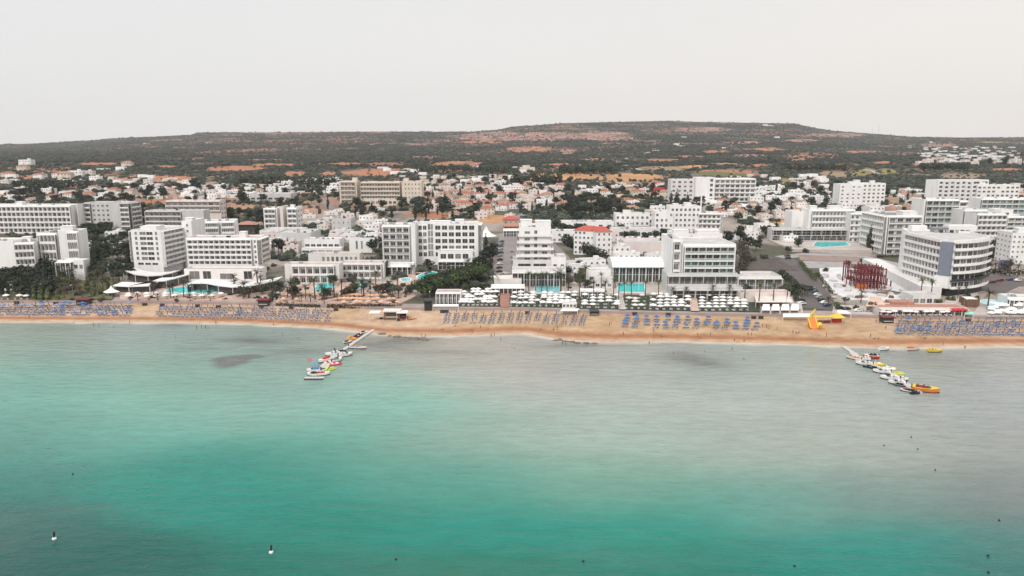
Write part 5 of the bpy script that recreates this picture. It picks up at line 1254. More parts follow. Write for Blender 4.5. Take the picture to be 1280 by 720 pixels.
road('country_road', [(801, 213), (786, 209), (772, 205), (778, 200), (795, 195), (812, 190)], [10, 10, 11, 11, 10, 9], mat('pale_dirt_road', (.42, .34, .28), .95, .1, .05), lift=.6, seg=15)
road('country_road', [(1100, 220), (1092, 214), (1080, 212)], [9, 9, 8], MATS['pale_dirt_road'], lift=.6, seg=15)
road('country_road', [(1010, 228), (1018, 222), (1040, 219)], [9, 9, 8], MATS['pale_dirt_road'], lift=.6, seg=15)
road('country_road', [(60, 243), (160, 240), (300, 242), (420, 243), (560, 262)], [7, 7, 7, 7, 6], ROADM, lift=.3, seg=8)
pad('terrace', [(150, 376), (345, 378), (345, 352), (232, 350), (150, 356)], PAVP)
pad('terrace', [(345, 380), (495, 384), (520, 372), (500, 352), (360, 355)], PAVP)
pad('terrace', [(495, 360), (545, 358), (552, 340), (500, 342)], PAVP, lift=.3)
pad('lawn', [(572, 384), (626, 384.5), (626, 362), (592, 362)], GRS)
pad('lawn', [(637, 384.5), (724, 386), (722, 368), (640, 366)], GRS)
pad('lawn', [(724, 387), (776, 388), (776, 371), (724, 370)], GRS)
pad('lawn', [(780, 388.5), (866, 390), (866, 371), (780, 369)], GRS)
pad('lawn', [(871, 390), (950, 391.5), (945, 372), (871, 371)], GRS)
pad('terrace', [(640, 366), (722, 368), (765, 369), (836, 369), (834, 353), (700, 352), (645, 356)], PAVE, lift=.2)
pad('lawn', [(430, 373), (505, 373), (512, 362), (450, 362)], GRS, lift=.25)
pad('lawn', [(60, 376), (140, 377), (150, 348), (50, 352)], GRS2, lift=.2)
pad('lawn', [(0, 377), (60, 376), (50, 352), (-30, 352)], GRS2, lift=.2)
pad('terrace', [(990, 315), (1090, 317), (1082, 301), (960, 300)], PAVE, lift=.3)
patch('forecourt', [(1000, 326), (1082, 329), (1080, 322), (998, 319)], mat('brownish_gravel', (.30, .22, .18), .9, .15, .2), lift=.2)
patch('forecourt', [(1008, 336), (1078, 334), (1080, 329), (1002, 327)], mat('dull_concrete', (.36, .34, .33), .9, .15, .2), lift=.25)
patch('building_site', [(1026, 350), (1040, 366), (1060, 375), (1135, 378), (1128, 354), (1090, 341), (1052, 334), (1024, 336)], mat('white_builders_screed', (.66, .65, .64), .9, .1, .2), lift=.2)
pad('terrace', [(1215, 396), (1300, 398), (1300, 378), (1228, 376)], PAVE, lift=.2)
pad('terrace', [(1180, 380), (1222, 382), (1222, 366), (1185, 372)], PAVE, lift=.2)
patch('car_park', [(1040, 392), (1092, 394), (1080, 383), (1042, 382)], PAVE, lift=.15)
pad('terrace', [(952, 392), (1004, 393), (1000, 372), (946, 370)], PAVE, lift=.15)
road('path', [(631, 386), (631, 376), (632, 366)], [4.2, 4.2, 5], mat('red_brick_path', (.36, .17, .13), .9, .12, .4), lift=.6)
road('path', [(778, 389), (776, 378), (774, 370)], [3, 3, 3], PAVE, lift=.6)
road('path', [(868.5, 391), (867, 380), (866, 371)], [3.4, 3.4, 3.4], PAVP, lift=.6)
road('path', [(500, 372), (470, 366), (452, 369), (432, 372)], [2.2, 2.2, 2.2, 2.2], PAVE, lift=.7)
def pool(label, pix, m, lift=.45, round_=True):
    ps = [at(*p) for p in pix]; cx = sum(p.x for p in ps) / len(ps); cy = sum(p.y for p in ps) / len(ps); z = max(p.z for p in ps)
    out = ps
    if round_:   # smooth the plan
        for _ in range(2):
            o2 = []
            for i in range(len(out)):
                a, b = out[i], out[(i + 1) % len(out)]; o2 += [a.lerp(b, .25), a.lerp(b, .75)]
            out = o2
    poly = [(p.x - cx, p.y - cy) for p in out]
    ar = sum(poly[i][0] * poly[(i + 1) % len(poly)][1] - poly[(i + 1) % len(poly)][0] * poly[i][1] for i in range(len(poly)))
    if ar < 0: poly.reverse()
    LAYER[0] += 1; z += lift + .006 * LAYER[0]
    r = empty('swimming_pool', (cx, cy, z)); tag(r, label, 'pool')
    mb = MB(); mb.prism(poly, -1, .0); mb.build('water', [m], r)
    n = len(poly); mb = MB(); 
    ou = [(x * (1 + .8 / max(math.hypot(x, y), .8)), y * (1 + .8 / max(math.hypot(x, y), .8))) for x, y in poly]
    mb.add([(x * .999, y * .999, .1) for x, y in poly] + [(x, y, .1) for x, y in ou] + [(x, y, -1) for x, y in ou], [(i, (i + 1) % n, n + (i + 1) % n, n + i) for i in range(n)] + [(n + i, n + (i + 1) % n, 2 * n + (i + 1) % n, 2 * n + i) for i in range(n)])
    mb.add([(x * .999, y * .999, .1) for x, y in poly] + [(x * .999, y * .999, -.2) for x, y in poly], [(i, n + i, n + (i + 1) % n, (i + 1) % n) for i in range(n)])
    mb.build('pool_edge', [W2], r); occupy(cx, cy, 6)
pool('long turquoise pool below the curved canopies of the tower hotel', [(200, 368), (240, 369.5), (276, 368), (279, 360.5), (255, 358.5), (222, 360.5)], POOL)
pool('round turquoise pool between palms below the bungalow wings', [(393, 362), (395, 368), (404, 368.5), (413, 364), (418, 361), (415, 355.5), (401, 355)], POOL)
pool('small pale turquoise pool right of the round palm pool', [(443, 363), (450, 364), (460, 359), (463, 354), (450, 353.5)], POOL)
pool('kidney shaped bright turquoise pool by the dark clipped trees', [(519, 351), (531, 355), (542, 353), (548, 345), (543, 341.5), (530, 344)], POOL, lift=1.0)
pool('small oval pool beside a red pool deck left of the kidney pool', [(500, 352.5), (505, 355.5), (513, 353.5), (513, 350), (504, 349.5)], POOLP, lift=.7)
pool('rectangular pale blue pool at the foot of the stepped tower hotel', [(668, 368), (700, 368.5), (699, 358.5), (669, 358)], POOLP, round_=False)
pool('square bright turquoise pool before the barrel-roofed pavilion', [(772, 367.5), (806, 368), (805, 356), (773, 355.5)], POOL, round_=False)
pool('wide shallow turquoise pool in front of the terrace hotel with long restaurant', [(1016, 310.5), (1026, 312.5), (1062, 310), (1058, 305), (1020, 304.5)], POOL, round_=False, lift=.9)
pool('pale blue freeform pool among white loungers by the curved corner hotel', [(1224, 379), (1234, 384), (1256, 386), (1258, 380), (1244, 377), (1228, 376.5)], POOLP)
pool('small turquoise pool half hidden by trees left of the tower hotel', [(122, 338), (136, 339.5), (142, 335), (130, 333)], POOL, lift=.9)
# hedges and long clipped trees
def hedge(label, pix, w, hgt, m, cat='hedge', name='hedge', n=700, size=.5):
    ps = [at(*p) for p in pix]; b = ps[0]; lumps = []
    for i in range(len(ps) - 1):
        L = (ps[i + 1] - ps[i]).length; k = max(2, int(L / (w * .7)))
        for j in range(k):
            q = ps[i].lerp(ps[i + 1], (j + .5) / k) - b; lumps.append((q.x, q.y, hgt * .52 + (h(q.x + b.x, q.y + b.y) - b.z), w * .62, w * .62, hgt * .5, j % 2))
            occupy(q.x + b.x, q.y + b.y, w * .6)
    me = leafmesh('foliage', m, lumps, n, size, int(pix[0][0])); r = empty(name, b); tag(r, label, cat); obj('foliage', me, r)
    mb = MB()
    for l in lumps: mb.tube((l[0], l[1], l[2] - hgt), (l[0], l[1], l[2]), .2, n=5)
    mb.build('trunk', [TRK], r) if name != 'hedge' else None
    if name == 'hedge':
        mb = MB()
        for l in lumps[::2]: mb.tube((l[0], l[1], l[2] - hgt), (l[0], l[1], l[2]), .1, n=4)
        mb.build('stem', [TRK], r)
PGRN = mat('sunny_pine_top', (.075, .11, .025), .95, .3, .6, col2=(.035, .052, .015))
PDARK = mat('deep_pine_foliage', (.022, .034, .014), .95, .3, .6, col2=(.010, .016, .008))
for i in range(8):   # the big clipped mass of pines: eight trees grown together
    for j in range(2):
        t = i / 7; cx = 529 + 64 * t; cy = 373 - 20 * t - j * 8 * (1 - .3 * t)
        p = at(cx + (j * 6), cy); lumps = [(R.uniform(-2.6, 2.6), R.uniform(-2, 2), R.uniform(4.4, 6.6), 3.9, 3.6, 2.3, k % 2) for k in range(7)]
        r = empty('pine_tree', p); me = leafmesh('crown', [PDARK, PGRN], lumps, 620, .6, i * 3 + j, .7); obj('crown', me, r)
        mb = MB(); mb.tube((0, 0, -1), (0, 0, 4.4), .25, .15); [mb.tube((0, 0, 2.2), (2.4 * math.cos(q), 2.4 * math.sin(q), 4.4), .12, .06, 5) for q in (0, 1.6, 3.1, 4.7)]; mb.build('trunk', [TRK], r)
        tag(r, 'clipped dark pine beside the kidney pool, %s from beach in the %s row' % (['first', 'second', 'third', 'fourth', 'fifth', 'sixth', 'seventh', 'last'][i], ['sea side', 'hotel side'][j]), 'pine tree', 'clipped pines grown together by the kidney pool')
        occupy(p.x, p.y, 4)
hedge('dark clipped hedge along the top of the promenade wall in front of orange loungers', [(345, 382.5), (400, 384.5)], 1.2, 1.6, [LFD, LFM], n=500, size=.28)
hedge('dark clipped hedge on the promenade wall between the beach path and the watersports stand', [(409, 385), (450, 385.5), (494, 384)], 1.2, 1.8, [LFD, LFM], n=700, size=.28)
hedge('low green hedge before the white shade sails', [(952, 389.5), (1000, 391)], 1.2, 1.6, [LFM, LFD], n=420, size=.3)
hedge('dark hedge along the side road left of the red-roofed apartments', [(706, 306), (722, 314), (742, 324), (758, 330)], 6, 8, [LFD, LFD], n=1500, size=.7, name='tree_hedge', cat='hedge')
hedge('dark green strip of trees between car park and garden pavilion', [(975, 345), (990, 358), (998, 372)], 4, 4.5, [LFM, LFD], n=900, size=.5, name='tree_hedge', cat='hedge')
hedge('yellowish green shrub row along the right kerb of the car park', [(1000, 330), (1010, 342), (1019, 352)], 2.6, 2.6, [LFL, LFL], n=500, size=.4)
hedge('dark slope of shrubs beside the right wall of the green glass hotel', [(925, 342), (932, 330), (930, 318), (924, 308)], 6, 5, [LFD, LFB], n=900, size=.6, name='tree_hedge', cat='hedge')
hedge('dark clipped hedge before the palm garden at the photo edge', [(1231, 343), (1258, 344), (1284, 345)], 3, 3.6, [LFD, LFD], n=600, size=.4)
hedge('dry greenish verge of shrubs along the building site', [(1022, 343), (1030, 356), (1040, 368)], 2.2, 2.0, [LFM, LFB], n=420, size=.35)
hedge('low green hedge strip before the slant-sided hotel', [(1096, 322), (1148, 321)], 1.6, 2.0, [LFM, LFL], n=400, size=.35)

for i, (x0, x1, y, n) in enumerate([(700, 772, 217.5, 12), (1150, 1210, 213, 10), (640, 700, 231, 8), (20, 110, 237.5, 10), (300, 420, 232, 12), (980, 1060, 214, 9), (520, 640, 217, 10)]):
    hedge('dark field windbreak of trees ' + ['along the ochre field', 'below the hillside village', 'left of the white hill villas by the ochre field', 'above the long grid hotel', 'above the grey warehouse', 'left of the yellow-green fields', 'above the terraced house quarter'][i], [(x0, y), ((x0 + x1) / 2, y - .6), (x1, y)], 13, 13, [LFD, LFM], n=900, size=1.6, name='windbreak', cat='windbreak')
# ------------------------------------------------------------------ trees by area: (px0, px1, py0, py1, count, kinds)
def scatter_trees(x0, x1, y0, y1, n, kinds, smin=.8, smax=1.2, noun='trees', pad_=1.5, mind=4):
    done = 0; tries = 0; got = []
    while done < n and tries < n * 25:
        tries += 1; px = R.uniform(x0, x1); py = R.uniform(y0, y1); p = at(px, py)
        if in_rects(p.x, p.y, pad_) or not free(p.x, p.y, 1): continue
        if any((p.x - q.x) ** 2 + (p.y - q.y) ** 2 < mind * mind for q in got): continue
        got.append(p); k = R.choice(kinds); o = place(k, p, R.uniform(0, 6.28), R.uniform(smin, smax)); done += 1
        cat = {'t': 'tree', 'p': 'pine tree', 'c': 'cypress', 'b': 'shrub', 'm': 'palm tree'}[k[0]]
        if k == 'c2': cat = 'shrub'
        reg(o, TDESC[k], cat, px, py, {'cypress': 'cypresses'}.get(cat, cat + 's'))
VIL = []
def scatter_villas(x0, x1, y0, y1, n, kinds, dx=11, dy=4.5, rz=(-.35, .35), smin=.85, smax=1.1, slope=0):
    got = []; tries = 0
    while len(got) < n and tries < n * 40:
        tries += 1; px = R.uniform(x0, x1); py = R.uniform(y0, y1) + slope * (px - x0)
        if any(abs(px - a) < dx and abs(py - b) < dy for a, b in got): continue
        p = at(px, py)
        if in_rects(p.x, p.y, 5) or not free(p.x, p.y, 7): continue
        got.append((px, py)); k = R.choice(kinds); key, look, w, rk = VK[k]; a = R.uniform(*rz); s = R.uniform(smin, smax)
        VIL.append((p, key, a, s, look, px, py)); occupy(p.x, p.y + 4, 7 * s)
ALL = [0, 1, 1, 2, 3, 4, 5, 5, 6]; WH = [1, 1, 5, 3, 1]; CRM = [3, 4, 6, 3, 4, 1, 0]
# single houses picked out on the slopes first
for px, py, k, s in [(27, 213, 6, 1.3), (31, 206.5, 1, 1.6), (158, 209, 4, 1.5), (150, 213, 1, 1.1), (127, 213, 5, 1.2), (182, 180, 5, 1.6), (8, 222, 6, 1.3), (5, 231, 3, 1.1), (47, 224, 0, 1.3), (80, 224, 4, 1.6), (94, 221, 1, 1.5), (110, 220, 3, 1.3), (118, 226, 1, 1.1), (70, 222, 0, 1.2), (235, 231, 1, 1.1), (603, 177, 5, 1.5), (593, 212, 0, 1.3), (655, 214, 6, 1.2), (664, 213.5, 4, 1.1), (792, 173.5, 5, 1.4), (846, 182, 1, 1.4), (853, 183, 5, 1.3), (957, 157.5, 1, 1.9), (965, 158, 5, 1.6), (972, 173, 1, 1.5), (962, 158, 1, 1.3), (820, 189, 5, 1.2), (855, 172, 5, 1.6), (1280, 206, 3, 1.2), (1185, 236, 3, 1.2), (905, 186, 1, .9), (260, 179, 5, 1.4), (465, 181, 5, 1.2), (478, 211, 5, 1.2), (1164, 178.5, 1, 1.2)]:
    p = at(px, py); key, look, w, rk = VK[k]; VIL.append((p, key, R.uniform(-.2, .2), s * .85, look, px, py)); occupy(p.x, p.y + 4, 9)
for a in [(0, 120, 240, 252, 14, ALL), (70, 245, 238, 250, 28, ALL), (150, 250, 230, 238, 8, WH), (250, 330, 232, 250, 22, ALL), (330, 425, 226, 244, 24, WH), (528, 640, 222, 264, 78, CRM), (640, 705, 231, 264, 32, CRM), (640, 665, 211, 216, 3, CRM),
          (718, 835, 233, 249, 26, ALL), (900, 960, 255, 275, 12, CRM), (940, 1045, 234, 262, 28, WH), (1096, 1150, 240, 262, 16, [1, 5, 7, 3]), (1100, 1150, 262, 268, 4, [7, 3, 1]), (1240, 1280, 232, 246, 8, ALL), (770, 838, 254, 272, 7, ALL), (560, 640, 264, 278, 5, [4, 6, 3]),
          (480, 530, 211, 222, 8, ALL), (380, 480, 262, 300, 14, [3, 7, 5, 1]), (990, 1040, 222, 232, 7, WH), (100, 165, 296, 322, 5, [5, 1]), (930, 990, 262, 304, 12, [3, 5, 1]), (430, 478, 276, 304, 6, WH), (0, 240, 222, 232, 14, ALL), (330, 480, 300, 318, 8, [1, 5, 3]), (690, 770, 286, 345, 8, [1, 5, 3]), (770, 850, 284, 330, 6, [5, 3, 1]), (1040, 1100, 262, 268, 6, WH), (955, 1010, 286, 300, 4, WH), (900, 1000, 218, 228, 5, ALL)]:
    scatter_villas(*a, dx=8, dy=2.3, smin=.65, smax=.95)
lm(1210, 193, 'the hillside village'); lm(600, 245, 'the terraced house quarter'); lm(690, 222, 'the ochre field'); lm(150, 240, 'the tree-lined lane of villas'); lm(300, 245, 'the inland villa lane'); lm(740, 262, 'the dark wood'); lm(980, 245, 'the white bungalow slope'); lm(60, 224, 'the red-roofed hill houses'); lm(900, 215, 'the green fields'); lm(395, 235, 'the white hill houses'); lm(1120, 250, 'the peach houses'); lm(850, 185, 'the upper slope'); lm(80, 362, 'the palm garden'); lm(1060, 217, 'the yellow-green fields'); lm(500, 262, 'the dark tree belt'); lm(430, 365, 'the round palm pool'); lm(715, 345, 'the green lane'); lm(930, 310, 'the vacant dark lot'); lm(1015, 350, 'the beach car park')
scatter_villas(1150, 1300, 184, 206, 84, [1, 5, 1, 3, 4, 3], dx=4.6, dy=1.7, smin=.85, smax=1.25)
scatter_villas(1128, 1165, 182, 192, 6, [5, 1, 2], dx=6, dy=2)
# sloping row of white bungalows (right of the inland hotel)
for i in range(16):
    px = 880 + i * 6.2; py = 253.5 + i * .9; p = at(px, py)
    if in_rects(p.x, p.y, 1): continue
    key, look, w, rk = VK[1 if i % 3 else 5]; VIL.append((p, key, -.15, .62, look, px, py)); occupy(p.x, p.y + 3, 5)

# the three hundred that show largest are things of their own, the rest one far mass of houses
VIL.sort(key=lambda v: -v[3] / (v[0].y + (0 if v[6] > 207 or v[5] < 1130 else 0)))
for p, key, a, s, look, px, py in VIL[:300]: o = place(key, p, a, s); reg(o, look, 'house', px, py, 'villas')
VREST = [(p, key, a, s) for p, key, a, s, look, px, py in VIL[300:]]
print('VILLAS', len(VIL))
# ---- trees
DK_ = ['t0', 't2', 't0', 't1']; MX = ['t0', 't1', 't2', 't3', 't3', 'c0', 't5']
scatter_trees(0, 62, 346, 375, 34, DK_ + ['c0']); scatter_trees(10, 125, 338, 352, 30, ['t0', 't2', 'c1', 't1'], .8, 1.1)
scatter_trees(62, 148, 352, 376, 16, ['m0', 'm1', 'm3'], .8, 1.1, mind=5); [(lambda p, o: reg(o, TDESC['c2'], 'shrub', q[0], q[1], 'shrubs'))(at(*q), place('c2', at(*q), R.uniform(0, 6), q[2])) for q in [(46, 368, .9), (44, 374, 1), (52, 375, 1.1), (53, 370, .8), (60, 375, .9), (48, 361, .8), (66, 362, .7), (72, 366, .8), (72, 374, .8), (92, 361, .7), (100, 367, .8), (109, 364, 1.0), (110, 358, .9), (117, 370, .9), (118, 364, .8), (126, 368, .8), (136, 362, .7)]]; scatter_trees(62, 146, 350, 377, 26, ['b0', 'b1', 'b2', 'm3', 'm0', 't4'], .7, 1, mind=4)
scatter_trees(118, 165, 298, 352, 34, DK_ + ['c1', 't3'], mind=6); scatter_trees(106, 160, 288, 300, 8, DK_)
for px, py, k, s in [(193, 374, 'm0', .9), (214, 375, 'm1', 1), (230, 374, 'm0', 1), (252, 374, 'm3', .95), (293, 367, 'm0', 1), (305, 374, 'm1', 1.1), (312, 375, 'm3', 1), (323, 366, 'm0', 1.2), (366, 376, 'm1', 1.3), (394, 377, 'm0', 1.2), (403, 378, 'm0', .9), (418, 375, 'm0', 1.2), (435, 374, 'm3', 1), (455, 372, 'm1', 1.2), (463, 371, 'm3', 1.3), (470, 364, 'm0', 1.1), (478, 372, 'm3', 1.1), (485, 370, 'm1', 1), (497, 362, 'm1', 1.15), (443, 367, 'm3', 1), (427, 366, 'm3', 1.1), (515, 345, 'm1', .8), (361, 350, 'm1', 1), (617, 362, 'm1', 1.2), (558, 342, 'm3', .9), (585, 341, 'm1', 1),
                     (661, 366, 'm2', .95), (669, 366, 'm2', .9), (677, 367, 'm2', .95), (684, 367, 'm2', .95), (701, 368, 'm1', 1.5), (710, 368, 'm3', 1.2), (731, 362, 'm2', 1.1), (724, 376, 'm2', .9), (742, 376, 'm2', .85), (756, 377, 'm2', .9), (769, 362, 'm2', .8), (773, 377, 'm2', .8), (780, 377, 'm2', .85), (789, 377, 'm2', .9), (806, 377, 'm2', .9), (823, 376, 'm2', .9), (841, 376, 'm0', .7), (857, 376, 'm0', .7), (890, 376, 'm0', .8), (911, 376, 'm0', .8), (930, 381, 'm2', .9), (948, 385, 'm2', 1), (966, 384, 'm2', 1), (983, 381, 'm2', .9), (1035, 385, 'm3', .8), (1076, 379, 'm1', .8), (1150, 377, 'm2', 1), (1163, 378, 'm2', .95), (1234, 388, 'm1', 1.2), (1248, 306, 'm1', 1.3), (1250, 344, 'm1', .9), (1262, 345, 'm0', 1), (1272, 346, 'm1', .9), (1236, 340, 'm1', .9), (1243, 341, 'm3', .9), (998, 312, 'm1', .8)]:
    p = at(px, py); o = place(k, p, R.uniform(0, 6), s); reg(o, TDESC[k], 'palm tree', px, py, 'palm trees')
for px, py, k, s in [(1020, 346, 'b1', 1), (1032, 340, 'b0', 1), (1046, 388, 't4', .6), (1070, 387, 'b1', 1), (1090, 389, 't1', .6), (1056, 381, 't3', .6), (1174, 385, 't4', .6), (1188, 377, 'b1', 1.2), (1060, 331, 'b1', 1.2), (1078, 328, 'b0', 1), (985, 317, 't1', .7), (1008, 316, 'b0', 1.2), (920, 322, 't5', .9), (940, 326, 'b2', 1.5), (955, 323, 'b2', 1.4), (1087, 313, 'c1', 1.25), (1091, 314, 'c0', 1), (998, 311, 't2', .8), (911, 307, 't2', 1.1), (925, 303, 't2', 1.3), (935, 312, 't0', 1.1), (945, 314, 't0', 1), (743, 327, 't0', .9), (950, 303, 't5', .9), (463, 314, 't0', 1.3), (466, 316, 't2', 1), (348, 316, 't0', 1.2), (352, 317, 't2', 1), (360, 312, 'c0', .8), (366, 314, 't0', .8), (585, 311, 'b1', 1.2)]:
    p = at(px, py); o = place(k, p, R.uniform(0, 6), s); reg(o, TDESC[k], {'c': 'cypress', 't': 'tree', 'b': 'shrub'}[k[0]], px, py, {'c': 'cypresses', 't': 'trees', 'b': 'shrubs'}[k[0]])
scatter_trees(345, 425, 358, 376, 10, ['b0', 'b1', 't1', 't0'], .6, .9); scatter_trees(425, 515, 360, 374, 22, ['b0', 't1', 't5', 'b2', 't0'], .55, .9, mind=3)
scatter_trees(285, 350, 360, 377, 12, ['b0', 'b1', 't1', 't5'], .5, .9, mind=3); scatter_trees(596, 617, 310, 350, 12, ['t0', 't2', 't1', 'c0'], .8, 1.1)
scatter_trees(686, 735, 280, 300, 12, DK_); scatter_trees(702, 738, 334, 362, 12, ['t4', 't1', 't4', 'b1'], .6, .9); scatter_trees(700, 778, 253, 272, 34, ['t0', 't2', 'p0', 't1'], 1, 1.4, mind=6)
scatter_trees(432, 600, 256, 275, 46, ['t0', 't2', 'p0', 't1', 'c0'], .9, 1.3, mind=6); scatter_trees(286, 330, 266, 290, 10, ['c0', 'c0', 't0', 't2']); scatter_trees(330, 380, 262, 292, 8, MX)
scatter_trees(0, 110, 238, 256, 34, MX, .9, 1.4, mind=8); scatter_trees(110, 330, 234, 258, 58, MX, .9, 1.4, mind=8); scatter_trees(330, 430, 230, 262, 26, MX, .9, 1.3, mind=8); scatter_trees(170, 190, 262, 285, 8, DK_)
scatter_trees(528, 720, 222, 266, 80, MX + ['c0', 't0'], .8, 1.3, mind=8); scatter_trees(720, 838, 234, 268, 40, MX, .9, 1.3, mind=8); scatter_trees(838, 900, 250, 262, 8, ['t0', 'c1', 't2'], mind=7)
scatter_trees(900, 1048, 234, 275, 46, MX, .9, 1.3, mind=8); scatter_trees(1096, 1180, 240, 262, 18, MX, mind=8); scatter_trees(920, 1000, 262, 304, 10, MX, mind=8); scatter_trees(1145, 1290, 184, 208, 40, ['c0', 't2', 't0', 't3'], 1.0, 1.5, mind=9)
scatter_trees(100, 165, 262, 300, 8, MX); scatter_trees(1220, 1290, 306, 340, 9, ['t5', 't0', 't3'], .8, 1); scatter_trees(380, 480, 285, 330, 10, ['t0', 't3', 'b0'], .6, .9); scatter_trees(520, 560, 336, 346, 6, ['b0', 't0'], .6, .9)
scatter_trees(770, 832, 296, 303, 5, ['t0', 't1'], .8, 1); scatter_trees(925, 1000, 345, 380, 8, ['t1', 't0', 'b1'], .5, .8); scatter_trees(1205, 1235, 330, 350, 5, ['t0', 't5'], .8, 1)

scatter_trees(348, 500, 373, 383, 26, ['b0', 'b1', 'm0', 'm3', 'b2', 'm1'], .6, .95, mind=4)
scatter_trees(150, 345, 374, 378, 26, ['b0', 'b1', 'm0', 'b2', 'm3'], .55, .85, mind=5)
scatter_trees(285, 350, 362, 376, 12, ['m0', 'm1', 'b1', 't1'], .6, .9, mind=4)
scatter_trees(724, 768, 360, 372, 6, ['b1', 'm2', 'b0'], .6, .9, mind=4)
scatter_trees(982, 1010, 340, 372, 10, ['b0', 'b1', 't3'], .7, .9, mind=4)
scatter_trees(1180, 1225, 366, 380, 6, ['b1', 'b0', 'm0'], .6, .8, mind=4)
# ---- beach furniture ---------------------------------------------------------
UMB = []; LNG = []
def along_prom(px, off):
    p = prom_pt(px, -off); p.z = h(p.x, p.y); return p
def block(px0, px1, dx, rows, first, look, kinds, lkinds, jit=.45, rowsp=3.6, lg=True, skip=0.06, wave=0, lpr=2):
    a, b = along_prom(px0, 6), along_prom(px1, 6); n = max(1, int((b - a).length / dx))
    for i in range(n + 1):
        px = px0 + (px1 - px0) * i / n; sh = wave * math.sin(i * .5)
        for j in range(rows):
            if R.random() < skip: continue
            p = along_prom(px, first + j * rowsp + R.uniform(-jit, jit) + sh); p.x += R.uniform(-jit, jit) * 1.6 - j * .25
            p.z = h(p.x, p.y); 
            if p.y < shoreY(p.x) + 5: continue
            UMB.append((p, R.choice(kinds), look))
            if lg:
                for s in ((-1, 1) if lpr == 2 else (1,)):
                    q = Vector((p.x + s * .85, p.y - .2 + R.uniform(-.2, .2), 0)); q.z = h(q.x, q.y); LNG.append((q, R.choice(lkinds), look, R.uniform(-.3, .3)))
block(-12, 80, 2.9, 5, 5.5, 'in the leftmost dense beach block', ['ub', 'ub', 'ub', 'ub', 'ub', 'uv', 'uo'], ['ll', 'll', 'll', 'lb'])
block(80, 162, 2.9, 5, 5.5, 'in the dense beach block before the gazebo', ['ub', 'ub', 'ub', 'uo', 'ub', 'uv', 'ub'], ['ll', 'll', 'lb'])
block(203, 300, 3.0, 5, 6, 'in the beach block below the tower hotel pool', ['ub'], ['ll'])
block(302, 410, 3.0, 5, 6, 'in the beach block before the bungalow wings', ['ub'], ['ll'])
block(560, 730, 3.7, 5, 6.0, 'in the spaced beach columns before the left lawn', ['ub'], ['ll'], rowsp=3.4, wave=.6, jit=.12)
block(784, 948, 3.9, 4, 8, 'before the green glass hotel', ['uo', 'uo', 'ub', 'uo', 'ub'], ['ll', 'lb'], rowsp=4.0, skip=.16, wave=.8, jit=.2)
block(1128, 1290, 2.9, 6, 5.5, 'in the dense block at the right edge', ['ub'] * 9 + ['uo'], ['ll', 'll', 'll', 'll', 'lb'], rowsp=3.6)
KL = {'ub': 'furled dark blue beach umbrella', 'uo': 'open bright blue beach umbrella', 'uv': 'open pale lavender beach umbrella'}
def as_stuff(name, items, protos, label):
    """everything past the nearest three hundred: one object"""
    if not items: return
    V = []; Fc = []; M = []; mats = []
    for p, k, rz, s in items:
        for ch in CH_[PROTO[k]]:
            me = ch.data; o = len(V); c, sn = math.cos(rz), math.sin(rz)
            for v in me.vertices: V.append((p.x + s * (v.co.x * c - v.co.y * sn), p.y + s * (v.co.x * sn + v.co.y * c), p.z + s * v.co.z))
            mm = [m for m in me.materials]
            for m in mm:
                if m not in mats: mats.append(m)
            for f in me.polygons: Fc.append([o + i for i in f.vertices]); M.append(mats.index(mm[f.material_index]))
    me = bpy.data.meshes.new(name); me.from_pydata(V, [], Fc)
    for m in mats: me.materials.append(m)
    me.polygons.foreach_set('material_index', M); me.update(); o = obj(name, me); tag(o, label, None, None, 'stuff')
UMB.sort(key=lambda t: t[0].y); LNG.sort(key=lambda t: t[0].y)
for p, k, look in UMB[:300]:
    o = place(k, p, R.uniform(0, 6)); tag(o, '%s %s' % (KL[k], look), 'umbrella', '%ss %s' % (KL[k], look))
as_stuff('beach_umbrellas', [(p, k, 0, 1) for p, k, l in UMB[300:]], PROTO, 'more umbrellas of the dense left beach blocks')
for p, k, look, rz in LNG[:300]:
    o = place(k, p, rz + math.pi); tag(o, '%s sun lounger on the sand %s' % ({'ll': 'lavender grey', 'lb': 'bright blue'}[k], look), 'sun lounger', 'sun loungers %s %s' % ({'ll': 'lavender', 'lb': 'blue'}[k], look))
as_stuff('beach_loungers', [(p, k, rz + math.pi, 1) for p, k, l, rz in LNG[300:]], PROTO, 'more sun loungers of the dense left beach blocks')

# ---- lawns with white parasols
def lawn(px0, px1, py0, py1, nc, nr, look, uk, lk, cat='parasol', per=2, skip=.05, z=.45, lean=0):
    for i in range(nc):
        for j in range(nr):
            if R.random() < skip: continue
            t = j / max(1, nr - 1); px = px0 + (px1 - px0) * (i + .5) / nc + lean * t + R.uniform(-.5, .5); py = py0 + (py1 - py0) * t + R.uniform(-.25, .25)
            p = at(px, py); p.z += z
            if R.random() < .8:
                o = place(uk, p, R.uniform(0, 6), R.uniform(.85, 1.05)); PARA.append(o); tag(o, '%s parasol %s' % ({'pw': 'white open', 'pp': 'pinkish white open', 'pf': 'furled white', 'po': 'apricot open'}[uk], look), 'parasol', 'parasols %s' % look)
            for s in ((-1, 1) if per == 2 else (1,)):
                q = Vector((p.x + s * 1.3, p.y - .6, p.z)); WL.append((q, lk, look, R.uniform(-.2, .2)))
PARA = []; WL = []
lawn(578, 624, 367, 383, 8, 6, 'on the left half of the beach lawn', 'pw', 'lw', lean=-4)
lawn(640, 722, 371, 384, 11, 5, 'on the lawn before the stepped tower hotel', 'pw', 'lw', lean=-2)
lawn(726, 776, 374, 386, 5, 4, 'beside the long snack kiosk', 'pw', 'lw', per=2)
lawn(782, 806, 374, 387, 3, 4, 'right of the lawn path by the square pool', 'pp', 'lw')
lawn(812, 864, 373, 388, 6, 5, 'on the lawn left of the tiled path', 'pw', 'lw')
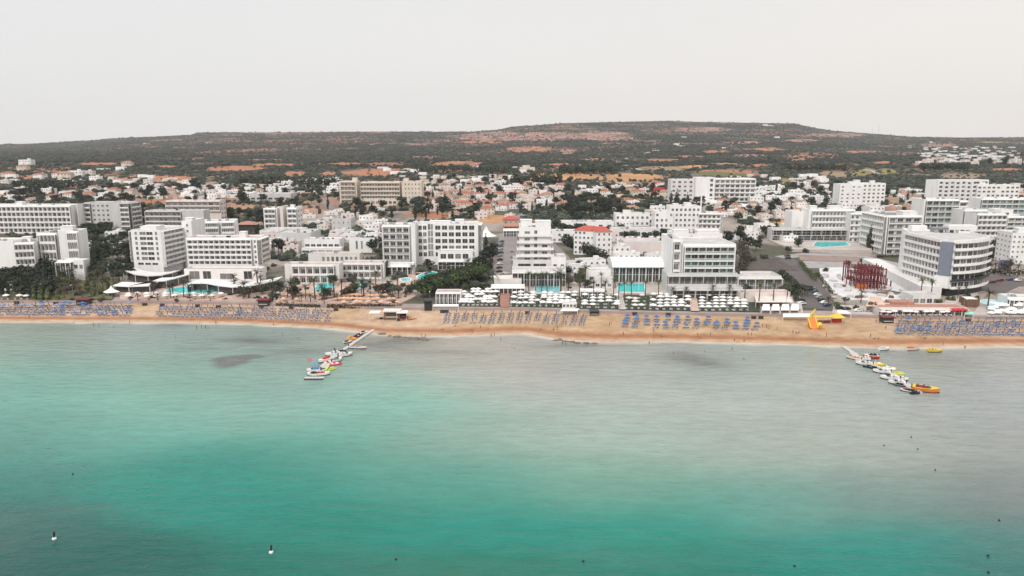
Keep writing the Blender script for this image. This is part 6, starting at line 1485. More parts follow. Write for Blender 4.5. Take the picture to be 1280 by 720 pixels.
lawn(873, 934, 374, 389, 7, 5, 'on the lawn right of the tiled path', 'pw', 'lw')
lawn(155, 282, 372.5, 375.5, 11, 2, 'on the pool terrace of the tower hotel', 'pw', 'lo', per=1, z=.5)
lawn(350, 404, 372, 379, 6, 2, 'among orange loungers left of the beach path', 'po', 'lo', z=.5)
lawn(412, 500, 374, 382.5, 17, 3, 'over the orange lounger deck', 'po', 'lo', z=.4, skip=.2)
lawn(4, 62, 368, 375, 7, 2, 'under the dark trees at the photo edge', 'pw', 'lw', z=.4, skip=.2)
lawn(1100, 1186, 397.2, 397.6, 13, 1, 'along the pink-roofed beach restaurant', 'pw', 'lw', per=1, z=1.0, skip=0)
lawn(1236, 1285, 385, 397, 11, 6, 'on the crowded white sunbathing terrace', 'pw', 'lw', z=.35, skip=.45)
lawn(978, 1052, 299, 300, 9, 1, 'before the long hotel restaurant', 'pw', 'lw', per=1, z=.4)
lawn(104, 122, 336, 342, 4, 2, 'by the half hidden small pool', 'pw', 'lw', z=.8)
lawn(340, 352, 362, 372, 3, 3, 'at the left corner of the orange deck', 'pw', 'lw', z=.5)
lawn(770, 835, 300, 301, 8, 1, 'before the long low shop row', 'pw', 'lw', z=.2, per=1)
for px in (1192, 1197, 1203):
    p = at(px, 396); p.z += 1.0; o = place('pr', p); tag(o, 'red parasol before the pink-roofed restaurant, %s of the three' % {1192: 'left', 1197: 'middle', 1203: 'right'}[px], 'parasol', 'red parasols')
WL.sort(key=lambda t: t[0].y)
NLL = 300
for p, k, look, rz in WL[:NLL]:
    o = place(k, p, rz + math.pi); tag(o, '%s sun lounger %s' % ({'lw': 'white cushioned', 'lo': 'orange cushioned'}[k], look), 'sunbed', 'garden loungers %s' % look)
    o.name = 'garden_lounger'
as_stuff('far_houses', VREST, PROTO, 'far white and cream houses of the slopes and the hillside village')
as_stuff('garden_loungers', [(p, k, rz + math.pi, 1) for p, k, l, rz in WL[NLL:]], PROTO, 'further white loungers of the lawns and pool decks')

# ---- parked cars
def cars(pts, rz, where):
    used = {}
    for px, py in pts:
        c = R.choice(CARC)[0]; p = at(px, py); p.z += .25; o = place('car_' + c, p, rz + R.uniform(-.06, .06), .88); used.setdefault(c, []).append(o)
    for c, v in used.items():
        for i, o in enumerate(v):
            n = len(v); tag(o, '%s parked car %s%s' % (c, where, '' if n == 1 else ', ' + ('nearest the beach' if i == 0 else (ORDW[i] + ' from the beach'))), 'car', 'cars ' + where)
cars([(1034, 383), (1030, 380), (1027, 377), (1024, 373.5), (1021, 370), (1018, 366.5), (1017, 363)], .25, 'in the row right of the car park')
cars([(1002, 381), (1001, 377)], .1, 'below the tree strip')
cars([(985, 324), (984, 321)], .05, 'at the top of the car park road')
cars([(631, 348), (635, 346.5), (628, 345)], .1, 'before the stepped tower hotel entrance')
cars([(624, 341), (624, 336), (625, 331), (625, 326), (625, 321), (626, 317), (626, 313), (626, 309), (627, 306), (627, 303)], .5, 'left of the central street')
cars([(641, 336), (641, 329), (640, 322), (640, 315)], 1.5, 'right of the central street')
cars([(1222, 357), (1231, 355), (1240, 354), (1226, 351), (1250, 352), (1262, 351), (1272, 352)], .2, 'right of the corner hotel')
cars([(790, 303), (798, 310), (806, 318)], -.8, 'behind the barrel-roofed pavilion')
cars([(1146, 336), (1154, 337), (1100, 322), (1130, 328)], .2, 'on the pale road')

cars([(1050, 387), (1058, 388), (1072, 390), (1084, 390)], .1, 'in the small yard above the yellow booth')
cars([(1118, 380), (1128, 381)], .3, 'behind the pink-roofed restaurant')
# clutter of the building site and the service yards
for i in range(44):
    px, py = R.choice([(R.uniform(1030, 1062), R.uniform(345, 366)), (R.uniform(1098, 1130), R.uniform(360, 374)), (R.uniform(1040, 1120), R.uniform(366, 375))])
    p = at(px, py); 
    if in_rects(p.x, p.y, 1): continue
    mb = MB(); w, d, hh = R.uniform(.8, 2.4), R.uniform(.6, 1.6), R.uniform(.4, 1.5)
    for k in range(3): mb.box(-w + k * .1, w - k * .1, -d + k * .05, d - k * .08, k * hh / 3 + (.004 * k), (k + 1) * hh / 3)
    nm, m_ = R.choice([('plank_pile', WD), ('block_pallet', GW), ('steel_bundle', MT), ('plank_pile', PLAN)]); o = mb.build(nm, [m_], None, (p.x, p.y, p.z + .35), R.uniform(0, 3)); reg(o, {'plank_pile': 'stack of boards', 'block_pallet': 'pallet of pale blocks', 'steel_bundle': 'bundle of metal bars'}[nm] + ' on the building site', 'building material', px, py, 'building materials')
# ---- kiosks, stalls, boxes, lamps
def kiosk(label, px, py, wpx, top, body, rm, d=3, cat='kiosk', name='kiosk', open_=True):
    p = at(px, py); w = wpx * mpp(p); hh = zat(p, top) - p.z; r = empty(name, p); tag(r, label, cat)
    mb = MB(); mb.box(-w / 2, w / 2, 0, d, -.6, hh * .86); mb.build('wall', [body], r)
    mb = MB(); mb.box(-w / 2 - .35, w / 2 + .35, -.9, d + .3, hh * .86 + .005, hh); mb.build('roof', [rm], r)
    if open_:
        mb = MB(); mb.box(-w * .36, w * .36, -.05, -.01, hh * .35, hh * .75); mb.build('hatch', [DK], r)
        mb = MB(); mb.box(-w * .4, w * .4, -.45, -.052, hh * .3, hh * .35); mb.build('counter', [WHP], r)
    return r
kiosk('tall black fronted kiosk at the beach end of the side lane', 535, 388.5, 9, 375, BLK, CH, 3, open_=False)
kiosk('maroon roofed stall on the promenade below the palm garden', 103, 381, 15, 374, DK, MAR)
kiosk('maroon canopied stall on the promenade by the palms', 329, 383, 13, 374.5, DK, MAR)
kiosk('dark stall with maroon roof on the sand before the beach restaurant', 1110, 404, 14, 396, DK, MAR)
kiosk('black box stall on the promenade before the lawn cabin', 743, 394.5, 10, 388.5, CH, CH)
r = kiosk('watersports stand with white awnings and dark counter on the sand', 490, 400, 20, 388, WD, CP, 3.5, 'stand', 'watersports_stand')
for i in range(12):
    px, py = R.uniform(474, 512), R.uniform(398, 402.5); p = at(px, py); mb = MB(); w = R.uniform(.4, .9); hh_ = R.uniform(.4, 1.1); mb.box(-w, w, -.45, .45, 0, hh_); mb.box(-w * .9, w * .9, -.38, .38, hh_ + .003, hh_ + .12)
    o = mb.build('gear_crate', [R.choice([WD, MAR, BLK, CP, TCP])], None, (p.x, p.y, p.z - .02), R.uniform(0, 3)); reg(o, 'low crate of watersports gear on the sand', 'crate', px, py, 'gear crates')
for dx_, m_ in ((-7, CW), (4.5, CW)):
    mb = MB(); mb.box(dx_ - 2.2, dx_ + 2.2, -2.5, 2, 3.4, 3.55); c = mb.build('awning', [m_], r)
    for x in (-2.1, 2.1): mb = MB(); mb.tube((dx_ + x, -2.4, -.3), (dx_ + x, -2.4, 3.39), .06); mb.build('post', [W], c)
r = kiosk('small dark hut with pink and white front right of the watersports stand', 503, 398, 9, 390, MAR, CP, 3, 'hut', 'beach_hut')
def kayak(label, px, py, rz, m):
    p = at(px, py); r = empty('kayak', (p.x, p.y, p.z + .1), rz); tag(r, label, 'kayak'); mb = MB()
    st = [(-2.1, .03, .2), (-1.2, .36, .1), (0, .42, .06), (1.2, .36, .1), (2.1, .03, .2)]; vs = []
    for x, w, z in st: vs += [(x, -w, z + .18), (x, 0, z - .12), (x, w, z + .18)]
    mb.add(vs, [(i * 3 + k, (i + 1) * 3 + k, (i + 1) * 3 + k + 1, i * 3 + k + 1) for i in range(4) for k in range(2)] + [(i * 3 + 2, (i + 1) * 3 + 2, (i + 1) * 3, i * 3) for i in range(4)]); mb.build('hull', [m], r)
    for x in (-.7, .5): mb = MB(); mb.box(x - .35, x + .3, -.24, .24, .2, .3); mb.build('seat', [BLK], r)
for i in range(5):
    kayak(['yellow', 'yellow', 'orange', 'yellow', 'orange'][i] + ' kayak lying on the sand seaward of the watersports stand, ' + ['first from left', 'second from left', 'middle one', 'fourth from left', 'rightmost'][i], 502 + i * 3.4, 400.6 - i * .3, .3 + i * .08, [YEL, YEL, ORG, YEL, ORG][i])
for i, (px, py) in enumerate([(21, 379.8), (70, 381), (102, 383), (181, 382), (203, 383), (247, 384), (273, 385), (327, 386), (364, 386.5), (420, 388.5), (553, 391), (558, 391), (659, 392.5), (793, 393.5), (835, 394.5), (942, 398.5), (951, 398.6), (1210, 402.5)]):
    p = at(px, py); p = Vector((p.x, min(p.y, promY(p.x) - 1.5), 0)); p.z = h(p.x, p.y); r = empty('storage_box', p)
    near = ['by the leftmost beach block edge', 'behind the leftmost beach block', 'below the maroon stall', 'on the open sand, left one', 'on the open sand, right one', 'behind the tower hotel beach block, left one', 'behind the tower hotel beach block, right one', 'below the maroon canopied stall', 'behind the bungalow beach block', 'left of the watersports stand', 'right of the black kiosk, left of a pair', 'right of the black kiosk, right of a pair', 'behind the spaced beach columns', 'behind the first blue columns', 'behind the middle blue columns', 'behind the last blue column, left of a pair', 'behind the last blue column, right of a pair', 'below the red parasols'][i]
    tag(r, 'dark storage box at the promenade foot ' + near, 'box', 'dark boxes at the promenade foot')
    mb = MB(); mb.box(-.9, .9, -.5, .5, -.1, 1.1); mb.build('body', [CH], r); mb = MB(); mb.box(-1.05, 1.05, -.62, .62, 1.105, 1.22); mb.build('lid', [MAR if i % 3 == 0 else CH], r)
lamp = empty('street_lamp', (0, 0, 0)); PROTO['lamp'] = lamp
mb = MB(); mb.tube((0, 0, -.5), (0, 0, 6.2), .1, .06); mb.build('post', [MT], lamp); mb = MB(); mb.box(-.1, .1, -1.3, 0, 6.2, 6.3); mb.box(-.18, .18, -1.7, -1.0, 6.08, 6.2); mb.build('lamp_head', [WHP], lamp)
for i, px in enumerate(range(20, 1280, 74)):
    p = prom_pt(px, 6.4); p.z = 2.9; o = place('lamp', p); reg(o, 'slim grey street lamp on the promenade', 'street lamp', px, 380, 'street lamps')
# yellow water slide stand
def slide_tower():
    p = at(1017, 409); r = empty('inflatable_slide', p); r.scale = (.85, .85, .85); tag(r, 'tall yellow and orange inflatable slide on the sand before the car park', 'water slide')
    mb = MB(); mb.tube((-1.5, 1, 0), (-1.2, 1, 6.0), .9, .5, 8); mb.tube((-1.2, 1, 6.0), (.6, 1, 8.6), .55, .3, 8); mb.tube((-1.0, 1, 6.4), (2.2, 1, 5.4), .3, .15, 6); mb.build('tower', [YEL], r)
    mb = MB(); mb.add([(-2.6, -3.5, .3), (.6, -3.5, .3), (.6, .6, 4.2), (-2.6, .6, 4.2), (-2.6, -3.5, -.1), (.6, -3.5, -.1), (.6, .6, -.1), (-2.6, .6, -.1)], [(0, 1, 2, 3), (4, 5, 1, 0), (5, 6, 2, 1), (6, 7, 3, 2), (7, 4, 0, 3)]); mb.build('slide', [ORG], r)
    for x in (-2.7, .7): mb = MB(); mb.tube((x, -3.5, .5), (x, .8, 4.5), .35, .35, 7); mb.build('slide_rim', [YEL], r)
    mb = MB(); mb.ball((2, -1.5, 1.6), 1.5, 8, 0, .9); mb.build('float', [YEL], r)
    mb = MB(); mb.tube((1.2, -3.4, .4), (4.0, -3.9, .35), .35, .2, 6); mb.build('tube', [ORG], r)
slide_tower()
def yellow_stand():
    p = at(1034, 403.5); r = empty('ticket_stand', p); tag(r, 'yellow canopied watersports booth right of the inflatable slide', 'booth')
    mb = MB(); mb.box(-6, 1.2, -1.5, 1.5, 2.6, 2.75); mb.build('canopy', [YEL], r)
    mb = MB(); mb.add([(1.3, -2.4, 2.5), (6.7, -2.4, 2.5), (6.7, 2.4, 2.5), (1.3, 2.4, 2.5), (4, 0, 4.3)], [(0, 1, 4), (1, 2, 4), (2, 3, 4), (3, 0, 4)]); mb.build('canopy', [YEL], r)
    for x in (-5.8, -2.4, 1.0, 6.4):
        for y in (-1.4, 1.4): mb = MB(); mb.tube((x, y, -.4), (x, y, 2.59), .06); mb.build('post', [MT], r)
    mb = MB(); mb.box(-3.8, .8, -.9, -.2, -.2, 1.1); mb.build('counter', [MAR], r)
    mb = MB(); mb.box(2, 6, .2, 1.2, -.2, 1.5); mb.build('counter', [REDP], r)
yellow_stand()
# mast pair on the ridge
for px, py, t, nm in ((1098, 168.5, 155, 'taller lattice radio mast on the right hand ridge'), (1090, 168, 160, 'shorter radio mast on the right hand ridge')):
    p = at(px, py); hh = zat(p, t) - p.z; r = empty('radio_mast', p); tag(r, nm, 'mast')
    mb = MB()
    for a in range(3): mb.tube((1.6 * math.cos(a * 2.1), 1.6 * math.sin(a * 2.1), -3), (0, 0, hh), .35, .15, 4)
    mb.build('tower', [MT], r); mb = MB(); mb.box(-2, 2, -.2, .2, hh * .7, hh * .71); mb.build('crossarm', [MT], r)
r = start('billboard', 'red billboard on posts beside the inland hotel', 'billboard', at(824, 243)); p = at(824, 243); s = mpp(p)
mb = MB(); mb.box(-6.5 * s, 6.5 * s, 0, .5, 3 * s, 9 * s); mb.build('board', [REDP], r)
mb = MB(); mb.box(-3.5 * s, 4 * s, -.12, -.01, 5.6 * s, 6.6 * s); mb.build('panel', [TCP], r)
for x in (-4 * s, 4 * s): mb = MB(); mb.box(x - .3, x + .3, .1, .5, -2, 3 * s - .01); mb.build('post', [MT], r)
# chapel like dome by the lane
r = start('domed_chapel', 'small cream domed building beside the winding lane', 'chapel', at(451, 272)); mb = MB(); mb.box(-4, 4, 0, 7, -3, 4.5); mb.build('wall', [CR2], r); mb = MB(); mb.ball((0, 3.5, 4.6), 3.2, 12, 0, 1); mb.build('dome', [CR], r)

# ---- jetties and craft
def jetty(label, pix, w):
    ps = [wat(a, b) for a, b in pix]; r = empty('floating_jetty', ps[0]); tag(r, label, 'jetty'); b = ps[0]
    for i in range(len(ps) - 1):
        d = ps[i + 1] - ps[i]; L = d.length; a = math.atan2(d.y, d.x); n = max(1, int(L / 4)); 
        for k in range(n):
            mb = MB(); mb.box(k * L / n + .05, (k + 1) * L / n - .05, -w[i] / 2, w[i] / 2, -.25, .5 + .004 * (k % 2)); mb.build('pontoon', [PLAN], r, (ps[i].x - b.x, ps[i].y - b.y, 0), a)
    return r
jetty('long pale floating jetty on the left with moored watercraft', [(467, 413), (446, 427), (430, 438), (418, 446), (405, 460), (396, 469)], [1.4, 1.4, 1.6, 2.8, 2.6])
p = wat(393, 473.5); r = empty('floating_platform', p, .02); tag(r, 'square end platform of the left jetty', 'platform'); mb = MB(); mb.box(-3, 3, -.9, .9, -.2, .45); mb.build('deck', [PLAN], r); mb = MB(); mb.box(-3.05, 3.05, -1.02, -.91, -.3, .4); mb.build('fender', [BLK], r)
jetty('long white floating jetty on the right with moored speedboats', [(1054, 434), (1066, 442), (1074, 451), (1100, 461), (1118, 470), (1132, 481), (1148, 492)], [1.5, 2.4, 1.7, 1.8, 1.8, 2.3])
boat('white motorboat with black arch beside the left jetty', 416, 444, 205, 6.5, 2.5, WHP, W2, 'arch')
boat('white boat with red seats outermost on the left side of the left jetty', 405, 452, 235, 6, 2.4, WHP, W2, 'open', accent=REDP)
boat('white and red speedboat on the right side of the left jetty', 432, 445, 35, 6.5, 2.5, WHP, W2, 'speed')
boat('white boat with dark interior moored mid left jetty', 421, 452, 60, 6, 2.4, WHP, W2, 'speed', accent=GRP)
boat('white boat with red deck stripe near the end of the left jetty', 404, 469, 15, 5.5, 2.2, WHP, W2, 'open', accent=REDP)
boat('white rib with black interior at the end of the left jetty', 390, 469.5, 160, 4.5, 2.1, WHP, W2, 'open', accent=BLK)
boat('boat with blue sun canopy at the left jetty end', 392, 464.5, 185, 5.5, 2.2, WHP, W2, 'canopy', accent=BLP)
boat('narrow white boat lying right of the left jetty', 447, 435.5, -12, 8.5, 1.7, WHP, PE, 'open')
pedalo('red and white pedalo in the middle of the left jetty', 411, 455, 40, REDP, WHP); pedalo('second red pedalo beside the white boats of the left jetty', 419, 456, 25, REDP, WHP)
pedalo('lime green pedalo on the left jetty', 413, 462.5, 60, LIM, LIM, True); pedalo('orange and yellow pedalo near the shore end of the left jetty', 440, 424.5, 40, ORG, YEL, True)
jetski('maroon jet ski moored close to shore on the left jetty', 449, 419.5, 40, MAR); jetski('second maroon jet ski just seaward on the left jetty', 446, 422, 40, MAR)
jetski('white jet ski nearest the shore on the left jetty', 455, 416.5, 40, WHP); jetski('cream jet ski below the orange pedalo', 434.5, 428.5, 30, CP)
boat('pink and red inflatable boat inside the right jetty', 1088, 447.5, 175, 6.5, 3.0, REDP, CP, 'open', accent=BLK)
boat('white and green speedboat seaward of the right jetty', 1080, 456, 158, 6.5, 2.3, WHP, W2, 'speed')
boat('orange edged narrow boat beside the inner right jetty', 1067, 449, 140, 6, 1.4, WHP, ORG, 'open')
boat('white speedboat in the middle of the right jetty, seaward side', 1102, 466, 160, 6.5, 2.3, WHP, W2, 'speed')
boat('white and black speedboat next out along the right jetty', 1112, 474, 158, 7, 2.4, WHP, W2, 'speed')
boat('big orange and yellow motorboat beyond the end of the right jetty', 1157, 489, -30, 9.0, 3.8, ORG, YEL, 'speed', accent=MAR)
boat('small white dinghy inside the outer right jetty', 1129, 475, -35, 3.6, 1.6, WHP, W2, 'pedal')
pedalo('yellow pedalo inside the middle of the right jetty', 1096, 455.5, -20, YEL, WHP); pedalo('lime pedalo inside the outer right jetty', 1122, 467.5, 0, LIM, YEL); pedalo('pale yellow pedalo with slide inside the right jetty', 1110, 461, -30, CW, LIM, True)
jetski('grey jet ski at the outer right jetty', 1124, 482.5, 150, GRP, BLK); jetski('white and red jet ski at the right jetty end', 1133, 489.5, 150, WHP, REDP); jetski('dark jet ski at the last step of the right jetty', 1144, 492.5, 10, BLK, GRP)
boat('small white boat afloat near shore, right of the right jetty', 1105, 437.5, 15, 5.5, 2, WHP, W2, 'pedal')
boat('pale orange trimmed boat floating near the shore', 1141, 437.5, 5, 6.2, 1.9, CP, ORG, 'pedal'); boat('yellow boat floating near the shore beside the orange trimmed one', 1168, 440, -4, 6.5, 2.1, YEL, YEL, 'pedal')
for px, py, rz, nm in [(427, 440.5, 40, 'black jet ski inside the left jetty bend'), (400, 463.5, 30, 'black jet ski between white boats near the left jetty end'), (408, 450, 220, 'dark jet ski beside the red seated boat')]: jetski(nm, px, py, rz, BLK, GRP)
for px, py, rz, nm in [(1085, 459.5, 158, 'dark jet ski below the green speedboat'), (1091, 461, 150, 'second dark jet ski below the green speedboat'), (1107, 470, 150, 'dark jet ski between the two seaward speedboats'), (1118, 478.5, 150, 'dark jet ski seaward of the outer right jetty'), (1138, 490, 150, 'grey jet ski just before the right jetty end')]: jetski(nm, px, py, rz, BLK, GRP)
boat('white speedboat with dark seats near the outer right jetty', 1121, 480, 158, 6, 2.3, WHP, W2, 'speed'); boat('white open boat inside the right jetty beside the pink inflatable', 1080, 450, 170, 5, 2.1, WHP, W2, 'open')
# flag at the left jetty end
p = wat(385, 462); r = empty('flag', p); tag(r, 'pink flag flying at the left jetty end', 'flag'); mb = MB(); mb.tube((0, 0, -.3), (0, 0, 4), .05); mb.build('pole', [MT], r); mb = MB(); mb.box(.06, 1.7, -.02, .02, 2.7, 3.9); mb.build('cloth', [mat('pink_cloth', (.62, .25, .27), .8)], r)

# ---- rocks at the water line
for i, (px, py) in enumerate([(478, 417.5), (487, 420), (497, 421.5), (505, 422), (512, 422.5), (519, 423), (527, 424), (695, 425.5), (701, 425.5), (708, 427), (715, 427.5), (722, 429), (733, 429), (743, 429.5), (700, 424), (531, 425)]):
    p = wat(px, py); rr = random.Random(i); V = []; mb = MB(); s = rr.uniform(.8, 1.7); mb.ball((0, 0, 0), s, 8, 0, .35)
    mb.v = [(x * rr.uniform(.8, 1.5), y * rr.uniform(.7, 1.1), z) for x, y, z in mb.v]
    o = mb.build('rock', [mat('wet_rock', (.20, .15, .115), .8, .25, .8)], None, (p.x, p.y, .02), rr.uniform(-.3, .3)); reg(o, 'flat brown rock awash at the water line', 'rock', px, py, 'rocks')

# ---- people
PPL = [(92, 404, 'w'), (117, 407, 's'), (124, 408, 's'), (142, 409, 'w'), (37, 399, 'k'), (162, 404, 's'), (219, 421, 'w'), (237, 425, 'w'), (246, 410.5, 's'), (252, 410, 'k'), (257, 410.5, 's'), (260, 411, 's'), (297, 401, 'k'), (270, 405, 's'), (342, 407, 's'), (353, 418, 'w'), (373, 424, 'w'), (345, 394, 'k'),
       (527, 421, 'k'), (532, 421.5, 's'), (530, 424, 'k'), (553, 412.5, 't'), (569, 408, 't'), (570, 404, 't'), (590, 416, 's'), (614, 421, 's'), (626, 425, 's'), (618, 420, 's'), (601, 411, 'k'), (676, 412.5, 't'), (692, 412.5, 't'), (697, 413, 's'), (703, 430, 's'), (707, 431, 'k'), (718, 430, 's'), (640, 431, 'w'), (643, 436, 'w'),
       (762, 407, 's'), (764, 406.5, 's'), (779, 420, 'k'), (811.5, 430, 's'), (817, 416, 's'), (817, 423, 'k'), (827, 421, 't'), (872, 421, 'k'), (876, 422.5, 't'), (888, 420, 's'), (915, 438, 's'), (918, 427, 'k'), (930, 428, 's'), (935, 420, 's'), (939, 420, 'k'), (953, 409, 's'), (958, 410, 's'), (961, 412, 'k'), (971, 412.5, 's'), (929, 449, 'w'), (931, 449.5, 'w'), (991, 417, 's'), (995, 416.5, 't'), (998, 416.5, 't'), (1033, 421, 's'), (1088, 422, 's'), (1093, 424, 't'), (1098, 424, 't'), (1095, 404, 's'), (1099, 405, 's'), (1107, 412, 'k'), (1132, 414, 't'), (1156, 424, 't'), (1158, 423, 'k'), (1179, 432, 's'), (1206, 436, 's'), (842, 441, 'w'), (881, 440, 'w')]
for i, (px, py, k) in enumerate(PPL):
    p = at(px, py); sea = p.y < shoreY(p.x) + .5 or k == 'w'
    if sea: p = wat(px, py)
    key = {'s': 'ps%d' % (i % 4), 'k': 'pk%d' % (i % 4), 'w': 'ps%d' % (i % 4), 't': 'pt%d' % (i % 2)}[k]
    depth = .0 if not sea else (-1.15 if k == 'w' else -.35)
    p.z = (0 if sea else h(p.x, p.y)) + depth; o = place(key, p, R.uniform(0, 6.28), .92)
    what = {'ps': 'standing', 'pk': 'walking', 'pt': 'sitting'}[key[:2]]
    sw_ = {'ps': ['black', 'red', 'blue', 'white'], 'pk': ['red', 'blue', 'white', 'black'], 'pt': ['red', 'blue']}[key[:2]][int(key[2])]
    if sea: look = 'person in %s swimwear %s in the shallow water' % (sw_, 'wading chest deep' if k == 'w' else what)
    else: look = 'person in %s swimwear %s on the sand' % (sw_, what)
    reg(o, look, 'person', px, py, 'bathers')
lm(20, 390, 'the leftmost beach block'); lm(125, 390, 'the gazebo beach block'); lm(185, 390, 'the open sand gap'); lm(255, 390, 'the tower hotel beach block'); lm(360, 390, 'the bungalow beach block'); lm(450, 400, 'the left jetty'); lm(515, 400, 'the kayaks'); lm(600, 400, 'the first spaced columns'); lm(700, 402, 'the last spaced columns'); lm(765, 405, 'the bare sand gap'); lm(830, 405, 'the first blue columns'); lm(920, 408, 'the last blue columns'); lm(1020, 410, 'the inflatable slide'); lm(1065, 432, 'the right jetty'); lm(1170, 410, 'the dense right beach block'); lm(1240, 412, 'the right edge loungers')

# ---- buoys
def buoy(label, px, py, m, stick=True, s=1.0):
    p = wat(px, py); r = empty('buoy', p); tag(r, label, 'buoy'); mb = MB(); mb.ball((0, 0, .12), .42 * s, 10, 0, .8); mb.build('float', [m], r)
    if stick: mb = MB(); mb.tube((0, 0, .4), (.1, 0, 1.5), .17, .2); mb.build('marker', [BLK if s < 1.1 else MAR], r)
    else: mb = MB(); mb.tube((0, 0, .22), (0, 0, .36), .1); mb.build('ring', [MAR], r)
buoy('white buoy with dark leaning marker, lone in the lower left water', 68, 674, WHP); buoy('white buoy with upright dark marker in front of the left jetty', 339, 691, WHP)
for px, py, l in [(495, 699.5, 'small dark buoy right of the upright marker buoy'), (729, 702, 'small dark buoy in the lower middle of the bay'), (993, 708, 'small dark buoy near the lower frame edge, right of middle'), (1235.5, 716, 'lowest dark buoy in the corner at the right edge'), (1235, 695, 'dark buoy just above the corner one'), (1249, 651, 'rightmost single dark buoy in grey water'), (1105, 557.5, 'dark buoy on the pale water, leftmost of three together'), (1139, 547, 'dark buoy on the pale water, farthest of three together'), (1147, 562, 'dark buoy on the pale water, rightmost of three together'), (91, 593, 'tiny dark buoy on the left water'), (1169, 588, 'tiny dark buoy seaward of the three pale water buoys')]:
    buoy(l, px, py, BLK, False, .55 if py > 640 else .45)
finish_labels()

# ------------------------------------------------------------------ scrub of the slopes and gardens: uncountable, one object
def scrub(name, pts, sizes, mats, mids, seed, flat=.75):
    rs = np.random.RandomState(seed); n = len(pts)
    base = []; 
    for zz, rr_, k in ((0, .75, 6), (.55, 1.0, 6), (1.0, .5, 6)):
        for i in range(k): a = 2 * math.pi * (i + (.5 if zz == .55 else 0)) / k; base.append((rr_ * math.cos(a), rr_ * math.sin(a), zz))
    base.append((0, 0, 1.2)); base = np.array(base); nb = len(base)
    tri = []
    for r_ in range(2):
        for i in range(6): a, b = r_ * 6 + i, r_ * 6 + (i + 1) % 6; tri += [(a, b, b + 6), (a, b + 6, a + 6)]
    for i in range(6): tri.append((12 + i, 12 + (i + 1) % 6, 18))
    tri = np.array(tri)
    V = base[None] * sizes[:, None, None] * rs.uniform(.65, 1.3, (n, nb, 1)); V[:, :, 2] *= flat
    V += pts[:, None, :]; V = V.reshape(-1, 3); T = (tri[None] + (np.arange(n) * nb)[:, None, None]).reshape(-1, 3)
    me = bpy.data.meshes.new(name); me.vertices.add(len(V)); me.vertices.foreach_set('co', V.ravel()); me.loops.add(T.size); me.loops.foreach_set('vertex_index', T.ravel().astype(np.int32))
    me.polygons.add(len(T)); me.polygons.foreach_set('loop_start', np.arange(0, T.size, 3, dtype=np.int32)); me.update(calc_edges=True)
    for m in mats: me.materials.append(m)
    me.polygons.foreach_set('material_index', np.repeat(mids, len(tri)).astype(np.int32)); o = obj(name, me); o['kind'] = 'stuff'; return o
SC0 = mat('scrub_dark', (.030, .036, .026), .95, .3, .05); SC1 = mat('scrub_grey_green', (.047, .053, .040), .95, .25, .05); SC2 = mat('scrub_olive', (.062, .062, .046), .95, .25, .05)
rs = np.random.RandomState(8)
N = 150000
PXs = rs.uniform(-60, 1340, N); t = rs.rand(N); Yb = 900 + (YB + 40 - 900) * t ** 1.5
Xs = (PXs - 640) / 917 * Yb; Zs = H(Xs, Yb)
d_ = Yb * cP - (Zs - CAMZ) * sP; PYs = 360 - F * (Yb * sP + (Zs - CAMZ) * cP) / d_
dens = fbm(Xs / 90, Yb / 70, 4); dens2 = fbm(Xs / 300 + 7, Yb / 180, 3)
keep = rs.rand(N) < np.clip((dens * .55 + dens2 * .45 - .36) * 5, .25, 1) * np.where(Yb < 1200, .35, 1)
for cx, cy, rx, ry, c in PATCHES:
    q = ((PXs - cx) / rx) ** 2 + ((PYs - cy) / ry) ** 2; keep &= ~((q < .9) & (rs.rand(N) < (.84 if cy < 200 else .97)))
for (ox, oy, ca, sa, w, d) in ORECT:
    lx = (Xs - ox) * ca + (Yb - oy) * sa; ly = -(Xs - ox) * sa + (Yb - oy) * ca; keep &= ~((lx > -3) & (lx < w + 3) & (ly > -3) & (ly < d + 3))
for (a, b, c) in OCC: keep &= ~((Xs - a) ** 2 + (Yb - b) ** 2 < (c + 1) ** 2)
Xs, Yb, Zs, PYs = Xs[keep], Yb[keep], Zs[keep], PYs[keep]
sz = np.exp(rs.normal(.75, .42, len(Xs))) * (1 + .35 * (Yb > 2500))
mi = np.where(rs.rand(len(Xs)) < np.clip(.25 + (dens2[keep] - .5) * 2.5, 0, 1), 0, np.where(rs.rand(len(Xs)) < .6, 1, 2))
scrub('scrub', np.stack([Xs, Yb, Zs - .3], -1), np.minimum(sz, 6.5), [SC0, SC1, SC2], mi, 4)
# garden undergrowth between the hotels
N = 42000
pxs = rs.uniform(-10, 1290, N); Yg = np.where(rs.rand(N) < .3, rs.uniform(345, 600, N), rs.uniform(560, 1250, N)); Xg = (pxs - 640) / 917 * Yg; Zg = H(Xg, Yg)
dg_ = fbm(Xg / 34 + 3, Yg / 30, 4); keep = dg_ > np.where(Yg > 620, .44, .53)
d_ = Yg * cP - (Zg - CAMZ) * sP; PXg = 640 + F * Xg / d_; PYg = 360 - F * (Yg * sP + (Zg - CAMZ) * cP) / d_
for (ox, oy, ca, sa, w, d) in ORECT:
    lx = (Xg - ox) * ca + (Yg - oy) * sa; ly = -(Xg - ox) * sa + (Yg - oy) * ca; keep &= ~((lx > -2.5) & (lx < w + 2.5) & (ly > -6) & (ly < d + 2.5))
for x0, x1, y0, y1 in [(905, 1040, 300, 392), (612, 650, 262, 356), (560, 960, 362, 395), (345, 520, 352, 390), (1000, 1160, 300, 395), (150, 345, 346, 380), (1180, 1290, 345, 400), (760, 845, 290, 345), (700, 840, 350, 372), (598, 650, 266, 280), (960, 1060, 296, 315), (400, 425, 246, 275)]:
    keep &= ~((PXg > x0) & (PXg < x1) & (PYg > y0) & (PYg < y1))
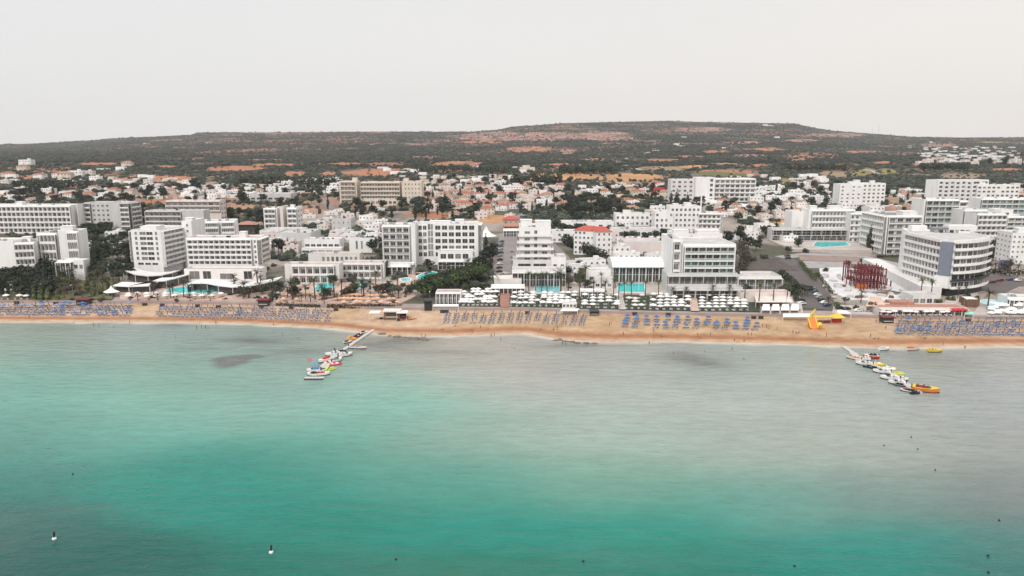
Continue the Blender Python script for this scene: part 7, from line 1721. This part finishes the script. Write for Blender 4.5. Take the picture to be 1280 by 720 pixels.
for cx, cy, rx, ry, c in PATCHES: keep &= ~((((PXg - cx) / rx) ** 2 + ((PYg - cy) / ry) ** 2 < .8) & (rs.rand(N) < .93))
for (a, b, c) in OCC: keep &= ~((Xg - a) ** 2 + (Yg - b) ** 2 < (c - .5) ** 2)
keep &= (Yg > promY(Xg) + 12)
Xg, Yg, Zg = Xg[keep], Yg[keep], Zg[keep]
scrub('undergrowth', np.stack([Xg, Yg, Zg - .2], -1), np.minimum(np.exp(rs.normal(.55, .42, len(Xg))), 3.8), [LFD, LFM, LFG], rs.choice([0, 0, 1, 2], len(Xg)), 6, .9)

# prototypes nothing in the photo needed
for k, v in PROTO.items():
    if k not in FIRST:
        for c in CH_.get(v, []):
            for g in CH_.get(c, []): bpy.data.objects.remove(g)
            bpy.data.objects.remove(c)
        bpy.data.objects.remove(v)
# ------------------------------------------------------------------ light: a bright high overcast with a weak veiled sun
SUN_EL, SUN_AZ = 42, 200      # azimuth from +Y clockwise: the sun stands behind the camera, a little to the west
wd = bpy.data.worlds.new('World'); SC.world = wd; wd.use_nodes = True; nt = wd.node_tree
bg = nt.nodes['Background']; sky = nt.nodes.new('ShaderNodeTexSky'); sky.sky_type = 'NISHITA'; sky.sun_disc = False
sky.sun_elevation = math.radians(SUN_EL); sky.sun_rotation = math.radians(SUN_AZ); sky.dust_density = 4; sky.air_density = 1.5
tc = nt.nodes.new('ShaderNodeTexCoord'); sp = nt.nodes.new('ShaderNodeSeparateXYZ'); nt.links.new(tc.outputs['Generated'], sp.inputs[0])
# cloud deck luminance rises towards the zenith, warmer and brighter to the east
rz = nt.nodes.new('ShaderNodeValToRGB'); e = rz.color_ramp.elements
e[0].position = 0.0; e[0].color = (.90, .868, .845, 1); e[1].position = 1; e[1].color = (1.42, 1.42, 1.46, 1)
m1 = rz.color_ramp.elements.new(.28); m1.color = (.81, .81, .81, 1)
nt.links.new(sp.outputs['Z'], rz.inputs[0])
mr = nt.nodes.new('ShaderNodeMapRange'); mr.inputs['From Min'].default_value = -.8; mr.inputs['From Max'].default_value = .8; mr.inputs['To Min'].default_value = .0; mr.inputs['To Max'].default_value = 1
nt.links.new(sp.outputs['X'], mr.inputs[0])
tint = nt.nodes.new('ShaderNodeMix'); tint.data_type = 'RGBA'; tint.inputs['A'].default_value = (.955, .985, 1.0, 1); tint.inputs['B'].default_value = (1.05, 1.015, .985, 1)
nt.links.new(mr.outputs[0], tint.inputs['Factor'])
ml = nt.nodes.new('ShaderNodeMix'); ml.data_type = 'RGBA'; ml.blend_type = 'MULTIPLY'; ml.inputs['Factor'].default_value = 1
nt.links.new(rz.outputs[0], ml.inputs['A']); nt.links.new(tint.outputs['Result'], ml.inputs['B'])
# soft cloud texture
n = nt.nodes.new('ShaderNodeTexNoise'); n.inputs['Scale'].default_value = 1.6; n.inputs['Detail'].default_value = 4
mpn = nt.nodes.new('ShaderNodeMapping'); mpn.inputs['Scale'].default_value = (1, 1, 4); nt.links.new(tc.outputs['Generated'], mpn.inputs[0]); nt.links.new(mpn.outputs[0], n.inputs['Vector'])
m2 = nt.nodes.new('ShaderNodeMapRange'); m2.inputs['To Min'].default_value = .965; m2.inputs['To Max'].default_value = 1.035; nt.links.new(n.outputs['Fac'], m2.inputs[0])
v = nt.nodes.new('ShaderNodeVectorMath'); v.operation = 'SCALE'; nt.links.new(ml.outputs['Result'], v.inputs[0]); nt.links.new(m2.outputs[0], v.inputs['Scale'])
# background strength .1 for the physical sky: the deck is scaled by ten to meet it, 12 % clear sky through the veil
v2 = nt.nodes.new('ShaderNodeVectorMath'); v2.operation = 'SCALE'; v2.inputs['Scale'].default_value = 10.0; nt.links.new(v.outputs[0], v2.inputs[0])
mx = nt.nodes.new('ShaderNodeMix'); mx.data_type = 'RGBA'; mx.inputs['Factor'].default_value = .94
nt.links.new(sky.outputs[0], mx.inputs['A']); nt.links.new(v2.outputs[0], mx.inputs['B']); nt.links.new(mx.outputs['Result'], bg.inputs['Color']); bg.inputs['Strength'].default_value = .1
sl = bpy.data.lights.new('sun', 'SUN'); sl.energy = 2.0; sl.use_shadow = True; sl.angle = math.radians(12); sl.color = (1, .96, .91)
so = bpy.data.objects.new('sun', sl); C.objects.link(so); az = math.radians(SUN_AZ)
so.rotation_euler = (math.radians(90 - SUN_EL), 0, math.pi - az)
so.location = (0, 0, 400)
# ------------------------------------------------------------------ sea haze
if HAZE > 0:
    mb = MB(); mb.box(-7000, 7000, -600, 5600, -160, 420)
    hm = bpy.data.materials.new('haze_air'); hm.use_nodes = True; nt = hm.node_tree; nt.nodes.remove(nt.nodes['Principled BSDF'])
    pv = nt.nodes.new('ShaderNodeVolumePrincipled'); pv.inputs['Color'].default_value = (.93, .94, .96, 1); pv.inputs['Density'].default_value = HAZE; pv.inputs['Anisotropy'].default_value = .2
    nt.links.new(pv.outputs[0], nt.nodes['Material Output'].inputs['Volume'])
    o = mb.build('haze', [hm]); o['kind'] = 'stuff'; hm.cycles.homogeneous_volume = True
# ------------------------------------------------------------------ render settings
SC.view_settings.view_transform = 'Standard'; SC.view_settings.look = 'None'; SC.view_settings.gamma = 1; SC.view_settings.exposure = 0.06; SC.view_settings.use_curve_mapping = False
SC.render.engine = 'CYCLES'; SC.cycles.use_denoising = True; SC.cycles.max_bounces = 5; SC.cycles.diffuse_bounces = 3; SC.cycles.glossy_bounces = 3; SC.cycles.volume_bounces = 0
SC.render.resolution_x = 1024; SC.render.resolution_y = 576
